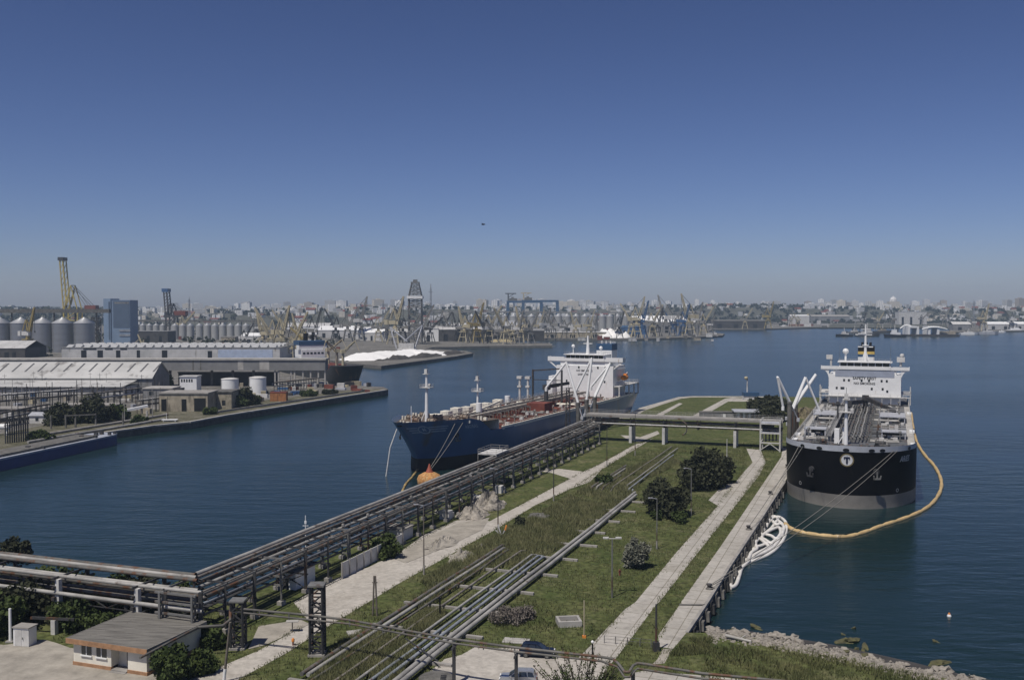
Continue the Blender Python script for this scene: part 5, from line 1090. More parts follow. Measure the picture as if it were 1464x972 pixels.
boom([(574, 706), (580, 692), (589, 682), (597, 671), (600, 664)], .35, 'dark and yellow floating boom trailing from the blue tanker\'s stem', M('dirty_boom', (0.30, 0.22, 0.09), .8, var=.8, scale=.25, rust=.4, rustc=(.02, .02, .02)))
t = thing('white_boom_coil', 'tangled heap of white floating boom drifting beside the quay wall', 'boom coil', G(1090, 790, 0)); WB = M('boom_white', (0.62, 0.60, 0.57), .75, var=.15, scale=.6)
loops = [[(1044, 840), (1047, 828), (1056, 816), (1062, 808), (1066, 800), (1075, 790), (1080, 778), (1087, 765), (1096, 752), (1104, 741), (1114, 739), (1123, 746), (1124, 758), (1120, 771), (1110, 784), (1098, 793), (1084, 799), (1076, 802), (1068, 803)],
    [(1044, 840), (1052, 836), (1057, 823), (1060, 813), (1068, 804), (1078, 796), (1092, 790), (1105, 782), (1113, 772), (1118, 760), (1119, 750), (1112, 744)],
    [(1096, 752), (1099, 744), (1105, 738), (1112, 741), (1108, 748), (1102, 756), (1094, 762), (1089, 768), (1095, 772), (1102, 776), (1108, 772)],
    [(1089, 766), (1098, 760), (1106, 756), (1114, 754), (1116, 762), (1110, 770), (1103, 766), (1096, 764)],
    [(1080, 782), (1088, 780), (1098, 776), (1104, 778), (1096, 784), (1086, 789), (1077, 794)], [(1070, 800), (1074, 790), (1082, 784), (1080, 776), (1086, 770), (1094, 776), (1100, 781)], [(1104, 744), (1110, 750), (1116, 748), (1121, 754), (1118, 764)]]
for k, lp_ in enumerate(loops):
    mb = MB(); P = [V(G(x, y, .12 + .1 * k)) for x, y in lp_]; Q = []
    for i in range(len(P) - 1):
        p0, p1, p2, p3 = P[max(0, i - 1)], P[i], P[i + 1], P[min(len(P) - 1, i + 2)]
        for q in range(5): u = q / 5; Q.append(.5 * ((2 * p1) + (p2 - p0) * u + (2 * p0 - 5 * p1 + 4 * p2 - p3) * u * u + (3 * p1 - p0 - 3 * p2 + p3) * u ** 3))
    Q.append(P[-1]); mb.path(Q, .36, 7); part('boom_loop', mb, WB, t, True)
# blue barge and small boats on the left quay
b0, b1 = V(G(176, 634, 0)), V(G(-90, 694, 0)); t = thing('blue_barge', 'long blue barge with a pale deck edge moored at the left quay', 'barge', b0); d = (b1 - b0); Ln = d.length; d.normalize(); nn = V(-d.y, d.x, 0)
if nn.y < 0: nn = -nn
def bp_(a, c, z): p = b0 + d * a + nn * c; return (p.x, p.y, z)
def bhull(z0, z1, w, extra=0):
    mb = MB(); pr = [(0 - extra, 4.5), (.9 - extra, 1.8), (3.5, .3 - extra * .3), (9, 0 - extra * .3), (Ln, 0 - extra * .3), (Ln, w), (9, w), (3.5, w - .3), (.9 - extra, w - 1.8)]
    mb.prism([bp_(a, c, 0)[:2] for a, c in pr], z0, z1); return mb
part('hull', bhull(-1, 3.2, 11), BLUEB, t, True); part('deck_edge', bhull(3.2, 3.75, 11, .25), M('barge_rim', (.33, .35, .40), .6, var=.2), t, True)
mb = MB(); mb.prism([bp_(a, c, 0)[:2] for a, c in ((12, 1.5), (Ln, 1.5), (Ln, 9.5), (12, 9.5))], 3.75, 4.5); part('hatch_coaming', mb, CONCD, t, True)
mb = MB()
for a in (3, 6, 14, 40, 70): mb.box(bp_(a, 1.2, 4.2), (1, .8, .9)); mb.box(bp_(a + 2, 5, 4.3), (1.2, 1.2, 1))
part('winch', mb, STEELD, t, True, kind='stuff')
def launch(px, py, L_, rz, label, mat=WHITE, cab=True):
    p = V(G(px, py, 0)); t = thing('small_boat', label, 'boat', p, rz, 'small boats at the left quay'); w = L_ * .28; mb = MB()
    pr = [(-L_ / 2, -w / 2), (L_ * .2, -w / 2), (L_ / 2, 0), (L_ * .2, w / 2), (-L_ / 2, w / 2)]; mb.prism(pr, -.3, 1.3); mb.v = [(x * (1.08 if z > 1 else 1), y * (1.1 if z > 1 else 1), z) for x, y, z in mb.v]; part('hull', mb, mat, t)
    if cab:
        mb = MB(); mb.bx(-L_ * .3, L_ * .12, -w * .35, w * .35, 1.31, 3.1); mb.bx(-L_ * .34, L_ * .16, -w * .4, w * .4, 3.1, 3.25); c = part('cabin', mb, WHITE, t); mb = MB(); mb.bx(-L_ * .26, L_ * .08, -w * .36, -w * .345, 2.1, 2.8); mb.bx(L_ * .118, L_ * .125, -w * .28, w * .28, 2.1, 2.8); part('window', mb, GLASS, c)
        mb = MB(); mb.tube((-L_ * .2, 0, 3.2), (-L_ * .2, 0, 5.8), .07, 5); part('mast', mb, WHITE, t)
launch(247, 611, 12, .1, 'white cabin boat moored at the left quay in front of the beige hall'); launch(224, 613.5, 8, .2, 'low dark open boat left of the white cabin boat', STEELD, False); launch(283, 607, 9, .25, 'pale open boat right of the white cabin boat', WHITED, False)
p = V(G(1357, 881, 0)); t = thing('marker_float', 'tiny white and orange float alone on the dark water at lower right', 'float', p); mb = MB(); mb.lathe(p, [(.1, -.3), (.3, -.1), (.34, .15), (.2, .35)], 12); part('ball', mb, WHITE, t, True); mb = MB(); mb.lathe(p + V(0, 0, .3), [(.2, 0), (.15, .2), (.05, .35)], 10); part('cap', mb, ORANGE, t, True)
# bird
p = V(D(691, 321, 150)); mb = MB(); mb.lathe((0, 0, 0), [(.01, -.35), (.09, -.15), (.1, .1), (.05, .28), (.01, .34)], 8); mb.v = [(x, z, y) for x, y, z in mb.v]
mb.add([(0, -.12, .03), (.35, -.02, .16), (.7, .12, .05), (.36, .12, .14), (0, .12, .03)], [(0, 1, 2, 3, 4)]); mb.add([(0, -.12, .03), (-.35, -.02, .16), (-.7, .12, .05), (-.36, .12, .14), (0, .12, .03)], [(4, 3, 2, 1, 0)])
mb.add([(-.04, -.3, 0), (.04, -.3, 0), (.12, -.5, .01), (-.12, -.5, .01)], [(0, 1, 2, 3)]); solo('flying_bird', mb, BLACK, 'small dark bird flying alone in the clear sky', 'bird', local=True, loc=p, rz=1.1)
# ================================================================ left harbour pier: halls, tanks, clutter
def yz(py, Y): return D(732, py, Y)[2]
def hall(name, px0, px1, yb, yt, depth, wall, roof, label, cat, pitch=0.0, doors=(), doormat=None, zb=ZG, windows=(), rz=0.0, Y=None, over=.4):
    p0, p1 = (G(px0, yb, zb), G(px1, yb, zb)) if Y is None else ((D(px0, yb, Y)[0], Y, zb), (D(px1, yb, Y)[0], Y, zb))
    Y = (p0[1] + p1[1]) / 2; x0, x1 = p0[0], p1[0]; h = yz(yt, Y) - zb; wd = x1 - x0
    t = thing(name, label, cat, ((x0 + x1) / 2, Y + depth / 2, zb), rz); eh = h * (1 - pitch)
    mb = MB(); hw, hd = wd / 2, depth / 2; mb.bx(-hw, hw, -hd, hd, 0, eh)
    if pitch:
        for s in (-hw, hw): mb.add([(s, -hd, eh), (s, hd, eh), (s, 0, h - .05)], [(0, 1, 2), (2, 1, 0)])
    part('wall', mb, wall, t); mb = MB()
    if pitch:
        o_ = over
        mb.add([(-hw - o_, -hd - o_, eh), (hw + o_, -hd - o_, eh), (hw + o_, 0, h), (-hw - o_, 0, h), (hw + o_, hd + o_, eh), (-hw - o_, hd + o_, eh), (-hw - o_, -hd - o_, eh - .25), (hw + o_, -hd - o_, eh - .25)], [(0, 1, 2, 3), (3, 2, 4, 5), (6, 7, 1, 0)])
    else: mb.bx(-hw - over, hw + over, -hd - over, hd + over, eh + .002, eh + .5)
    part('roof', mb, roof, t)
    for (a, b, c, d) in doors: mb = MB(); mb.bx(-hw + wd * a, -hw + wd * b, -hd - .08, -hd + .02, eh * c, eh * d); part('door', mb, doormat or DARK, t)
    for (a, b, c, d) in windows: mb = MB(); mb.bx(-hw + wd * a, -hw + wd * b, -hd - .06, -hd + .02, eh * c, eh * d); part('window', mb, GLASS, t)
    return t
# big warehouse with skylights
t = thing('warehouse', 'long grey warehouse with slanted skylight strips on its pale roof', 'warehouse', (-250, 539, ZG)); RP = M('warehouse_roof', (0.33, 0.33, 0.32), .75, var=.3, scale=.07, rgb2=(0.52, 0.515, 0.50), stretch=(.5, 1, 1), rust=.4, rustc=(.2, .19, .18))
mb = MB(); mb.bx(-340, -190.5, 525.6, 552.4, ZG, 10.3); mb.add([(-190.5, 525.6, 10.3), (-190.5, 552.4, 10.3), (-190.5, 539, 17.8)], [(0, 1, 2)]); part('wall', mb, SHEDW, t, True)
mb = MB(); mb.add([(-341, 524.8, 10.3), (-190, 524.8, 10.3), (-190, 539, 18.1), (-341, 539, 18.1), (-190, 553.2, 10.3), (-341, 553.2, 10.3), (-341, 524.8, 9.9), (-190, 524.8, 9.9)], [(0, 1, 2, 3), (3, 2, 4, 5), (6, 7, 1, 0)]); part('roof', mb, ribbed(RP, .6, 'X', .3), t, True)
for k in range(20):
    x = -322 + k * 6.85; y0, y1 = 530.2, 537.4; z0, z1 = 10.3 + (y0 - 524.8) * .5493 + .15, 10.3 + (y1 - 524.8) * .5493 + .15
    mb = MB(); mb.add([(x, y0, z0), (x + .9, y0, z0), (x + 2.4, y1, z1), (x + 1.5, y1, z1), (x, y0, z0 - .2), (x + .9, y0, z0 - .2), (x + 2.4, y1, z1 - .2), (x + 1.5, y1, z1 - .2)], [(0, 1, 2, 3), (4, 5, 1, 0), (5, 6, 2, 1), (7, 4, 0, 3)]); part('skylight', mb, M('skylight_glass', (.10, .10, .105), .5) if k == 0 else bpy.data.materials['skylight_glass'], t, True)
mb = MB(); mb.add([(-340, 505, 7.3), (-198, 505, 7.3), (-198, 524.7, 9.3), (-340, 524.7, 9.3), (-340, 505, 6.9), (-198, 505, 6.9)], [(0, 1, 2, 3), (4, 5, 1, 0)]); part('annex_roof', mb, RP, t, True)
mb = MB(); mb.bx(-340, -198.3, 506, 525.4, ZG, 6.88); part('annex_wall', mb, SHEDR, t, True)
# bare steel frame in front of it
t = thing('yard_gantry', 'bare dark steel post and beam frame standing in front of the warehouse annex', 'steel frame', (-250, 492, ZG)); mb = MB()
for k in range(24): x = -320 + k * 5.5; [mb.bar((x, y, ZG), (x, y, 8.0), .35) for y in (484, 498)]; mb.bar((x, 484, 7.4), (x, 498, 7.4), .3)
part('post', mb, STEELD, t, True); mb = MB()
for z in (5.2, 7.6):
    for y in (484, 498): mb.bar((-322, y, z), (-192, y, z), .3)
part('beam', mb, STEELD, t, True)
# elevated concrete gallery
t = thing('elevated_gallery', 'long elevated grey conveyor gallery on white posts behind the warehouse', 'gallery', (-250, 568, ZG)); mb = MB(); mb.bx(-420, -106, 564, 573, 11.8, 17.6); part('gallery_wall', mb, M('gallery_concrete', (.19, .19, .19), .85, var=.2, scale=.12), t, True)
mb = MB(); mb.bx(-420.5, -105.5, 563.4, 573.6, 17.6, 18.5); part('roof', mb, CONCL, t, True)
for px0, px1 in ((340, 348), (371, 385), (286, 287.5), (275, 277)):
    x0, x1 = D(px0, 520, 564)[0], D(px1, 520, 564)[0]; mb = MB(); mb.bx(x0, x1, 563.9, 564.05, 12, 17.4); part('pale_panel', mb, CONCL if px0 > 290 else CONCD, t, True)
for px in (393, 398, 416, 421, 433, 444, 455, 464.5):
    x = D(px, 540, 564.5)[0]; mb = MB(); mb.bar((x, 565, ZG), (x, 565, 11.8), .8); part('post', mb, CONCL, t, True)
for px in (300, 330, 360, 240, 200):
    x = D(px, 540, 566)[0]; mb = MB(); mb.bar((x, 570, ZG), (x, 570, 11.8), 1.2); part('rear_post', mb, CONCD, t, True)
mb = MB(); mb.bar((D(398, 540, 565)[0], 565, 7.5), (D(416, 540, 565)[0], 565, 7.5), .5); mb.bar((D(444, 540, 565)[0], 565, 6.8), (D(464, 540, 565)[0], 565, 6.8), .5); part('tie_beam', mb, CONCL, t, True)
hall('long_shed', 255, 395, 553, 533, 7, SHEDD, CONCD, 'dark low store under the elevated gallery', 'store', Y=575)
# sheds with sawtooth roof
t = hall('sawtooth_shed', 88, 400, 513.5, 497.5, 60, SHEDR, SHEDW, 'long shed with bright sawtooth roof ridges behind the elevated gallery', 'shed', Y=850, doors=((.09, .115, 0, .8), (.165, .19, 0, .8), (.25, .27, 0, .8), (.345, .36, 0, .8), (.46, .485, .1, .8), (.67, .69, .1, .75), (.81, .83, .1, .75), (.945, .96, .1, .75)))
mb = MB()
W2 = (D(400, 500, 850)[0] - D(88, 500, 850)[0]) / 2
for j in range(4):
    for k in range(24): x = -W2 + 2 + k * (2 * W2 - 4) / 24; y = -26 + j * 15; z = yz(497.5, 850) - ZG + .5; mb.add([(x, y, z), (x + 5.2, y, z), (x + 5.2, y + 6, z + 2.2), (x, y + 6, z + 2.2), (x, y + 9, z), (x + 5.2, y + 9, z)], [(0, 1, 2, 3), (3, 2, 5, 4), (1, 5, 2), (0, 3, 4)])
part('roof_ridge', mb, SILOR, t, kind='stuff')
mb = MB(); a_ = D(312, 500, 850)[0] - D(88, 500, 850)[0] - W2; mb.bx(a_, W2 - 6, -30.3, -30.12, 1.0, 8.4); part('pale_blue_panel', mb, M('pale_blue_wall', (.36, .42, .54), .7, var=.15, scale=.3), t)
mb = MB()
for a, b in ((.10, .16), (.2, .235), (.27, .3)): mb.bx(-W2 + 2 * W2 * a, -W2 + 2 * W2 * b, -30.25, -30.1, 8.5, 9.8)
part('high_window', mb, DARK, t)
hall('low_shed', -30, 36, 511, 488, 40, SHEDD, SHEDR, 'low dark shed with pale roof at the far left below the silos', 'shed', .4, Y=870, doors=((.55, .65, 0, .6), (.72, .8, 0, .6)))
hall('warehouse', 205, 246, 577, 556, 12, SHEDW, CONCL, 'plain grey block between the warehouse gable and the beige hall', 'building', Y=478, windows=((.2, .35, .5, .8),))
hall('beige_hall', 228, 297, 588, 563, 14, BEIGE, CONC, 'low beige hall with open bays behind the left quay', 'hall', doors=((.04, .15, 0, .7), (.46, .56, 0, .7), (.72, .96, 0, .75)))
hall('stone_hall', 297, 331, 584, 561, 12, M('patchy_stone', (.28, .25, .19), .9, var=.5, scale=.6), CONCD, 'patchy stone building beside the orange container', 'building', windows=((.1, .25, .5, .8), (.6, .75, .2, .5)))
hall('dark_container', 248, 260, 581, 556.5, 4, STEELD, STEELD, 'tall dark container standing against the beige hall', 'container', over=.05, doors=((.3, .35, .1, .95), (.65, .7, .1, .95)), doormat=STEEL)
hall('white_hut', 257, 281, 555, 539, 8, WHITE, SHEDR, 'small white hut with a row of dark windows under the gallery', 'hut', Y=530, windows=tuple((.08 + .15 * k, .17 + .15 * k, .66, .86) for k in range(5)))
hall('orange_container', 386, 409, 575, 562, 4, M('rusty_orange', (.30, .13, .05), .8, var=.3, rust=.3), RED, 'rusty orange container with red roof near the left quay', 'container', Y=478, over=.06, doors=((.48, .5, .05, .95),))
hall('yellow_skip', 327, 341, 574.5, 567, 4, YEL, M('skip_load', (.45, .3, .09), .8), 'small yellow skip beside the stone building', 'skip', Y=478, over=-.25, doors=((.2, .24, .05, .95), (.7, .74, .05, .95)), doormat=STEELD)
hall('kiosk', 42, 71, 605, 590, 6, WHITED, GREYP, 'white kiosk with blue grey sloping roof beside the left quay trees', 'kiosk', .25, windows=((.3, .45, .3, .7),), doors=((.7, .9, 0, .75),), doormat=PIPEB)
hall('low_store', 90, 165, 588, 580, 8, CONCD, CONC, 'long low concrete store behind the left quay trees', 'store', Y=440)
hall('low_store', -40, 60, 596, 585, 8, CONCD, CONC, 'low dark concrete store at the left picture edge near the quay', 'store', Y=420)
for px0, px1, yt, yb, lab, tall in ((317, 341, 542, 559, 'white storage tank left of the taller white tank', 0), (357, 380.5, 540, 563.5, 'taller white storage tank with a ladder beside the trees', 1)):
    p0, p1 = G(px0, yb), G(px1, yb); r = (p1[0] - p0[0]) / 2; c = V((p0[0] + p1[0]) / 2, p0[1], ZG); h = yz(yt, c.y) - ZG
    t = thing('storage_tank', lab, 'tank', c, 0, 'white tanks on the left pier'); mb = MB(); mb.lathe(c, [(r, 0), (r, h)], 24); part('shell', mb, WHITE, t, True); mb = MB(); mb.lathe(c + V(0, 0, h + .002), [(r * 1.03, 0), (r * 1.03, .3), (r * .5, .7), (.1, .8)], 24); part('roof', mb, WHITED, t, True)
    mb = MB()
    for q in (-.3, .3): mb.bar(c + V(-r * .92 + q, -r * .5, 0), c + V(-r * .92 + q, -r * .5, h + .6), .1)
    for k in range(int(h / .7)): mb.bar(c + V(-r * .92 - .3, -r * .5, .5 + .7 * k), c + V(-r * .92 + .3, -r * .5, .5 + .7 * k), .08)
    part('ladder', mb, STEEL, t, True)
t = thing('white_gangway', 'tilted white gangway on posts above the left quay', 'gangway', G(195, 602)); mb = MB(); mb.bar(D(178, 587, 400), D(211, 580, 405), 1.6, .9); part('walkway', mb, WHITE, t, True); mb = MB()
for px in (178, 210): p = D(px, 587, 402); mb.bar((p[0], p[1], ZG), p, .7)
part('post', mb, CONCL, t, True)
t = thing('pipe_stack', 'row of dark upright pipes standing on the quay behind the blue barge', 'pipe stack', G(28, 632)); mb = MB()
for k in range(11): p = V(G(8 + 3.2 * k, 634 - .4 * k)); mb.tube(p, p + V(0, 0, 7 + (k * 37 % 5) * .5), .25, 6)
part('pipe', mb, STEELD, t, True); mb = MB(); mb.bar(V(G(6, 634)) + V(0, 0, 6), V(G(42, 630)) + V(0, 0, 6), .3); mb.bar(V(G(6, 634)) + V(0, 0, 3), V(G(42, 630)) + V(0, 0, 3), .3); part('rail', mb, STEEL, t, True)
p = V(G(4, 622)); mb = MB(); mb.tube(p + V(-4, 0, 3), p + V(2.4, .2, 3), 1.0, 12); mb.bar(p + V(-2, 0, 0), p + V(-2, 0, 3), .5); mb.bar(p + V(1.5, 0, 0), p + V(1.5, 0, 3), .5); solo('pipe_drum', mb, WHITE, 'white horizontal drum beside the upright dark pipes', 'drum')
t = thing('portal_frame', 'brownish bare post and lintel frame on the left quay between trees and verge', 'frame', G(135, 612)); mb = MB()
for px in (94, 108, 137, 176, 73): p = V(G(px, 613 - (px - 73) * .05)); mb.bar(p, p + V(0, 0, 5), .55)
part('post', mb, CONCD, t, True); mb = MB(); mb.bar(V(G(94, 612)) + V(0, 0, 4.7), V(G(137, 610)) + V(0, 0, 4.7), .4); part('lintel', mb, CONCD, t, True)
rg = random.Random(21)
for k in range(44):
    px = rg.uniform(0, 260); yb = rg.uniform(560, 604); p = V(G(px, yb)); h = rg.uniform(7, 12)
    t = thing('utility_pole', 'thin utility pole in front of the warehouse yard', 'pole', p, rg.uniform(-.4, .4), 'utility poles on the left pier'); mb = MB(); mb.tube((0, 0, 0), (0, 0, h), .16, 6, .1); part('shaft', mb, (CONCL, STEELD, WOOD)[k % 3], t); mb = MB(); mb.bar((-1, 0, h - .8), (1, 0, h - .8), .12); part('crossarm', mb, STEELD, t)
    if k % 3 == 0: t['label'] = 'pale utility pole in front of the warehouse yard'
    uniq(t, px)
CT = [RED, BLUEC, WHITED, STEELD, BEIGE, GREYP, CONCD, YELG]; CN = ['rusty red', 'blue', 'weathered white', 'dark', 'beige', 'light grey', 'dark concrete', 'faded yellow']
for k in range(110):
    px = rg.uniform(0, 545); 
    yb = rg.uniform(556, 600) if px < 240 else rg.uniform(548, 590 - (px - 240) * .1) if px < 400 else rg.uniform(549, 566 - (px - 400) * .04)
    if 205 < px < 345 and 553 < yb < 590: continue
    p = V(G(px, yb)); j = rg.randrange(8); L_ = rg.uniform(1.5, 6.0); mb = MB(); h = rg.uniform(.8, 2.6); mb.box((0, 0, h / 2), (L_, 2.2, h)); mb.box((0, 0, h + .06), (L_ * .96, 2.1, .12))
    for q in np.arange(-.4, .5, .2): mb.box((q * L_, -1.12, h / 2), (.1, .08, h * .9))
    uniq(solo('equipment_box', mb, CT[j], CN[j] + ' equipment box lying on the left pier ' + ('in front of the warehouse' if px < 200 else 'around the beige hall and tanks' if px < 390 else 'near the pier tip'), 'equipment box', 'equipment boxes on the left pier', local=True, loc=p, rz=rg.uniform(-.6, .6)), px)
for a, b, lab in (((40, 634), (235, 601), 'long low grey pipe lying parallel to the left quay'), ((70, 622), (240, 594), 'long low concrete kerb behind the left quay pipe'), ((-20, 606), (170, 588), 'low dark fence wall in front of the steel yard frame'), ((300, 592), (520, 560), 'long low pale kerb near the pier tip')):
    mb = MB(); p, q = V(G(*a)) + V(0, 0, .5), V(G(*b)) + V(0, 0, .5)
    if 'pipe' in lab: mb.tube(p, q, .5, 8)
    else: mb.bar(p, q, .5, 1.6 if 'wall' in lab else .8)
    solo('quay_pipe' if 'pipe lying' in lab else 'low_kerb', mb, CONCD if 'dark' in lab else PIPE if 'pipe lying' in lab else CONC, lab, 'pipe' if 'pipe lying' in lab else 'kerb')
for k, (pa, ya, pb, yb, hh, lab) in enumerate(((0, 612, 66, 598, 6.0, 'tangled dark pipework frame at the left picture edge behind the upright pipes'), (0, 588, 110, 578, 7.5, 'long dark pipework frame in front of the steel yard gantry'), (118, 584, 222, 570, 6.5, 'dark pipework frame behind the big quay trees'), (196, 592, 250, 584, 6.0, 'small pipework frame left of the beige hall'), (392, 561, 452, 554, 5.5, 'low pipework frame under the white gallery posts'))):
    p, q = V(G(pa, ya)), V(G(pb, yb)); t = thing('pipework_frame', lab, 'pipework', p); n = max(4, int((q - p).length / 4)); mb = MB(); dy = V(.6, 4.5, 0)
    for i in range(n + 1):
        c = p.lerp(q, i / n); mb.bar(c, c + V(0, 0, hh), .28); mb.bar(c + dy, c + dy + V(0, 0, hh), .28); mb.bar(c + V(0, 0, hh * .9), c + dy + V(0, 0, hh * .9), .25)
        if i % 3 == 0: mb.bar(c, c + V(0, 0, hh * 1.5), .22)
    for z in (.55, .9): mb.bar(p + V(0, 0, hh * z), q + V(0, 0, hh * z), .25)
    part('frame', mb, STEELD, t, True)
    for i in range(4): mb = MB(); o = V(0, 1.1 * i, hh * (.95 if i % 2 else .6)); mb.tube(p + o, q + o, .26, 7); part('pipe', mb, (PIPE, PIPED, WHITED, PIPER)[(i + k) % 4], t, True)
# ================================================================ moored cargo ship with derricks
CS = Ship(128, 20, 9.5, 12.2, 14, 5, 18, 13); u_ = V(-68, 120, 0).normalized(); CG = thing('cargo_ship', 'dark hulled cargo ship with yellow derricks moored behind the left pier tip', 'cargo ship', (-97, 597, 0), -math.atan2(u_.x, u_.y))
part('hull', CS.skin(-1, CS.top, 8), M('dark_hull', (.022, .024, .027), .6, var=.5, scale=.15, rust=.3), CG); part('deck', CS.deckplate(13, 127.8, 9.4), RED, CG); part('forecastle_deck', CS.deckplate(-4.6, 14.4, 12.0), STEELD, CG)
mb = MB(); mb.bx(-8, 8, 70, 84, 9.4, 19.5); mb.bx(-9.5, 9.5, 70.5, 76, 19.5, 22.4); o = part('bridge_house', mb, WHITE, CG); mb = MB(); mb.bx(-9.4, 9.4, 70.3, 83, 22.41, 25.2); part('blue_top_deck', mb, BLUEG, o); mb = MB(); mb.bx(-8.2, 8.2, 69.7, 84.2, 9.4, 14.2); part('lower_deckhouse', mb, BLUEG, o)
mb = MB()
for k in range(6): mb.bx(-7 + 2.5 * k, -5.4 + 2.5 * k, 69.9, 70.05, 16.6, 17.8)
part('window', mb, GLASS, o); mb = MB(); mb.tube((-2, 80, 25), (-2, 80, 30), 1.6, 10); mb.tube((3, 80, 25), (3, 80, 29), 1.0, 10); part('funnel', mb, BLACK, CG)
for y, jx, jy in ((13, 6, 13), (24, -9, 14), (40, 7, 16), (100, 3, 18)):
    mb = MB(); mb.tube((0, y, 9.4), (0, y, 20), 1.0, 10, .8); mb.box((0, y, 20.6), (3, 3, 2)); o = part('derrick_post', mb, YELG, CG); mb = MB()
    for q in (-1, 1): mb.bar((q, y, 20), (jx + q * .3, y - jy * .4, 27), .5)
    mb.bar((jx, y - jy * .4, 27), (jx * 1.3, y - jy * .55, 21), .25); part('derrick_boom', mb, YELG, o)
mb = MB()
for y in (32, 52, 92, 110): mb.bx(-7, 7, y - 6, y + 6, 9.4, 11.6)
part('hatch_cover', mb, RED, CG)
# ================================================================ silos
def silo(label, mats, group):
    t = thing('grain_silo', label, 'silo', (0, 0, -500), 0, group); mb = MB(); mb.lathe((0, 0, 0), [(1, 0), (1, 1)], 28); part('body', mb, mats[0], t); mb = MB(); mb.lathe((0, 0, 1.0005), [(1.03, 0), (1.03, .015), (.12, .19), (.1, .21)], 28); part('cone_roof', mb, mats[1], t); return t
S0 = silo('', (SILO, SILOR), ''); big = ['leftmost big steel silo, cut by the picture edge', 'big steel silo behind the blue cabbed crane', 'big steel silo in the middle of the front row', 'big steel silo second from the blue tower', 'big steel silo nearest the blue elevator tower']
for k, (px0, px1) in enumerate(((-22, 8), (9, 38), (40, 69), (69, 98), (101, 129))):
    Y = 972; x0, x1 = D(px0, 500, Y)[0], D(px1, 500, Y)[0]; r = (x1 - x0) / 2; h = yz(462.3, Y) - ZG
    o = S0 if k == 0 else dup(S0, (0, 0, 0)); o.location = ((x0 + x1) / 2, Y + r, ZG); o.scale = (r, r, h); tag(o, big[k], 'silo', 'big steel silos')
S1 = silo('pale cone topped grain silo', (SILOC, SILOR), 'far grain silos'); first = True
def far_silos(px0, px1, n, ya, ye, yb, where, rows=1):
    global first
    for k in range(n):
        px = px0 + (px1 - px0) * (k + .5) / n; Y = G(px, yb)[1]; r = (px1 - px0) / n * .47 * Y / FPX
        for j in range(rows):
            o = S1 if first else dup(S1, (0, 0, 0)); first = False; x = D(px, ye, Y)[0]; h = yz(ye, Y) - ZG
            o.location = (x, Y + r + j * 2.3 * r, ZG); o.scale = (r, r, h); tag(o, ('grey' if (k * 7 + j) % 3 else 'pale') + ' far grain silo in the ' + where, 'silo', 'far grain silos'); uniq(o, px)
far_silos(188, 236, 5, 461, 465.5, 482, 'short row right of the blue tower'); far_silos(243, 276, 3, 461, 466, 485, 'gap behind the blue tipped crane'); far_silos(278, 378, 9, 461, 466, 486, 'row behind the sawtooth shed')
far_silos(668, 728, 5, 449, 452.5, 470, 'row left of the blue gantry cranes'); far_silos(728, 856, 10, 449, 452.5, 472, 'row below the blue gantry cranes'); far_silos(856, 900, 4, 449, 452.5, 472, 'row behind the white heap')
# blue elevator tower
Y = 1110; x0, xm, x1 = (D(p, 460, Y)[0] for p in (146, 160, 187)); zt = yz(427.5, Y); t = thing('elevator_tower', 'tall pale blue clad elevator tower beside the big steel silos', 'tower', ((x0 + x1) / 2, Y + 10, ZG))
TB = M('tower_blue', (.17, .235, .33), .6, var=.12, scale=.1); TB2 = M('tower_blue_dark', (.08, .115, .17), .6, var=.12, scale=.1)
mb = MB(); mb.prism([(x0, Y + 4), (xm, Y - 3), (xm, Y + 22), (x0, Y + 22)], ZG, zt + .4); part('stair_shaft', mb, TB, t, True); mb = MB(); mb.bx(xm + .02, x1, Y - 2, Y + 22, ZG, zt - 1.2); part('main_block', mb, TB, t, True)
mb = MB(); mb.bx(xm + 2.5, x1 - .6, Y - 2.3, Y - 1.98, yz(468, Y), zt - 2); part('dark_panel', mb, TB2, t, True); mb = MB(); mb.bx(xm - 2.6, xm - 1.0, Y - 2.8, Y - 2.0, yz(485, Y), zt - 3); part('ribbon_window', mb, TB2, t, True)
mb = MB(); mb.bx(xm + 9, x1 + .2, Y - 2.5, Y - 1.97, yz(474, Y), yz(471, Y)); mb.bx(xm + 9, x1 + .2, Y - 2.5, Y - 1.97, yz(480.5, Y), yz(477.5, Y)); part('grey_louvre', mb, PIPEB, t, True); mb = MB(); mb.bx(xm + 4, x1 - 1, Y - 2.35, Y - 1.96, zt - 5.2, zt - 3.5); part('top_sign_panel', mb, SHEDW, t, True)
t = thing('steel_stair_tower', 'dark open steel stair tower between the last big silo and the blue tower', 'stair tower', G(138, 501)); b = V(G(138, 501)); mb = MB(); mb.lattice(b, b + V(0, 0, 34), 7, 7, 8, .5); part('frame', mb, STEELD, t, True); mb = MB()
for k in range(7): mb.box(b + V(0, 0, 4.2 * k + 4), (6.6, 6.6, .3))
part('landing', mb, STEEL, t, True); mb = MB(); mb.tube(b + V(5, 0, 0), b + V(5, 0, 26), .5, 8); part('grain_leg', mb, WHITED, t, True)
t = thing('silo_gallery', 'dark conveyor gallery running over the big steel silos', 'gallery', (-470, 1030, 38)); mb = MB(); mb.bar((-640, 1035, 43), (-418, 1035, 43), 5, 4); part('gallery_box', mb, CONCD, t, True); mb = MB()
for k in range(10): mb.bar((-630 + 22 * k, 1035, ZG), (-630 + 22 * k, 1035, 41), 1.2)
part('post', mb, STEELD, t, True)
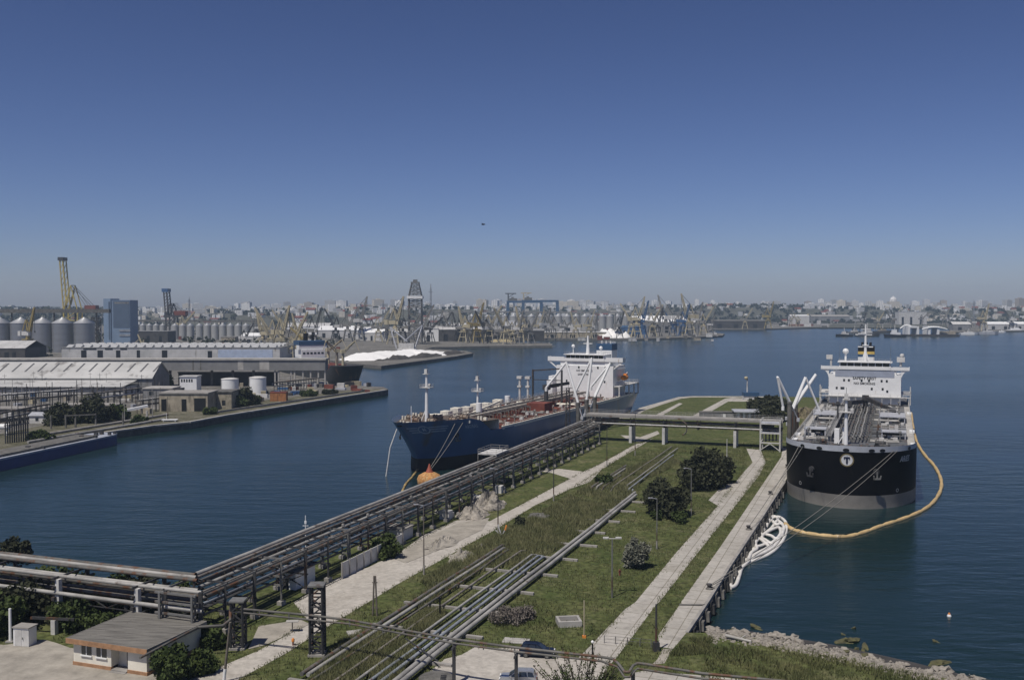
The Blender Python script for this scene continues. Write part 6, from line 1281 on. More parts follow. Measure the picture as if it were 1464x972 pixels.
# ================================================================ cranes
def sts_crane(px, yb, ytop, mat, cap, label, ybeam, dirn, yapex, pxb, pxapex, pxback, lean):
    p = V(G(px, yb)); Y = p.y; t = thing('quay_crane', label, 'crane', p); u = lambda a, b, c=0: V(D(a, b, Y)) + V(0, c, 0); zb = yz(ybeam, Y)
    mb = MB()
    for q in (0, 16):
        for xx in (px - 1, px + (pxback - px) * .45): a = u(xx, ybeam, q); mb.bar((a.x, a.y, ZG), a, 1.9)
        mb.bar(u(px - 4, ybeam, q), u(pxback, ybeam, q), 2.2, 2.8); mb.bar(u(px - 1, ybeam + 14, q), u(px + (pxback - px) * .45, ybeam + 14, q), 1.5)
        mb.bar(u(px - 1, ybeam + 14, q), u(px + (pxback - px) * .45, ybeam, q), 1.0)
    part('portal', mb, mat, t, True); mb = MB()
    for q in (0, 16): mb.bar(u(px - 1, ybeam, q), u(pxapex, yapex, q), 1.5); mb.bar(u(px + (pxback - px) * .45, ybeam, q), u(pxapex, yapex, q), 1.3); mb.bar(u(px + 3, ybeam - 8, q), u(pxapex - 1, yapex + 8, q), 1.0)
    for f in (.2, .5, .8, 1): mb.bar(u(px - 1, ybeam).lerp(u(pxapex, yapex), f), u(px - 1, ybeam, 16).lerp(u(pxapex, yapex, 16), f), 1.0)
    part('a_frame', mb, mat, t, True); mb = MB()
    for q in (2, 14):
        for off in (0, 5.0): mb.bar(u(px - 2 + off, ybeam, q), u(px - lean + off * .85, ytop, q), 1.5)
        for k in range(9): f, g = k / 9, (k + 1) / 9; mb.bar(u(px - 2, ybeam, q).lerp(u(px - lean, ytop, q), f), u(px + 3, ybeam, q).lerp(u(px - lean + 4.2, ytop, q), g), .7)
    o = part('raised_boom', mb, mat, t, True); mb = MB(); mb.box(u(px - lean + 2, ytop + 2, 8), (8.5, 15, 5)); part('boom_tip', mb, cap, o, True)
    mb = MB(); mb.box(u(pxback - 6, ybeam - 4, 8), (17, 13, 7.5)); part('machine_house', mb, RED, t, True); mb = MB()
    for q in (3, 13): mb.bar(u(pxapex, yapex, q), u(pxback, ybeam - 2, q), .5); mb.bar(u(pxapex, yapex, q), u(pxback - 12, ybeam - 6, q), .5)
    part('backstay', mb, STEELD, t, True)
sts_crane(92, 480, 368, M('bright_yellow', (.42, .33, .075), .6, var=.3, scale=.15, rust=.35), STEELD, 'huge yellow quay crane with raised boom and red machine house at left', 444, 1, 408, 90, 101, 134, 8)
sts_crane(238, 482, 413, STEELD, BLUEC, 'tall dark quay crane with raised blue tipped boom, right of the blue tower', 452, 1, 434, 236, 243, 262, 5)
def luff(label, mat, ang, hp=.42, house=WHITED):
    """unit crane 1 m high in total; jib towards +x"""
    t = thing('harbour_crane', label, 'crane', (0, 0, -600), 0, 'harbour cranes'); mb = MB(); w = .13
    for a in (-1, 1):
        for b in (-1, 1): mb.bar((a * w, b * w, 0), (a * w * .45, b * w * .45, hp * .8), .022)
    for z in (.16, .3): mb.bar((-w * .8, -w * .8, z), (w * .8, -w * .8, z), .016); mb.bar((-w * .8, w * .8, z), (w * .8, w * .8, z), .016)
    mb.box((0, 0, hp * .8), (w * 1.3, w * 1.3, .02)); mb.tube((0, 0, hp * .8), (0, 0, hp), .04, 8); part('portal', mb, mat, t)
    mb = MB(); mb.box((-.05, 0, hp + .04), (.16, .1, .08)); mb.box((-.18, 0, hp + .04), (.08, .14, .1)); mb.box((.07, -.03, hp + .03), (.05, .06, .07)); part('machine_house', mb, house, t)
    mb = MB(); top = hp + .33
    for b in (-.04, .04): mb.bar((-.1, b, hp + .1), (-.03, b * .5, top), .016); mb.bar((.05, b, hp + .1), (-.03, b * .5, top), .016)
    part('a_frame', mb, mat, t); L_ = (1 - hp - .08) / math.sin(ang) if math.sin(ang) > .7 else .55
    tip = (.06 + L_ * math.cos(ang), 0, hp + .08 + L_ * math.sin(ang)); mb = MB(); mb.lattice((.06, 0, hp + .08), tip, .055, .02, 9, .009); o = part('jib', mb, mat, t)
    mb = MB(); mb.bar((-.03, 0, top), tip, .008); mb.bar((-.03, 0, top), (-.17, 0, hp + .1), .012); part('stay', mb, STEELD, t)
    mb = MB(); mb.bar(tip, (tip[0], 0, max(.2, tip[2] - .5)), .006); mb.box((tip[0], 0, max(.2, tip[2] - .5)), (.02, .02, .04)); part('hook', mb, STEELD, o); return t
PROTO = {}
NM = {'Y': ('yellow', YEL), 'F': ('faded yellow', YELG), 'G': ('grey', GREYC), 'D': ('dark', STEELD), 'B': ('blue', BLUEC)}
def crane(px, yb, yt, m, ang, left, where):
    key = (m, ang); p = G(px, yb); h = yz(yt, p[1]) - ZG; w = 'steep' if ang >= 70 else 'raised' if ang >= 55 else 'lowered'
    lab = NM[m][0] + ' harbour crane with ' + w + ' jib ' + where
    if key not in PROTO: PROTO[key] = luff(lab, NM[m][1], rad(ang), house=BLUEC if m == 'B' else [WHITED, GREYC, NM[m][1]][len(PROTO) % 3]); o = PROTO[key]
    else: o = dup(PROTO[key], p)
    o.location = p; o.scale = (h, h, h); o.rotation_euler = (0, 0, (math.pi if left else 0) + RND.uniform(-.5, .5)); o['label'] = lab; uniq(o, px)
AR = [(340, 'behind the sawtooth shed'), (450, 'behind the elevated gallery'), (560, 'behind the cargo ship'), (625, 'around the drilling derrick'), (700, 'beside the dark quay shed'), (800, 'below the blue gantry cranes'), (870, 'in front of the far silo row'), (930, 'behind the white heap'), (1012, 'at the white roofed sheds'), (1150, 'by the long low quay shed'), (1464, 'behind the tugs')]
def where(px):
    for a, s in AR:
        if px < a: return s
    return AR[-1][1]
for px, yb, yt, m, ang, left in [(40, 508, 440, 'Y', 72, 0), (388, 506, 440, 'F', 60, 1), (403, 507, 437, 'F', 75, 0), (422, 508, 446, 'F', 60, 0), (436, 509, 462, 'Y', 42, 1), (398, 500, 452, 'G', 60, 0), (376, 503, 445, 'F', 75, 1), (410, 500, 443, 'F', 60, 1), (428, 505, 448, 'F', 75, 1), (395, 509, 458, 'F', 42, 1), (418, 511, 470, 'F', 60, 0), (350, 500, 462, 'D', 60, 0), (448, 500, 440, 'D', 75, 0), (480, 488, 441, 'D', 60, 1), (497, 488, 438, 'G', 60, 0), (615, 489, 448, 'D', 42, 0), (625, 486, 443, 'G', 75, 0), (655, 488, 446, 'D', 75, 1), (700, 488, 437, 'F', 60, 0), (746, 490, 438, 'F', 75, 1), (715, 487, 446, 'D', 60, 0), (780, 484, 440, 'G', 75, 0), (262, 484, 440, 'F', 42, 0), (185, 509, 482, 'F', 42, 0), (205, 509, 478, 'F', 60, 1), (365, 486, 448, 'G', 75, 1),
        (513, 487, 424, 'G', 75, 0), (541, 489, 443, 'F', 60, 0), (565, 492, 424, 'F', 75, 0), (530, 486, 446, 'D', 60, 1), (552, 487, 447, 'G', 42, 0), (602, 490, 436, 'G', 60, 0), (576, 490, 442, 'D', 75, 1), (588, 488, 452, 'G', 42, 1), (632, 487, 446, 'D', 60, 0), (645, 487, 450, 'G', 60, 1), (664, 490, 438, 'F', 75, 1), (681, 490, 433, 'Y', 75, 0), (694, 491, 444, 'D', 60, 1), (672, 489, 447, 'G', 42, 0),
        (722, 492, 440, 'F', 60, 1), (740, 492, 443, 'G', 75, 0), (733, 490, 450, 'F', 42, 0), (757, 491, 446, 'G', 60, 0), (770, 484, 444, 'F', 75, 0), (708, 491, 452, 'G', 42, 1), (790, 484, 441, 'G', 60, 1), (823, 484, 445, 'F', 75, 1), (842, 484, 443, 'F', 75, 0), (848, 484, 446, 'G', 75, 0), (885, 483, 445, 'D', 75, 0), (808, 484, 448, 'G', 42, 0),
        (910, 483, 424, 'F', 75, 0), (917, 483, 430, 'B', 75, 0), (903, 481, 434, 'F', 60, 1), (932, 481, 436, 'F', 60, 0), (940, 481, 440, 'D', 75, 0), (952, 481, 422, 'G', 75, 1), (962, 481, 444, 'B', 60, 1), (977, 480, 434, 'B', 75, 0), (985, 480, 420, 'F', 75, 1), (970, 479, 440, 'G', 60, 0), (1006, 479, 438, 'F', 60, 0), (1016, 479, 446, 'G', 75, 0), (996, 478, 432, 'G', 75, 0),
        (1065, 470, 440, 'F', 60, 0), (1098, 470, 431, 'Y', 75, 0), (1140, 467, 446, 'F', 42, 1), (1131, 467, 448, 'F', 60, 0), (1232, 476, 446, 'D', 75, 0), (1255, 472, 446, 'F', 60, 0), (1275, 470, 441, 'G', 60, 1), (1318, 466, 444, 'G', 42, 0), (1350, 466, 436, 'G', 60, 0), (1406, 473, 434, 'F', 75, 0), (1390, 473, 446, 'G', 75, 1), (1446, 471, 440, 'D', 60, 1)]: crane(px, yb, yt, m, ang, left, where(px))
# blue shipyard gantries
for k, (pa, pb, yt) in enumerate(((726, 774, 430), (748, 797, 429))):
    Y = 2350 + k * 60; t = thing('gantry_crane', ('left of two overlapping blue shipyard gantry cranes', 'right of two overlapping blue shipyard gantry cranes, the longer one')[k], 'gantry crane', D(pa, 470, Y), 0, 'blue gantry cranes'); ORG[t.name] = tuple(t.location); zz = yz(yt, Y); xa, xb = D(pa, 430, Y)[0], D(pb, 430, Y)[0]
    mb = MB(); mb.bx(xa - 3, xb + 3, Y, Y + 8, zz - 5, zz); part('girder', mb, BLUEG, t, True); mb = MB()
    for xx in (xa, xb): mb.bx(xx - 3.6, xx + 3.6, Y + .5, Y + 7.5, ZG, zz - 5.01)
    part('leg', mb, BLUEG, t, True); mb = MB(); mb.bx(xa + 3, xa + 22, Y + 1, Y + 7, zz, zz + 6); mb.bx(xa + 8, xa + 14, Y + 1, Y + 7, zz + 6, zz + 9); part('trolley', mb, CONCD, t, True)
    mb = MB(); mb.bar((xa + 1, Y + 4, zz), (xa + 1, Y + 4, zz + 17), 3); mb.bar((xa - 6, Y + 4, zz + 17), (xa + 20, Y + 4, zz + 17), 2.4); mb.bar((xa + 1, Y + 4, zz + 8), (xa + 14, Y + 4, zz + 16), 1.4); part('top_jib', mb, YELG if k else STEELD, t, True)
# drilling derrick
b = V(G(594, 492)); t = thing('drilling_derrick', 'tall dark drilling derrick with a white band, standing above the port', 'derrick', b); Y = b.y; z1, z2, z3 = yz(440, Y), yz(427, Y), yz(404, Y)
mb = MB(); mb.lattice(b, (b.x, Y, z1), 16, 15, 6, .6); mb.lattice((b.x, Y, z1), (b.x, Y, z2), 15, 15, 4, .7); part('lower_frame', mb, STEEL, t, True); mb = MB(); mb.box((b.x, Y, z2 + 1.6), (18.5, 18.5, 3.2)); part('white_band', mb, WHITE, t, True); mb = MB(); mb.lattice((b.x, Y, z2 + 3.2), (b.x, Y, z3), 15, 8, 7, .55); mb.box((b.x, Y, z3), (10, 9, 1.6)); mb.box((b.x, Y, z3 + 2), (5, 4, 3)); part('derrick_top', mb, STEEL, t, True)
t = thing('sheer_leg', 'pale splayed A frame lifting pontoon in front of the drilling derrick', 'lifting pontoon', G(582, 499)); mb = MB()
for a, b_, c, d in ((558, 468, 567, 499), (604, 465, 593, 499), (558, 468, 582, 488), (604, 465, 578, 488)): mb.bar(V(D(a, b_, 1010)), V(D(c, d, 1000)), 1.0)
part('splayed_leg', mb, GREYP, t, True); mb = MB(); mb.bx(D(568, 499, 1000)[0], D(595, 499, 1000)[0], 996, 1010, .2, 5); mb.bx(D(570, 499, 1000)[0], D(592, 499, 1000)[0], 998, 1008, 5, 10.5); part('pontoon_house', mb, WHITED, t, True); mb = MB(); mb.bx(D(566, 499, 1000)[0], D(597, 499, 1000)[0], 994, 1012, -.5, 1.6); part('pontoon', mb, STEELD, t, True)
for px, yb, yt, lab in ((616, 480, 406, 'thin lattice radio mast right of the drilling derrick'), (271, 470, 424, 'thin lattice radio mast behind the small silos'), (548, 470, 430, 'short thin mast left of the drilling derrick'), (1392, 465, 428, 'thin mast on the skyline at right')):
    b = V(G(px, yb)); h = yz(yt, b.y) - ZG; t = thing('radio_mast', lab, 'mast', b, 0, 'radio masts'); mb = MB(); mb.lattice(b, b + V(0, 0, h * .92), 3.2, 1.6, 14, .3); part('lattice', mb, PIPEB, t, True); mb = MB(); mb.tube(b + V(0, 0, h * .92), b + V(0, 0, h), .5, 6); mb.bar(b + V(-4, 0, h * .85), b + V(4, 0, h * .85), .7); part('aerial', mb, PIPEB, t, True)
# ================================================================ sheds and heaps of the far port
for a in [(402, 470, 478, 462, 40, WHITE, SHEDR, 'white long shed behind the yellow cranes', 'shed', .3), (455, 512, 483, 466, 40, SHEDR, WHITE, 'big white storage shed left of the derrick', 'shed', .35), (515, 552, 487, 468, 30, WHITED, WHITE, 'white shed with bright gable near the derrick', 'shed', .4), (603, 627, 488, 470, 26, WHITE, WHITED, 'bright white block right of the derrick', 'building', 0), (627, 700, 488, 468, 30, SHEDD, SHEDR, 'long dark open quay shed right of the white block', 'shed', .15),
          (700, 778, 488, 470, 30, SHEDD, SHEDW, 'dark quay shed below the blue gantry cranes', 'shed', .15), (778, 870, 483, 474, 24, BEIGE, SHEDR, 'long low beige quay shed in front of the silos', 'shed', .1), (905, 966, 476, 451.5, 40, SHEDW, WHITE, 'white roofed shed at the centre right cranes', 'shed', .35), (968, 1000, 476, 452, 40, SHEDW, WHITED, 'shorter white roofed shed right of the big one', 'shed', .35), (888, 924, 478, 465.5, 22, BLUEC, BLUEG, 'blue dock shed behind the white heap', 'shed', .2), (645, 670, 478, 462, 20, WHITED, SHEDR, 'small pale building among the cranes', 'building', .2), (722, 742, 476, 459, 22, WHITE, WHITE, 'white block building in front of the silo row', 'building', 0),
          (1018, 1096, 469.5, 457, 40, SHEDD, CONCD, 'long low dark quay shed at the channel', 'shed', .15), (1130, 1157, 466, 450, 20, WHITED, WHITE, 'pale building with overhanging roof by the dredger', 'building', .1), (1160, 1215, 461.5, 450, 30, SHEDW, CONC, 'grey quay shed at the head of the inner basin', 'shed', .2), (1285, 1325, 464, 446, 24, WHITED, SHEDR, 'pale office block on the far waterfront', 'building', 0), (1362, 1388, 472, 460, 18, SHEDW, WHITED, 'low shed on the right waterfront', 'shed', .3), (1412, 1470, 471, 460, 24, SHEDR, WHITE, 'white roofed waterfront shed at the right edge', 'shed', .3),
          (800, 830, 474, 463, 20, WHITED, CONCL, 'pale store in front of the silo row', 'store', 0), (560, 590, 486, 470, 20, SHEDW, SHEDR, 'grey shed behind the splayed A frame', 'shed', .3), (190, 240, 490, 474, 30, SHEDD, SHEDW, 'dark flat store in front of the short silo row', 'store', 0), (345, 372, 490, 476, 18, WHITED, WHITE, 'small white hall right of the silo row', 'hall', .3), (316, 336, 492, 482, 16, BEIGE, CONC, 'small beige store in front of the silo row', 'store', 0), (425, 448, 500, 486, 20, SHEDW, SHEDR, 'grey shed left of the cargo ship bridge', 'shed', .2)]:
    hall('port_shed', *a[:8], a[8], a[9], doors=((.1, .18, 0, .6), (.4, .48, 0, .6), (.75, .83, 0, .6)) if a[1] - a[0] > 30 else ((.3, .5, 0, .5),))
rg = random.Random(5)
for k in range(150):
    px = rg.uniform(180, 1030) if k < 118 else rg.uniform(1030, 1464); yb = (rg.uniform(481, 503) if px < 500 else rg.uniform(474, 488) if px < 1030 else rg.uniform(463, 469))
    if px > 1190 and px < 1360: yb = 461
    p = V(G(px, yb)); s = p.y / 1423; j = rg.randrange(8); L_ = rg.uniform(3, 12) * s; h = rg.uniform(1.8, 6) * s; mb = MB(); mb.box((0, 0, h / 2), (L_, L_ * .6, h)); mb.box((0, 0, h + .2 * s), (L_ * 1.05, L_ * .65, .4 * s)); mb.box((L_ * .2, -L_ * .31, h * .3), (L_ * .2, .2, h * .5))
    uniq(solo('port_building', mb, (RED, WHITED, WHITED, CONC, BEIGE, SHEDW, CONCD, SHEDR)[j], ('rust red', 'white', 'white', 'grey concrete', 'beige', 'grey', 'dark', 'pale')[j] + ' small port building ' + where(px), 'building', 'small port buildings', local=True, loc=p, rz=rg.uniform(-.3, .3)), px)
t = thing('conveyor_gallery', 'long thin elevated conveyor passing above the far silo row', 'conveyor', G(800, 470)); Y = 1800; mb = MB(); mb.bar((D(612, 445, Y)[0], Y, yz(445.5, Y)), (D(1000, 447, Y)[0], Y, yz(447.5, Y)), 4, 2.6); part('gallery_box', mb, SHEDW, t, True)
for px in range(620, 1000, 26): mb = MB(); x = D(px, 445, Y)[0]; mb.bar((x, Y, ZG), (x, Y, yz(446.5, Y)), 1.6); part('support', mb, STEEL, t, True)
t = thing('conveyor_gallery', 'dark thin elevated conveyor above the silos beside the big blue tower', 'conveyor', G(280, 480)); Y = 1560; mb = MB(); mb.bar((D(190, 459, Y)[0], Y, yz(458.5, Y)), (D(372, 459, Y)[0], Y, yz(459, Y)), 4, 3); part('gallery_box', mb, CONCD, t, True)
for px in range(195, 372, 30): mb = MB(); x = D(px, 445, Y)[0]; mb.bar((x, Y, ZG), (x, Y, yz(459, Y)), 1.6); part('support', mb, STEELD, t, True)
def mound(name, pts, hw, h, mat, label, cat, seed, zb=ZG, n=40, wb=1.0):
    rg = random.Random(seed); P = [V(p) for p in pts]; ph = [rg.uniform(0, 6) for _ in range(5)]; vs = []; m = 11
    for i in range(n + 1):
        f = i / n * (len(P) - 1); k = min(int(f), len(P) - 2); c = P[k].lerp(P[k + 1], f - k); d = (P[k + 1] - P[k]).normalized(); nn = V(-d.y, d.x, 0); e = min(1, 4 * min(i, n - i) / n + .02) ** .6; wob = 1 + wb * (.2 * math.sin(i * .7 + ph[0]) + .12 * math.sin(i * 1.9 + ph[1]))
        for j in range(m): a = -1 + 2 * j / (m - 1); z = h * e * max(0, (1 - abs(a) ** 1.8)) * wob * (1 + .12 * math.sin(j * 2 + i * 1.3 + ph[2])); q = c + nn * a * hw * e * (1 + .1 * math.sin(i * 1.1 + ph[3])); vs.append((q.x, q.y, zb - .1 + z))
    mb = MB(); mb.add(vs, [(i * m + j, (i + 1) * m + j, (i + 1) * m + j + 1, i * m + j + 1) for i in range(n) for j in range(m - 1)], True); return solo(name, mb, mat, label, cat)
mound('salt_heap', [G(496, 516), G(530, 513), G(580, 509), G(643, 506)], 24, 5.5, SALT, 'long white salt heap on the low dark quay left of centre', 'salt heap', 1, wb=.25)
mound('rock_bank', [G(527, 519.5, .5), G(560, 517.5, .5), (G(600, 514.5, .5)), G(650, 508.5, .5), G(678, 505, .5)], 8, 5, ROCKD, 'dark rocky bank along the front of the white salt heap', 'rock bank', 2, 0)
mound('sand_heap', [G(853, 483), G(875, 482.5), G(901, 483)], 16, 10.5, SALT, 'bright white rounded heap on the far quay left of the blue shed', 'heap', 3)
mound('sand_heap', [G(700, 488.5), G(735, 488.5)], 10, 3, M('yellow_sand', (.33, .27, .15), .9), 'low yellow sand heap on the centre quay', 'heap', 4)
mound('rock_bank', [G(600, 496.5, .5), G(680, 495.6, .5), G(794, 494.6, .5)], 4, 2.8, CONCD, 'low dark stone bank along the centre quay', 'rock bank', 6, 0)
mound('rock_bank', [G(1000, 481.3, .5), G(1034, 480, .5)], 4, 2.5, ROCKD, 'short dark stone bank at the tip of the far quay', 'rock bank', 7, 0)
# ================================================================ tugs, barges and floating docks at right
def workboat(px, py, Lp, label, hullm, housem, hs=1.0, rz=0.0, cat='tug', name='tug_boat', mast=1.0):
    p = V(G(px, py, 0)); L_ = Lp * p.y / FPX; w = L_ * .26; t = thing(name, label, cat, p, rz, 'boats at the right waterfront'); mb = MB(); k = L_ / 30
    pr = [(-L_ / 2, -w * .42), (L_ * .25, -w / 2), (L_ / 2, 0), (L_ * .25, w / 2), (-L_ / 2, w * .42)]; mb.prism(pr, -.5, 3.0 * k); mb.v = [(x * (1 if z < 0 else 1.05), y, z + (1.2 * k if z > 0 and x > L_ * .2 else 0)) for x, y, z in mb.v]; part('hull', mb, hullm, t)
    mb = MB(); mb.bx(-L_ * .25, L_ * .18, -w * .33, w * .33, 3.0 * k, 3.0 * k + 3 * k * hs); mb.bx(-L_ * .08, L_ * .13, -w * .27, w * .27, 3 * k + 3 * k * hs, 3 * k + 6 * k * hs); c = part('deckhouse', mb, housem, t); mb = MB(); mb.bx(-L_ * .07, L_ * .12, -w * .275, -w * .268, 3 * k + 4.2 * k * hs, 3 * k + 5.4 * k * hs); part('window', mb, GLASS, c)
    mb = MB(); mb.tube((0, 0, 3 * k + 6 * k * hs), (0, 0, 3 * k + 6 * k * hs + 7 * k * mast), .25 * k + .2, 6); mb.bar((-1.5 * k, 0, 3 * k + 10 * k * hs), (1.5 * k, 0, 3 * k + 10 * k * hs), .4); part('mast', mb, WHITED, t); mb = MB(); mb.tube((-L_ * .15, 0, 3 * k + 3 * k * hs), (-L_ * .15, 0, 3 * k + 7 * k * hs), .9 * k, 8); part('funnel', mb, STEELD, t)
for a in [(1207, 481, 24, 'dark hulled tug at the left end of the right hand row', BLACK, WHITED, 1, 3.14), (1240, 480.5, 34, 'dark workboat with pale house behind the black tanker\'s mast', STEELD, WHITED, 1.1, 0), (1279, 482, 30, 'white topped tug with a tall house right of the tanker mast', BLACK, WHITE, 1.3, 3.14), (1222, 477, 22, 'grey small tug behind the dark hulled tug', STEEL, WHITED, 1, .2), (1262, 476, 26, 'dark low barge boat behind the tugs', STEELD, BEIGE, .7, 0)]: workboat(*a)
for a in [(1385, 478.5, 26, 'long pale passenger boat near the right waterfront', WHITE, WHITED, .6, .1, 'boat', 'harbour_boat', .5), (1413, 478, 30, 'pale blue grey boat moored right of the passenger boat', GREYP, WHITED, .7, .1, 'boat', 'harbour_boat', .5), (1452, 474, 26, 'white motor yacht at the right edge', WHITE, WHITE, .9, .1, 'yacht', 'motor_yacht', .6), (1432, 475.5, 14, 'small white launch left of the edge yacht', WHITE, WHITE, .8, .2, 'boat', 'harbour_boat', .5), (1362, 461.5, 40, 'long white ferry boat in the inner basin', WHITE, WHITE, .5, 0, 'ferry', 'ferry_boat', .4), (1185, 461, 22, 'pale boat at the head of the channel', WHITED, WHITE, .6, 0, 'boat', 'harbour_boat', .4), (1120, 468, 14, 'tiny white boat by the dredger', WHITE, WHITE, .8, 0, 'boat', 'harbour_boat', .5), (1103, 469, 10, 'tiny pale launch left of the tiny white boat', WHITED, WHITE, .8, 0, 'boat', 'harbour_boat', .5),
          (1022, 479.6, 16, 'small dark launch at the tip of the far quay', STEELD, WHITE, .8, 0, 'boat', 'harbour_boat', .5), (785, 492.7, 9, 'tiny pale launch off the centre quay tip', WHITED, WHITE, .8, 0, 'boat', 'harbour_boat', .5), (706, 489, 16, 'white launch beside the yellow sand heap', WHITE, WHITE, .8, 0, 'boat', 'harbour_boat', .4)]: workboat(*a)
t = thing('dredger', 'brown dredger barge with a deckhouse moored beside the long low shed', 'dredger', G(1145, 467.5, 0)); p = V(G(1145, 467.5, 0)); s = p.y / FPX; mb = MB(); mb.box(p + V(0, 0, 3), (52, 14, 7)); part('hull', mb, RED, t, True); mb = MB(); mb.box(p + V(-8, 0, 11), (20, 10, 9)); mb.box(p + V(-8, 0, 17), (26, 11, 2)); part('deckhouse', mb, BEIGE, t, True); mb = MB(); mb.lattice(p + V(16, 0, 6), p + V(16, 0, 30), 4, 3, 6, .5); part('gantry', mb, YELG, t, True)
t = thing('floating_dock', 'white floating dock with arched roof beams among the tugs', 'floating dock', G(1330, 481, 0)); Y = G(1330, 481, 0)[1]; u = lambda a, b, c=0: (D(a, b, Y)[0], Y + c, D(a, b, Y)[2])
mb = MB(); mb.bx(u(1290, 482)[0], u(1372, 482)[0], Y, Y + 26, -.4, 3.2); part('pontoon', mb, STEELD, t, True)
for k, (a, b) in enumerate(((1298, 1314), (1327, 1343))):
    mb = MB(); x0, x1 = u(a, 480)[0], u(b, 480)[0]; mb.bx(x0, x0 + 3.5, Y, Y + 22, 3.2, 13.5); mb.bx(x1 - 3.5, x1, Y, Y + 22, 3.2, 13.5); mb.bx(x0, x1, Y, Y + 22, 13.5, 16); part('white_portal', mb, WHITE, t, True)
mb = MB(); mb.path([u(1318 + 36 * q, 467.8 + 3.2 * (2 * q - 1) ** 2) for q in np.linspace(0, 1, 10)], 1.4, 6); mb.path([(u(1296 + 20 * q, 0)[0], Y + 8, 12 + 6 * math.sin(q * 3.1)) for q in np.linspace(0, 1, 8)], 1.2, 6); part('roof_arch', mb, WHITE, t, True); mb = MB(); mb.bx(u(1346, 480)[0], u(1368, 480)[0], Y + 4, Y + 20, 3.2, 8); part('store', mb, BEIGE, t, True)
# ================================================================ the city on the hill
FA = [('white', facade('facade_white', (.80, .79, .76), (.16, .17, .19), 3.4, 3.0)), ('grey', facade('facade_grey', (.48, .48, .47), (.09, .095, .10), 3.6, 3.0)), ('beige', facade('facade_beige', (.60, .55, .46), (.11, .11, .11), 3.2, 3.0)), ('pale', facade('facade_pale', (.70, .69, .67), (.13, .14, .15), 4.2, 3.2)), ('brownish', facade('facade_brown', (.40, .35, .30), (.07, .07, .07), 3.4, 3.0))]
SKY_AR = [(78, 'behind the big steel silos'), (145, 'behind the huge yellow crane'), (225, 'right of the blue tower'), (300, 'behind the blue tipped crane'), (380, 'above the silo row'), (450, 'behind the faded yellow cranes'), (520, 'above the big white shed'), (580, 'left of the drilling derrick'), (640, 'around the drilling derrick'), (720, 'between derrick and gantry cranes'), (800, 'behind the gantry cranes'), (900, 'above the far silo row'), (1000, 'behind the white roofed sheds'), (1100, 'above the long low quay shed'), (1190, 'left of the tanker\'s radar mast'), (1290, 'above the black tanker'), (1380, 'above the floating dock'), (1500, 'at the right end of the skyline')]
def sky_where(px):
    for a, s in SKY_AR:
        if px < a: return s
BP = []
for nm, m in FA:
    mb = MB(); mb.bx(-.5, .5, -.5, .5, 0, .93); mb.bx(-.2, .15, -.3, .3, .93, 1.0); BP.append(mb.mesh('apartment_block', m))
for nm, m, rf in (('white', FA[0][1], RED), ('beige', FA[2][1], RED)):
    mb = MB(); mb.bx(-.5, .5, -.5, .5, 0, .7); mb.m = 1; mb.add([(-.55, -.55, .7), (.55, -.55, .7), (.55, 0, 1), (-.55, 0, 1), (.55, .55, .7), (-.55, .55, .7)], [(0, 1, 2, 3), (3, 2, 4, 5), (1, 4, 2), (0, 3, 5)]); BP.append(mb.mesh('town_house', [m, rf]))
rg = random.Random(77); cnt = 0
def block(px, Y, w, h, kind):
    x = D(px, 437, Y)[0]; z = plateau(x, Y) - 1.5; o = bpy.data.objects.new('apartment_block' if kind < 5 else 'town_house', BP[kind]); COL.objects.link(o); o.location = (x, Y, z); o.scale = (w, w * rg.uniform(.5, .9), h + 1.5); o.rotation_euler = (0, 0, rg.uniform(-.5, .5))
    nm = FA[kind][0] if kind < 5 else ('white', 'beige')[kind - 5]; sz = 'tall' if h > 24 else 'mid height' if h > 14 else 'low'
    tag(o, f'{sz} {nm} ' + ('apartment block ' if kind < 5 else 'red roofed house ') + 'on the skyline ' + sky_where(px), 'apartment block' if kind < 5 else 'house', 'city buildings on the skyline'); uniq(o, px)
for k in range(395):
    px = rg.uniform(-5, 1470)
    if px < 150 and rg.random() < .75: continue
    if 1015 < px < 1150 and rg.random() < .6: continue
    if 870 < px < 1000 and rg.random() < .4: continue
    back = rg.random() < .55; x_ = (px - 732) / FPX
    Y = rg.uniform(3350, 4300) if back else rg.uniform(2650, 3250)
    if px < 640: Y -= 420
    w = rg.uniform(12, 34) if back else rg.uniform(9, 22); h = rg.choice((14, 18, 22, 26, 34)) * rg.uniform(.8, 1.1) if back else rg.uniform(7, 15)
    if px < 400: h *= .8
    block(px, Y, w, h, rg.choice((0, 0, 1, 1, 2, 3, 3, 4)) if back or rg.random() < .5 else rg.choice((5, 6)))
for px, Y, w, h, k in ((686, 3300, 22, 38, 2), (693, 3340, 20, 36, 2), (708, 3300, 22, 34, 3), (714, 3360, 18, 33, 1), (803, 3300, 34, 27, 2), (818, 3330, 40, 28, 2), (352, 2900, 24, 26, 0), (410, 2900, 20, 28, 1), (472, 2900, 30, 30, 1), (488, 2950, 34, 29, 3), (1203, 3500, 30, 34, 2), (1222, 3500, 22, 33, 3), (1440, 3500, 24, 34, 1), (1458, 3450, 26, 40, 4), (845, 3400, 26, 26, 1), (996, 3400, 14, 28, 0), (1160, 3500, 40, 22, 0)): block(px, Y, w, h, k)
p = V(D(1277, 437, 3400)); p.z = plateau(p.x, p.y); t = thing('domed_building', 'pale domed building rising above the skyline over the black tanker', 'domed building', p); mb = MB(); mb.box(p + V(0, 0, 14), (34, 26, 28)); part('wall', mb, FA[2][1], t, True); mb = MB(); mb.lathe(p + V(0, 0, 28), [(12, 0), (12, 5), (10.5, 10), (7, 14), (2, 16.5), (.6, 20)], 16); part('dome', mb, FA[3][1], t, True)

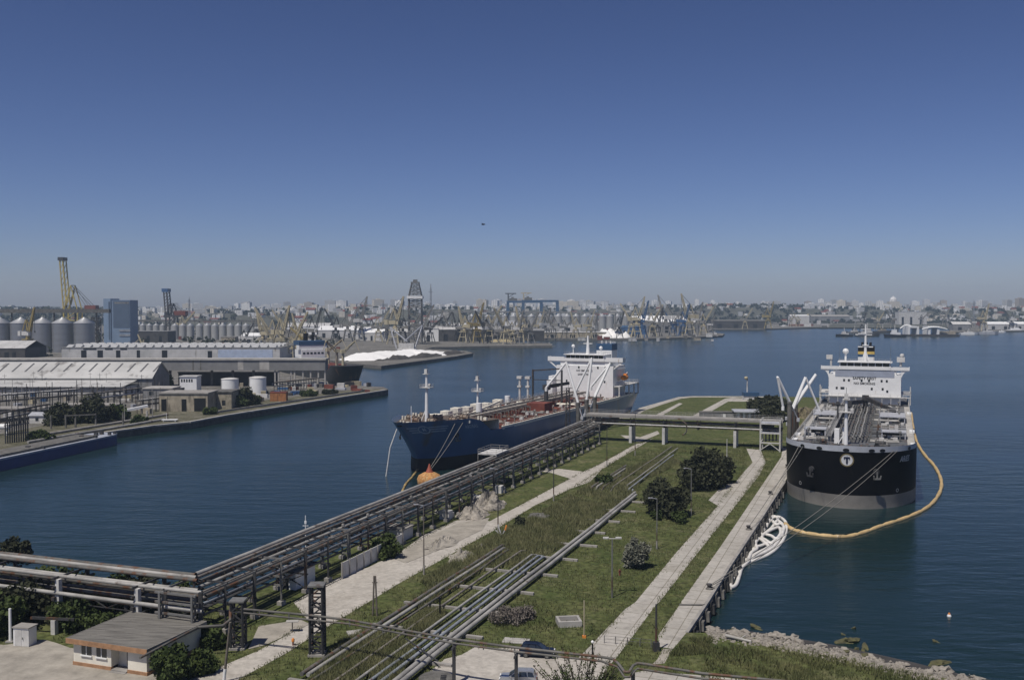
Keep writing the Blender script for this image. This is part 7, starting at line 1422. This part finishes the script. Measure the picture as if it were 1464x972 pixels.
mb = MB(); CM = [FA[0][1], FA[3][1], FA[2][1], FA[1][1]]
for k in range(900):
    px = rg.uniform(-10, 1475); Y = rg.uniform(2750, 3900) - (420 if px < 640 else 0)
    if (px < 140 or 1010 < px < 1150) and rg.random() < .8: continue
    x = D(px, 437, Y)[0]; z = plateau(x, Y); h = rg.uniform(6, 13) + (6 if rg.random() < .2 else 0); mb.m = rg.randrange(4); mb.box((x, Y, z + h / 2 - 1), (rg.uniform(7, 20), rg.uniform(7, 14), h + 2), rg.uniform(-.5, .5))
stuff('distant_houses', mb, CM, 'pale mass of small houses covering the far city hill', 'houses')
# ================================================================ vegetation
def bush(name, px, py, rx, rz, label, cat, mat, seed, clumps=16, per=120, size=.22, trunk=0.0, ry=None, cl=.5, z=ZG):
    p = G(px, py, z); ry = ry or rx; t = thing(name, label, cat, p, seed * .7)
    mb = crown(rx, ry, rz, seed, int(clumps * 1.3), int(per * 1.2), size, trunk * .12, cl); part('foliage', mb, mat, t)
    rg = random.Random(seed); mb = MB(); h = trunk + rz * .45
    mb.path([(0, 0, -.1), (.05, .08, h * .5), (0, 0, h)], [.05 * rz, .035 * rz, .02 * rz], 7)
    for k in range(5): a = rg.uniform(0, 6.28); mb.path([(0, 0, h * (.25 + .1 * k)), (rx * .3 * math.cos(a), ry * .3 * math.sin(a), h * (.6 + .1 * k)), (rx * .6 * math.cos(a), ry * .6 * math.sin(a), h * (.9 + .1 * k))], [.025 * rz, .018 * rz, .01 * rz], 5)
    part('trunk', mb, BARK, t); return t
bush('dark_tree', 1004, 697, 5.9, 8.6, 'biggest dark spreading tree on the pier, beyond the smaller dark one', 'tree', LEAFD, 1, 34, 200, .3, .3)
bush('dark_tree', 953, 737, 4.7, 7.4, 'dark rounded tree right of the ground pipes, in front of the biggest one', 'tree', LEAFD, 2, 30, 200, .28, .3)
bush('dark_tree', 1026, 690, 3.8, 7.5, 'dark tree merging with the right side of the biggest dark tree', 'tree', LEAFD, 12, 22, 180, .28, .2)
bush('small_bush', 971, 747, 1.9, 2.4, 'small green bush at the right foot of the dark rounded tree', 'bush', LEAF, 3, 10, 110, .2)
bush('small_bush', 937, 742, 1.6, 1.8, 'small green bush at the left foot of the dark rounded tree', 'bush', LEAF, 13, 9, 90, .2)
bush('grey_bush', 910, 811, 2.3, 5.2, 'grey leaved bush standing alone in the grass', 'bush', LEAFG, 4, 24, 190, .16, .1)
bush('twiggy_shrub', 722, 890, 3.2, 2.2, 'dry mauve twiggy shrub beside the fat ground pipes', 'shrub', LEAFM, 5, 22, 110, .1, 0, 2.0)
bush('twiggy_shrub', 750, 884, 1.8, 1.8, 'smaller dry mauve shrub at the right of the twiggy one', 'shrub', LEAFM, 6, 14, 80, .1)
p = G(832, 996); t = thing('spiky_shrub', 'dark spiky shrub in the foreground beside the car park', 'shrub', p); rgx = np.random.default_rng(17); C_ = []; mb = MB()
for k in range(90):
    b_ = np.array([rgx.uniform(-2.6, 2.6), rgx.uniform(-1.6, 1.6), 0]); d_ = np.array([b_[0] * .28 + rgx.normal(0, .25), b_[1] * .3 + rgx.normal(0, .25), 1]); L_ = rgx.uniform(2.6, 5.6) * (1 - .12 * abs(b_[0])); q = b_ + np.outer(np.linspace(.15, 1, 26), d_ * L_); C_.append(q + rgx.normal(0, .11, q.shape)); mb.bar(tuple(b_), tuple(b_ + d_ * L_), .05)
part('stem', mb, BARK, t, kind='stuff'); part('foliage', leaf_mesh(np.concatenate(C_), .12, rgx, aspect=.45), LEAF, t)
bush('ivy_bush', 553, 797, 2.2, 4.0, 'green ivy bush growing over the white panel wall', 'bush', LEAF, 8, 16, 140, .22)
bush('road_bush', 744, 752, 1.3, 1.9, 'small dark bush at the road edge by the orange board', 'bush', LEAFD, 9, 9, 90, .18)
bush('green_shrub', 862, 692, 2.4, 2.6, 'low dark green shrub in the reeds right of the road bend', 'shrub', LEAF, 10, 12, 110, .22)
bush('green_shrub', 246, 972, 2.6, 4.2, 'green shrub growing against the side wall of the flat roofed house', 'shrub', LEAF, 11, 20, 160, .2)
bush('green_shrub', 292, 960, 2.0, 2.6, 'low pale green shrub between the house and the leaning pole', 'shrub', LEAF, 14, 14, 120, .18)
for k, (px, py, rx, rz, m, lab) in enumerate([(-8, 905, 4.2, 5.0, LEAF, 'green tree cut by the left picture edge'), (28, 888, 4.5, 5.0, LEAFD, 'dark tree directly behind the white cabinet'), (70, 884, 3.6, 4.2, LEAFD, 'dark shrub around the short white support'), (104, 896, 3.0, 3.6, LEAF, 'green shrub just left of the house roof'), (130, 880, 4.0, 5.2, LEAFD, 'large dark tree behind the left roof corner'), (165, 874, 3.4, 4.8, LEAF, 'green tree behind the middle of the house roof'), (206, 872, 3.4, 4.4, LEAFD, 'dark tree behind the white column by the roof'), (246, 880, 3.2, 4.4, LEAF, 'bright green tree behind the right roof corner'), (48, 862, 4.6, 4.6, LEAF, 'green tree under the rack left of the first white column'), (96, 858, 4.2, 4.2, LEAF, 'pale green tree under the rack right of the first column'), (-40, 872, 5, 5, LEAF, 'green tree beyond the left picture edge under the rack'), (22, 806, 2.4, 4.2, LEAFD, 'dark bush peeping over the pipe rack at far left'), (150, 905, 2.4, 2.4, LEAF, 'low green shrub hidden behind the house roof'), (258, 905, 2.0, 2.6, LEAFD, 'dark shrub right of the house roof'), (300, 925, 1.8, 2.2, LEAF, 'small green shrub beneath the rack corner')]):
    bush('yard_tree', px, py, rx, rz, lab, 'tree', m, 30 + k, 20, 150, .24, .2)
for k, (px, py, rx, rz, m, lab) in enumerate([(1104, 602, 5.5, 6.5, LEAFD, 'dark tree right of the portico house'), (1088, 588, 5, 4.5, LEAFD, 'dark low tree behind the portico house roof'), (1113, 588, 4, 7, LEAFD, 'dark tree just left of the loading arms'), (1095, 578, 6, 4, LEAFD, 'dark hedge tree near the harbour light')]): bush('pier_tree', px, py, rx, rz, lab, 'tree', m, 60 + k, 16, 130, .4, .2)
for k, (px, py, rx, rz, m, lab) in enumerate([(136, 603, 7.5, 9.0, LEAFD, 'big dark tree behind the left quay verge'), (95, 606, 7.5, 6.5, LEAFD, 'dark spreading tree right of the white kiosk'), (165, 600, 4.5, 6.5, LEAF, 'green tree right of the big dark quay tree'), (112, 604, 5, 5.5, LEAF, 'green tree between the two dark quay trees'), (352, 579, 4.2, 7.5, LEAFD, 'dark pointed tree in front of the taller white tank'), (340, 581, 4, 4.5, LEAF, 'green shrub left of the pointed dark tree'), (362, 578, 3.4, 4, LEAF, 'green shrub right of the pointed dark tree'), (238, 552, 4, 6, LEAF, 'green shrub behind the warehouse gable'), (300, 592, 3.5, 2.5, LEAF, 'low shrub on the verge by the stone building'), (440, 566, 5, 2.6, LEAF, 'low scrub near the pier tip posts'), (470, 563, 4.5, 2.2, LEAFD, 'dark low scrub nearest the pier tip'), (200, 604, 4, 2.4, LEAF, 'low green shrub under the white gangway'), (60, 628, 4, 2.6, LEAF, 'low green shrub by the upright dark pipes')]): bush('quay_tree', px, py, rx, rz, lab, 'tree', m, 80 + k, 16, 130, .42, .2)
NR = np.random.default_rng(3)
def scatter(poly_px, n, avoid=()):
    P = gp(poly_px); a = np.array(P); lo, hi = a.min(0), a.max(0); out = []; av = [gp(q) for q in avoid]
    while len(out) < n:
        for x, y in NR.uniform(lo, hi, size=(n, 2)):
            if inpoly(x, y, P) and not any(inpoly(x, y, q) for q in av): out.append((x, y, ZG)); 
            if len(out) >= n: break
    return np.array(out)
def clumpy(pts, sc, thr, seed):
    r = random.Random(seed); ph = [r.uniform(0, 6) for _ in range(4)]
    f = np.sin(pts[:, 0] / sc + ph[0]) * np.sin(pts[:, 1] / (sc * 1.4) + ph[1]) + .7 * np.sin(pts[:, 0] / (sc * .37) + ph[2] + pts[:, 1] / (sc * .6)) + NR.normal(0, .35, len(pts)); return pts[f > thr]
reedpoly = [(602, 832), (700, 770), (770, 735), (850, 690), (915, 664), (955, 654), (975, 662), (915, 690), (905, 706), (842, 752), (790, 790), (742, 818), (700, 812), (650, 842), (620, 850)]
p1 = clumpy(scatter(reedpoly, 70000), 5, -.75, 1); p2 = clumpy(scatter([(440, 985), (480, 925), (520, 905), (560, 912), (600, 930), (560, 985)], 22000), 2.5, -.8, 2); p3 = clumpy(scatter([(590, 860), (622, 835), (672, 812), (680, 818), (640, 850), (600, 875)], 3500), 2, -.3, 3)
p4 = clumpy(scatter([(575, 905), (600, 880), (625, 872), (640, 880), (610, 905), (590, 915)], 8000), 2, -.7, 4)
stuff('reeds', blades(np.concatenate([p1, p2, p3, p4]), .95, .07, NR), REED, 'tall pale reeds overgrowing the middle of the ground pipes', 'reeds')
full = [(-60, 990), (90, 905), (280, 870), (440, 880), (560, 800), (700, 745), (900, 640), (1090, 632), (1120, 655), (1060, 760), (985, 860), (950, 930), (1010, 915), (1300, 960), (1440, 985), (900, 990)]
roads = [[(269, 975), (369, 930), (443, 890), (420, 861), (504, 817), (576, 786), (649, 745), (740, 724), (815, 684), (860, 662), (908, 635), (921, 632), (860, 671), (817, 698), (734, 741), (662, 782), (600, 817), (529, 859), (462, 899), (333, 978)], [(837, 932), (893, 871), (966, 790), (1026, 723), (1062, 676), (1067, 641), (1088, 643), (1094, 661), (1049, 726), (997, 790), (943, 860), (898, 918), (881, 942)], [(940, 925), (972, 864), (1031, 780), (1117, 653), (1122, 689), (1011, 860), (981, 904), (962, 928)], [(600, 990), (636, 942), (679, 925), (790, 938), (870, 948), (840, 990)], [(1013, 715), (1036, 690), (1056, 690), (1026, 723)], [(905, 962), (1010, 966), (1130, 985), (860, 990)], [(-210, 928), (60, 910), (94, 922), (94, 1000), (-210, 1000)], [(552, 797), (610, 768), (655, 748), (700, 740), (690, 757), (640, 783), (580, 807)], [(368, 897), (430, 884), (445, 892), (380, 924), (353, 928)], [(86, 990), (92, 905), (175, 880), (285, 890), (200, 990)]]
gpts = scatter(full, 60000, roads); stuff('grass_tufts', blades(clumpy(gpts, 4, -.5, 5), .42, .06, NR), BLADE, 'rough grass tufts covering the pier meadow', 'grass')
E_ = []
for poly in roads[:3] + [[(560, 990), (608, 965), (636, 942), (679, 925), (737, 927), (790, 938), (870, 948)]]:
    W_ = [G(*q) for q in poly]
    for a, b in zip(W_[:-1], W_[1:]):
        n = int(math.dist(a, b) * 14); f = NR.uniform(0, 1, n); E_.append(np.stack([a[0] + (b[0] - a[0]) * f + NR.normal(0, .38, n), a[1] + (b[1] - a[1]) * f + NR.normal(0, .38, n), np.full(n, ZG)], 1))
E_ = np.concatenate(E_); E_ = np.array([q for q in E_ if toST(q[0], q[1])[1] < -27.5]); stuff('verge_grass', blades(clumpy(E_, 1.3, -.35, 12), .3, .06, NR), BLADE, 'ragged grass creeping over the edges of the pier paths', 'grass')
edge = clumpy(scatter([(690, 860), (740, 850), (790, 870), (800, 900), (700, 900)], 1500), 1.5, 0, 7); near = clumpy(scatter([(950, 940), (985, 912), (1020, 912), (1010, 935)], 1800), 1.5, -.3, 8); beach = clumpy(scatter([(1000, 985), (1010, 925), (1120, 925), (1300, 962), (1380, 985)], 7000), 2, -.3, 9)
stuff('tall_weeds', blades(np.concatenate([edge, near, beach]), .6, .07, NR), BLADE, 'tall weeds along the quay end and stony shore', 'weeds')
# ================================================================ far wood on the city hill
rg = np.random.default_rng(9); C = []
for k in range(2300):
    px = rg.uniform(-30, 1495); front = rg.random() < .6; Y = rg.uniform(2600, 3150) if front else rg.uniform(3150, 3900)
    if px < 640: Y -= 420
    dens = 1.0 if px < 160 else .8 if px > 1000 else .5 if px > 860 else .25
    if rg.random() > dens: continue
    x = (px - 732) / FPX * Y; n = 26; r = rg.uniform(3.5, 8)
    c = np.array([x, Y, plateau(x, Y) + r * .8 + (3 if px < 150 or 1010 < px < 1150 else 0)]); d = rg.normal(size=(n, 3)); d /= np.linalg.norm(d, axis=1)[:, None]; C.append(c + d * r * np.array([1.15, 1, .85]) * rg.uniform(.4, 1.1, (n, 1)))
stuff('far_wood', leaf_mesh(np.concatenate(C), 2.3, rg), LEAFF, 'dark belt of trees along the city hill', 'wood')
C = []
for k in range(420):
    px = rg.choice([rg.uniform(-20, 500), rg.uniform(1000, 1464)]); Y = rg.uniform(900, 1700) if px < 500 else rg.uniform(2300, 2500); x = (px - 732) / FPX * Y
    if px < 500 and x > -190: continue
    if px > 1150: Y = rg.uniform(2560, 2640); x = (px - 732) / FPX * Y
    r = rg.uniform(2.5, 5); n = 26; d = rg.normal(size=(n, 3)); d /= np.linalg.norm(d, axis=1)[:, None]; C.append(np.array([x, Y, ZG + r * .7]) + d * r * rg.uniform(.4, 1.1, (n, 1)))
stuff('port_scrub', leaf_mesh(np.concatenate(C), 1.2, rg), LEAFF, 'scattered dark scrub between the port sheds', 'scrub')
# ================================================================ rocky shore at lower right
SR = [(1012, 908), (1050, 910), (1085, 915), (1110, 919), (1150, 928), (1200, 938), (1250, 948), (1300, 960), (1350, 971), (1400, 980)]
RM = [blob(1, s, 2, .42, .6).mesh('shore_rock', ROCK) for s in range(5)]; RM2 = [blob(1, s + 20, 3, .5, .8).mesh('shore_rock', WEED) for s in range(3)]
rg = random.Random(4); spots = []
for k in range(150):
    f = rg.random() * (len(SR) - 1); i = int(f); q = f - i; px = SR[i][0] + (SR[i + 1][0] - SR[i][0]) * q; py = SR[i][1] + (SR[i + 1][1] - SR[i][1]) * q + rg.gauss(0, 3.2); spots.append((px, py, rg.uniform(.3, 1.0) ** 1.7, rg.random() < .86))
for px, py, r, pale in spots:
    p = G(px, py, 1.4); o = bpy.data.objects.new('shore_rock', (RM[rg.randrange(5)] if pale else RM2[rg.randrange(3)])); COL.objects.link(o); o.location = (p[0], p[1], rg.uniform(.9, 2.1)); o.scale = (r * rg.uniform(.8, 1.5), r, r * rg.uniform(.6, 1)); o.rotation_euler = (0, 0, rg.uniform(0, 6))
    tag(o, ('pale grey' if pale else 'dark weedy') + ' rock among the stones along the lower right shore', 'rock', 'pale rocks along the shore' if pale else 'weedy rocks along the shore')
for px, py, r, sx, lab in ((1213, 916, 1.9, 1.3, 'yellow green weedy rock, largest in the shallow water'), (1221, 897, 1.0, .9, 'small weedy rock behind the largest weedy one'), (1080, 896, 1.2, 1.8, 'flat brownish weedy rock near the quay end'), (1342, 948, 1.5, 1.8, 'reddish brown weedy rock low in the dark water'), (1236, 925, 1.2, 2.4, 'long flat weedy rock touching the shore'), (1338, 916, .9, 1.3, 'dark rock almost awash at right'), (1206, 906, .8, 1.2, 'small dark weedy rock left of the largest weedy one')):
    p = G(px, py, .1); o = bpy.data.objects.new('weedy_rock', RM2[int(px) % 3]); COL.objects.link(o); o.location = (p[0], p[1], -.25); o.scale = (r * sx * .55, r * .5, r * .4); o.rotation_euler = (0, 0, px); tag(o, lab, 'rock')
p = V(G(1056, 916)); mb = MB(); mb.tube(p + V(-1.6, .9, .5), p + V(1.5, -1.0, .3), .22, 8, .16); mb.tube(p + V(.2, -.2, .45), p + V(1.0, .3, .7), .09, 6); solo('driftwood_log', mb, CONCL, 'pale driftwood log lying on the stones at the quay end', 'log')
mb = MB(); rg2 = random.Random(6)
for k in range(2200):
    f = rg2.random() * (len(SR) - 1); i = int(f); q = f - i; px = SR[i][0] + (SR[i + 1][0] - SR[i][0]) * q; py = SR[i][1] + (SR[i + 1][1] - SR[i][1]) * q + rg2.gauss(2, 4); p = G(px, py, 2.3); r = rg2.uniform(.08, .3); mb.box((p[0], p[1], rg2.uniform(2.3, 2.6)), (r * 2, r * 1.5, r), rg2.uniform(0, 3), .6)
stuff('shore_shingle', mb, ROCK, 'small loose stones scattered along the lower right shore', 'shingle')
# shore slope between meadow and water
mb = MB(); E0 = gp([(1464, 985), (1380, 973), (1300, 957), (1200, 934), (1110, 915), (1060, 908), (1015, 904)]); E1 = [G(x, y, -.4)[:2] for x, y in ((1480, 980), (1392, 964), (1310, 944), (1206, 921), (1112, 905), (1060, 898), (1022, 897))]
n = len(E0); mb.add([(*p, ZG + .01) for p in E0] + [(*p, -.5) for p in E1], [(i + 1, i, n + i, n + i + 1) for i in range(n - 1)]); struct('shore_slope', mb, ROCKD)
# ================================================================ cars
def car(px, py, rz, paint, label, suv=True):
    p = G(px, py); t = thing('parked_car', label, 'car', (p[0], p[1], ZG + .06), rz); w = .88
    side = [(-2.25, .35), (-2.3, .75), (-2.2, 1.02), (-2.05, 1.1), (-.95 if suv else -1.0, 1.12), (.95, 1.06), (2.0, .98), (2.25, .8), (2.3, .45), (2.2, .32)]
    mb = MB(); m = len(side); ws = [w * (.97 if z < .5 else 1.0 if z < .9 else .93) for x, z in side]
    vs = [(x, -k, z) for (x, z), k in zip(side, ws)] + [(x, k, z) for (x, z), k in zip(side, ws)]
    mb.add(vs, [tuple(range(m)), tuple(range(2 * m - 1, m - 1, -1))] + [(i, m + i, m + (i + 1) % m, (i + 1) % m) for i in range(m)])
    body = part('body', mb, paint, t); gl = [(-2.12, 1.1), (-1.85, 1.6), (-1.5, 1.68), (.05, 1.68), (.35, 1.6), (1.1, 1.07)]; k = len(gl); W2 = [.82, .68, .66, .66, .68, .82]
    mb = MB(); vs = [(x, -q, z) for (x, z), q in zip(gl, W2)] + [(x, q, z) for (x, z), q in zip(gl, W2)]; mb.add(vs, [tuple(range(k)), tuple(range(2 * k - 1, k - 1, -1))] + [(i, k + i, k + (i + 1) % k, (i + 1) % k) for i in range(k)]); part('cabin_glass', mb, GLASS, t)
    mb = MB(); rp = [(-1.9, 1.62), (-1.5, 1.71), (.05, 1.71), (.3, 1.64)]
    mb.add([(x, -.69, z) for x, z in rp] + [(x, .69, z) for x, z in rp] + [(x, -.67, z - .06) for x, z in rp] + [(x, .67, z - .06) for x, z in rp], [(i + 1, i, 4 + i, 5 + i) for i in range(3)] + [(i, i + 1, 9 + i, 8 + i) for i in range(3)] + [(5 + i, 4 + i, 12 + i, 13 + i) for i in range(3)])
    for y in (-1, 1):
        for a, b, c, d in ((-1.15, 1.1, -1.1, 1.66), (-.1, 1.09, -.1, 1.67), (1.1, 1.06, .3, 1.62), (-2.08, 1.1, -1.85, 1.6)): mb.bar((a, y * .845, b), (c, y * .685, d), .1, .07)
    mb.bar((-1.7, -.55, 1.76), (.0, -.55, 1.76), .05); mb.bar((-1.7, .55, 1.76), (.0, .55, 1.76), .05); part('roof', mb, paint, t)
    for x in (-1.4, 1.4):
        for y in (-1, 1):
            mb = MB(); mb.tube((x, y * .68, .33), (x, y * .9, .33), .35, 16); o = part('wheel', mb, RUBBER, t); mb = MB(); mb.tube((x, y * .9, .33), (x, y * .915, .33), .21, 12); part('rim', mb, STEEL, o)
    for y in (-1, 1):
        mb = MB(); mb.box((2.22, y * .62, .78), (.16, .4, .17)); part('headlight', mb, WHITE, t); mb = MB(); mb.box((-2.25, y * .72, .95), (.1, .2, .35)); part('tail_light', mb, RED, t); mb = MB(); mb.box((.85, y * .98, 1.12), (.18, .2, .14)); part('wing_mirror', mb, paint, t)
    mb = MB(); mb.box((2.27, 0, .42), (.12, 1.5, .22)); mb.box((-2.29, 0, .5), (.12, 1.5, .22)); part('bumper', mb, STEELD, t); return t
car(768, 938, -.16, M('dark_car_paint', (.012, .018, .035), .25, .3, var=.1), 'dark blue car parked behind the overhead pipe')
car(741, 977, math.pi - .08, M('silver_car_paint', (.45, .47, .50), .28, .6, var=.08), 'silver car parked at the bottom edge of the picture')
# ================================================================ labels that single out
ORD = ['first', 'second', 'third', 'fourth', 'fifth', 'sixth', 'seventh', 'eighth', 'ninth', 'tenth', 'eleventh', 'twelfth', 'thirteenth', 'fourteenth', 'fifteenth', 'sixteenth', 'seventeenth', 'eighteenth', 'nineteenth', 'twentieth']
TENS = ['twenty', 'thirty', 'forty', 'fifty', 'sixty', 'seventy']
ORD += [(TENS[k // 10 - 2][:-1] + 'ieth') if k % 10 == 0 else TENS[k // 10 - 2] + '-' + ORD[k % 10 - 1] for k in range(20, 80)][1:]
by = {}
for o, px in UNIQ: by.setdefault(o['label'], []).append((px, o))
for lab, L_ in by.items():
    if len(L_) > 1:
        L_.sort(key=lambda a: a[0])
        for i, (px, o) in enumerate(L_):
            pre = 'leftmost ' if i == 0 else 'rightmost ' if i == len(L_) - 1 else ('middle ' if len(L_) == 3 else ORD[i] + ' from left: ')
            if lab.startswith('low concrete sleeper'): pre = 'nearest ' if i == 0 else 'farthest ' if i == len(L_) - 1 else ORD[i] + ' nearest '
            if lab.startswith('squat pale'): pre = ('nearest ', 'middle ', 'farthest ')[i]
            l2 = lab
            while len((pre + l2).split()) > 16: l2 = l2.replace(' on the skyline', '', 1) if ' on the skyline' in l2 else l2.replace(' the ', ' ', 1)
            o['label'] = pre + l2
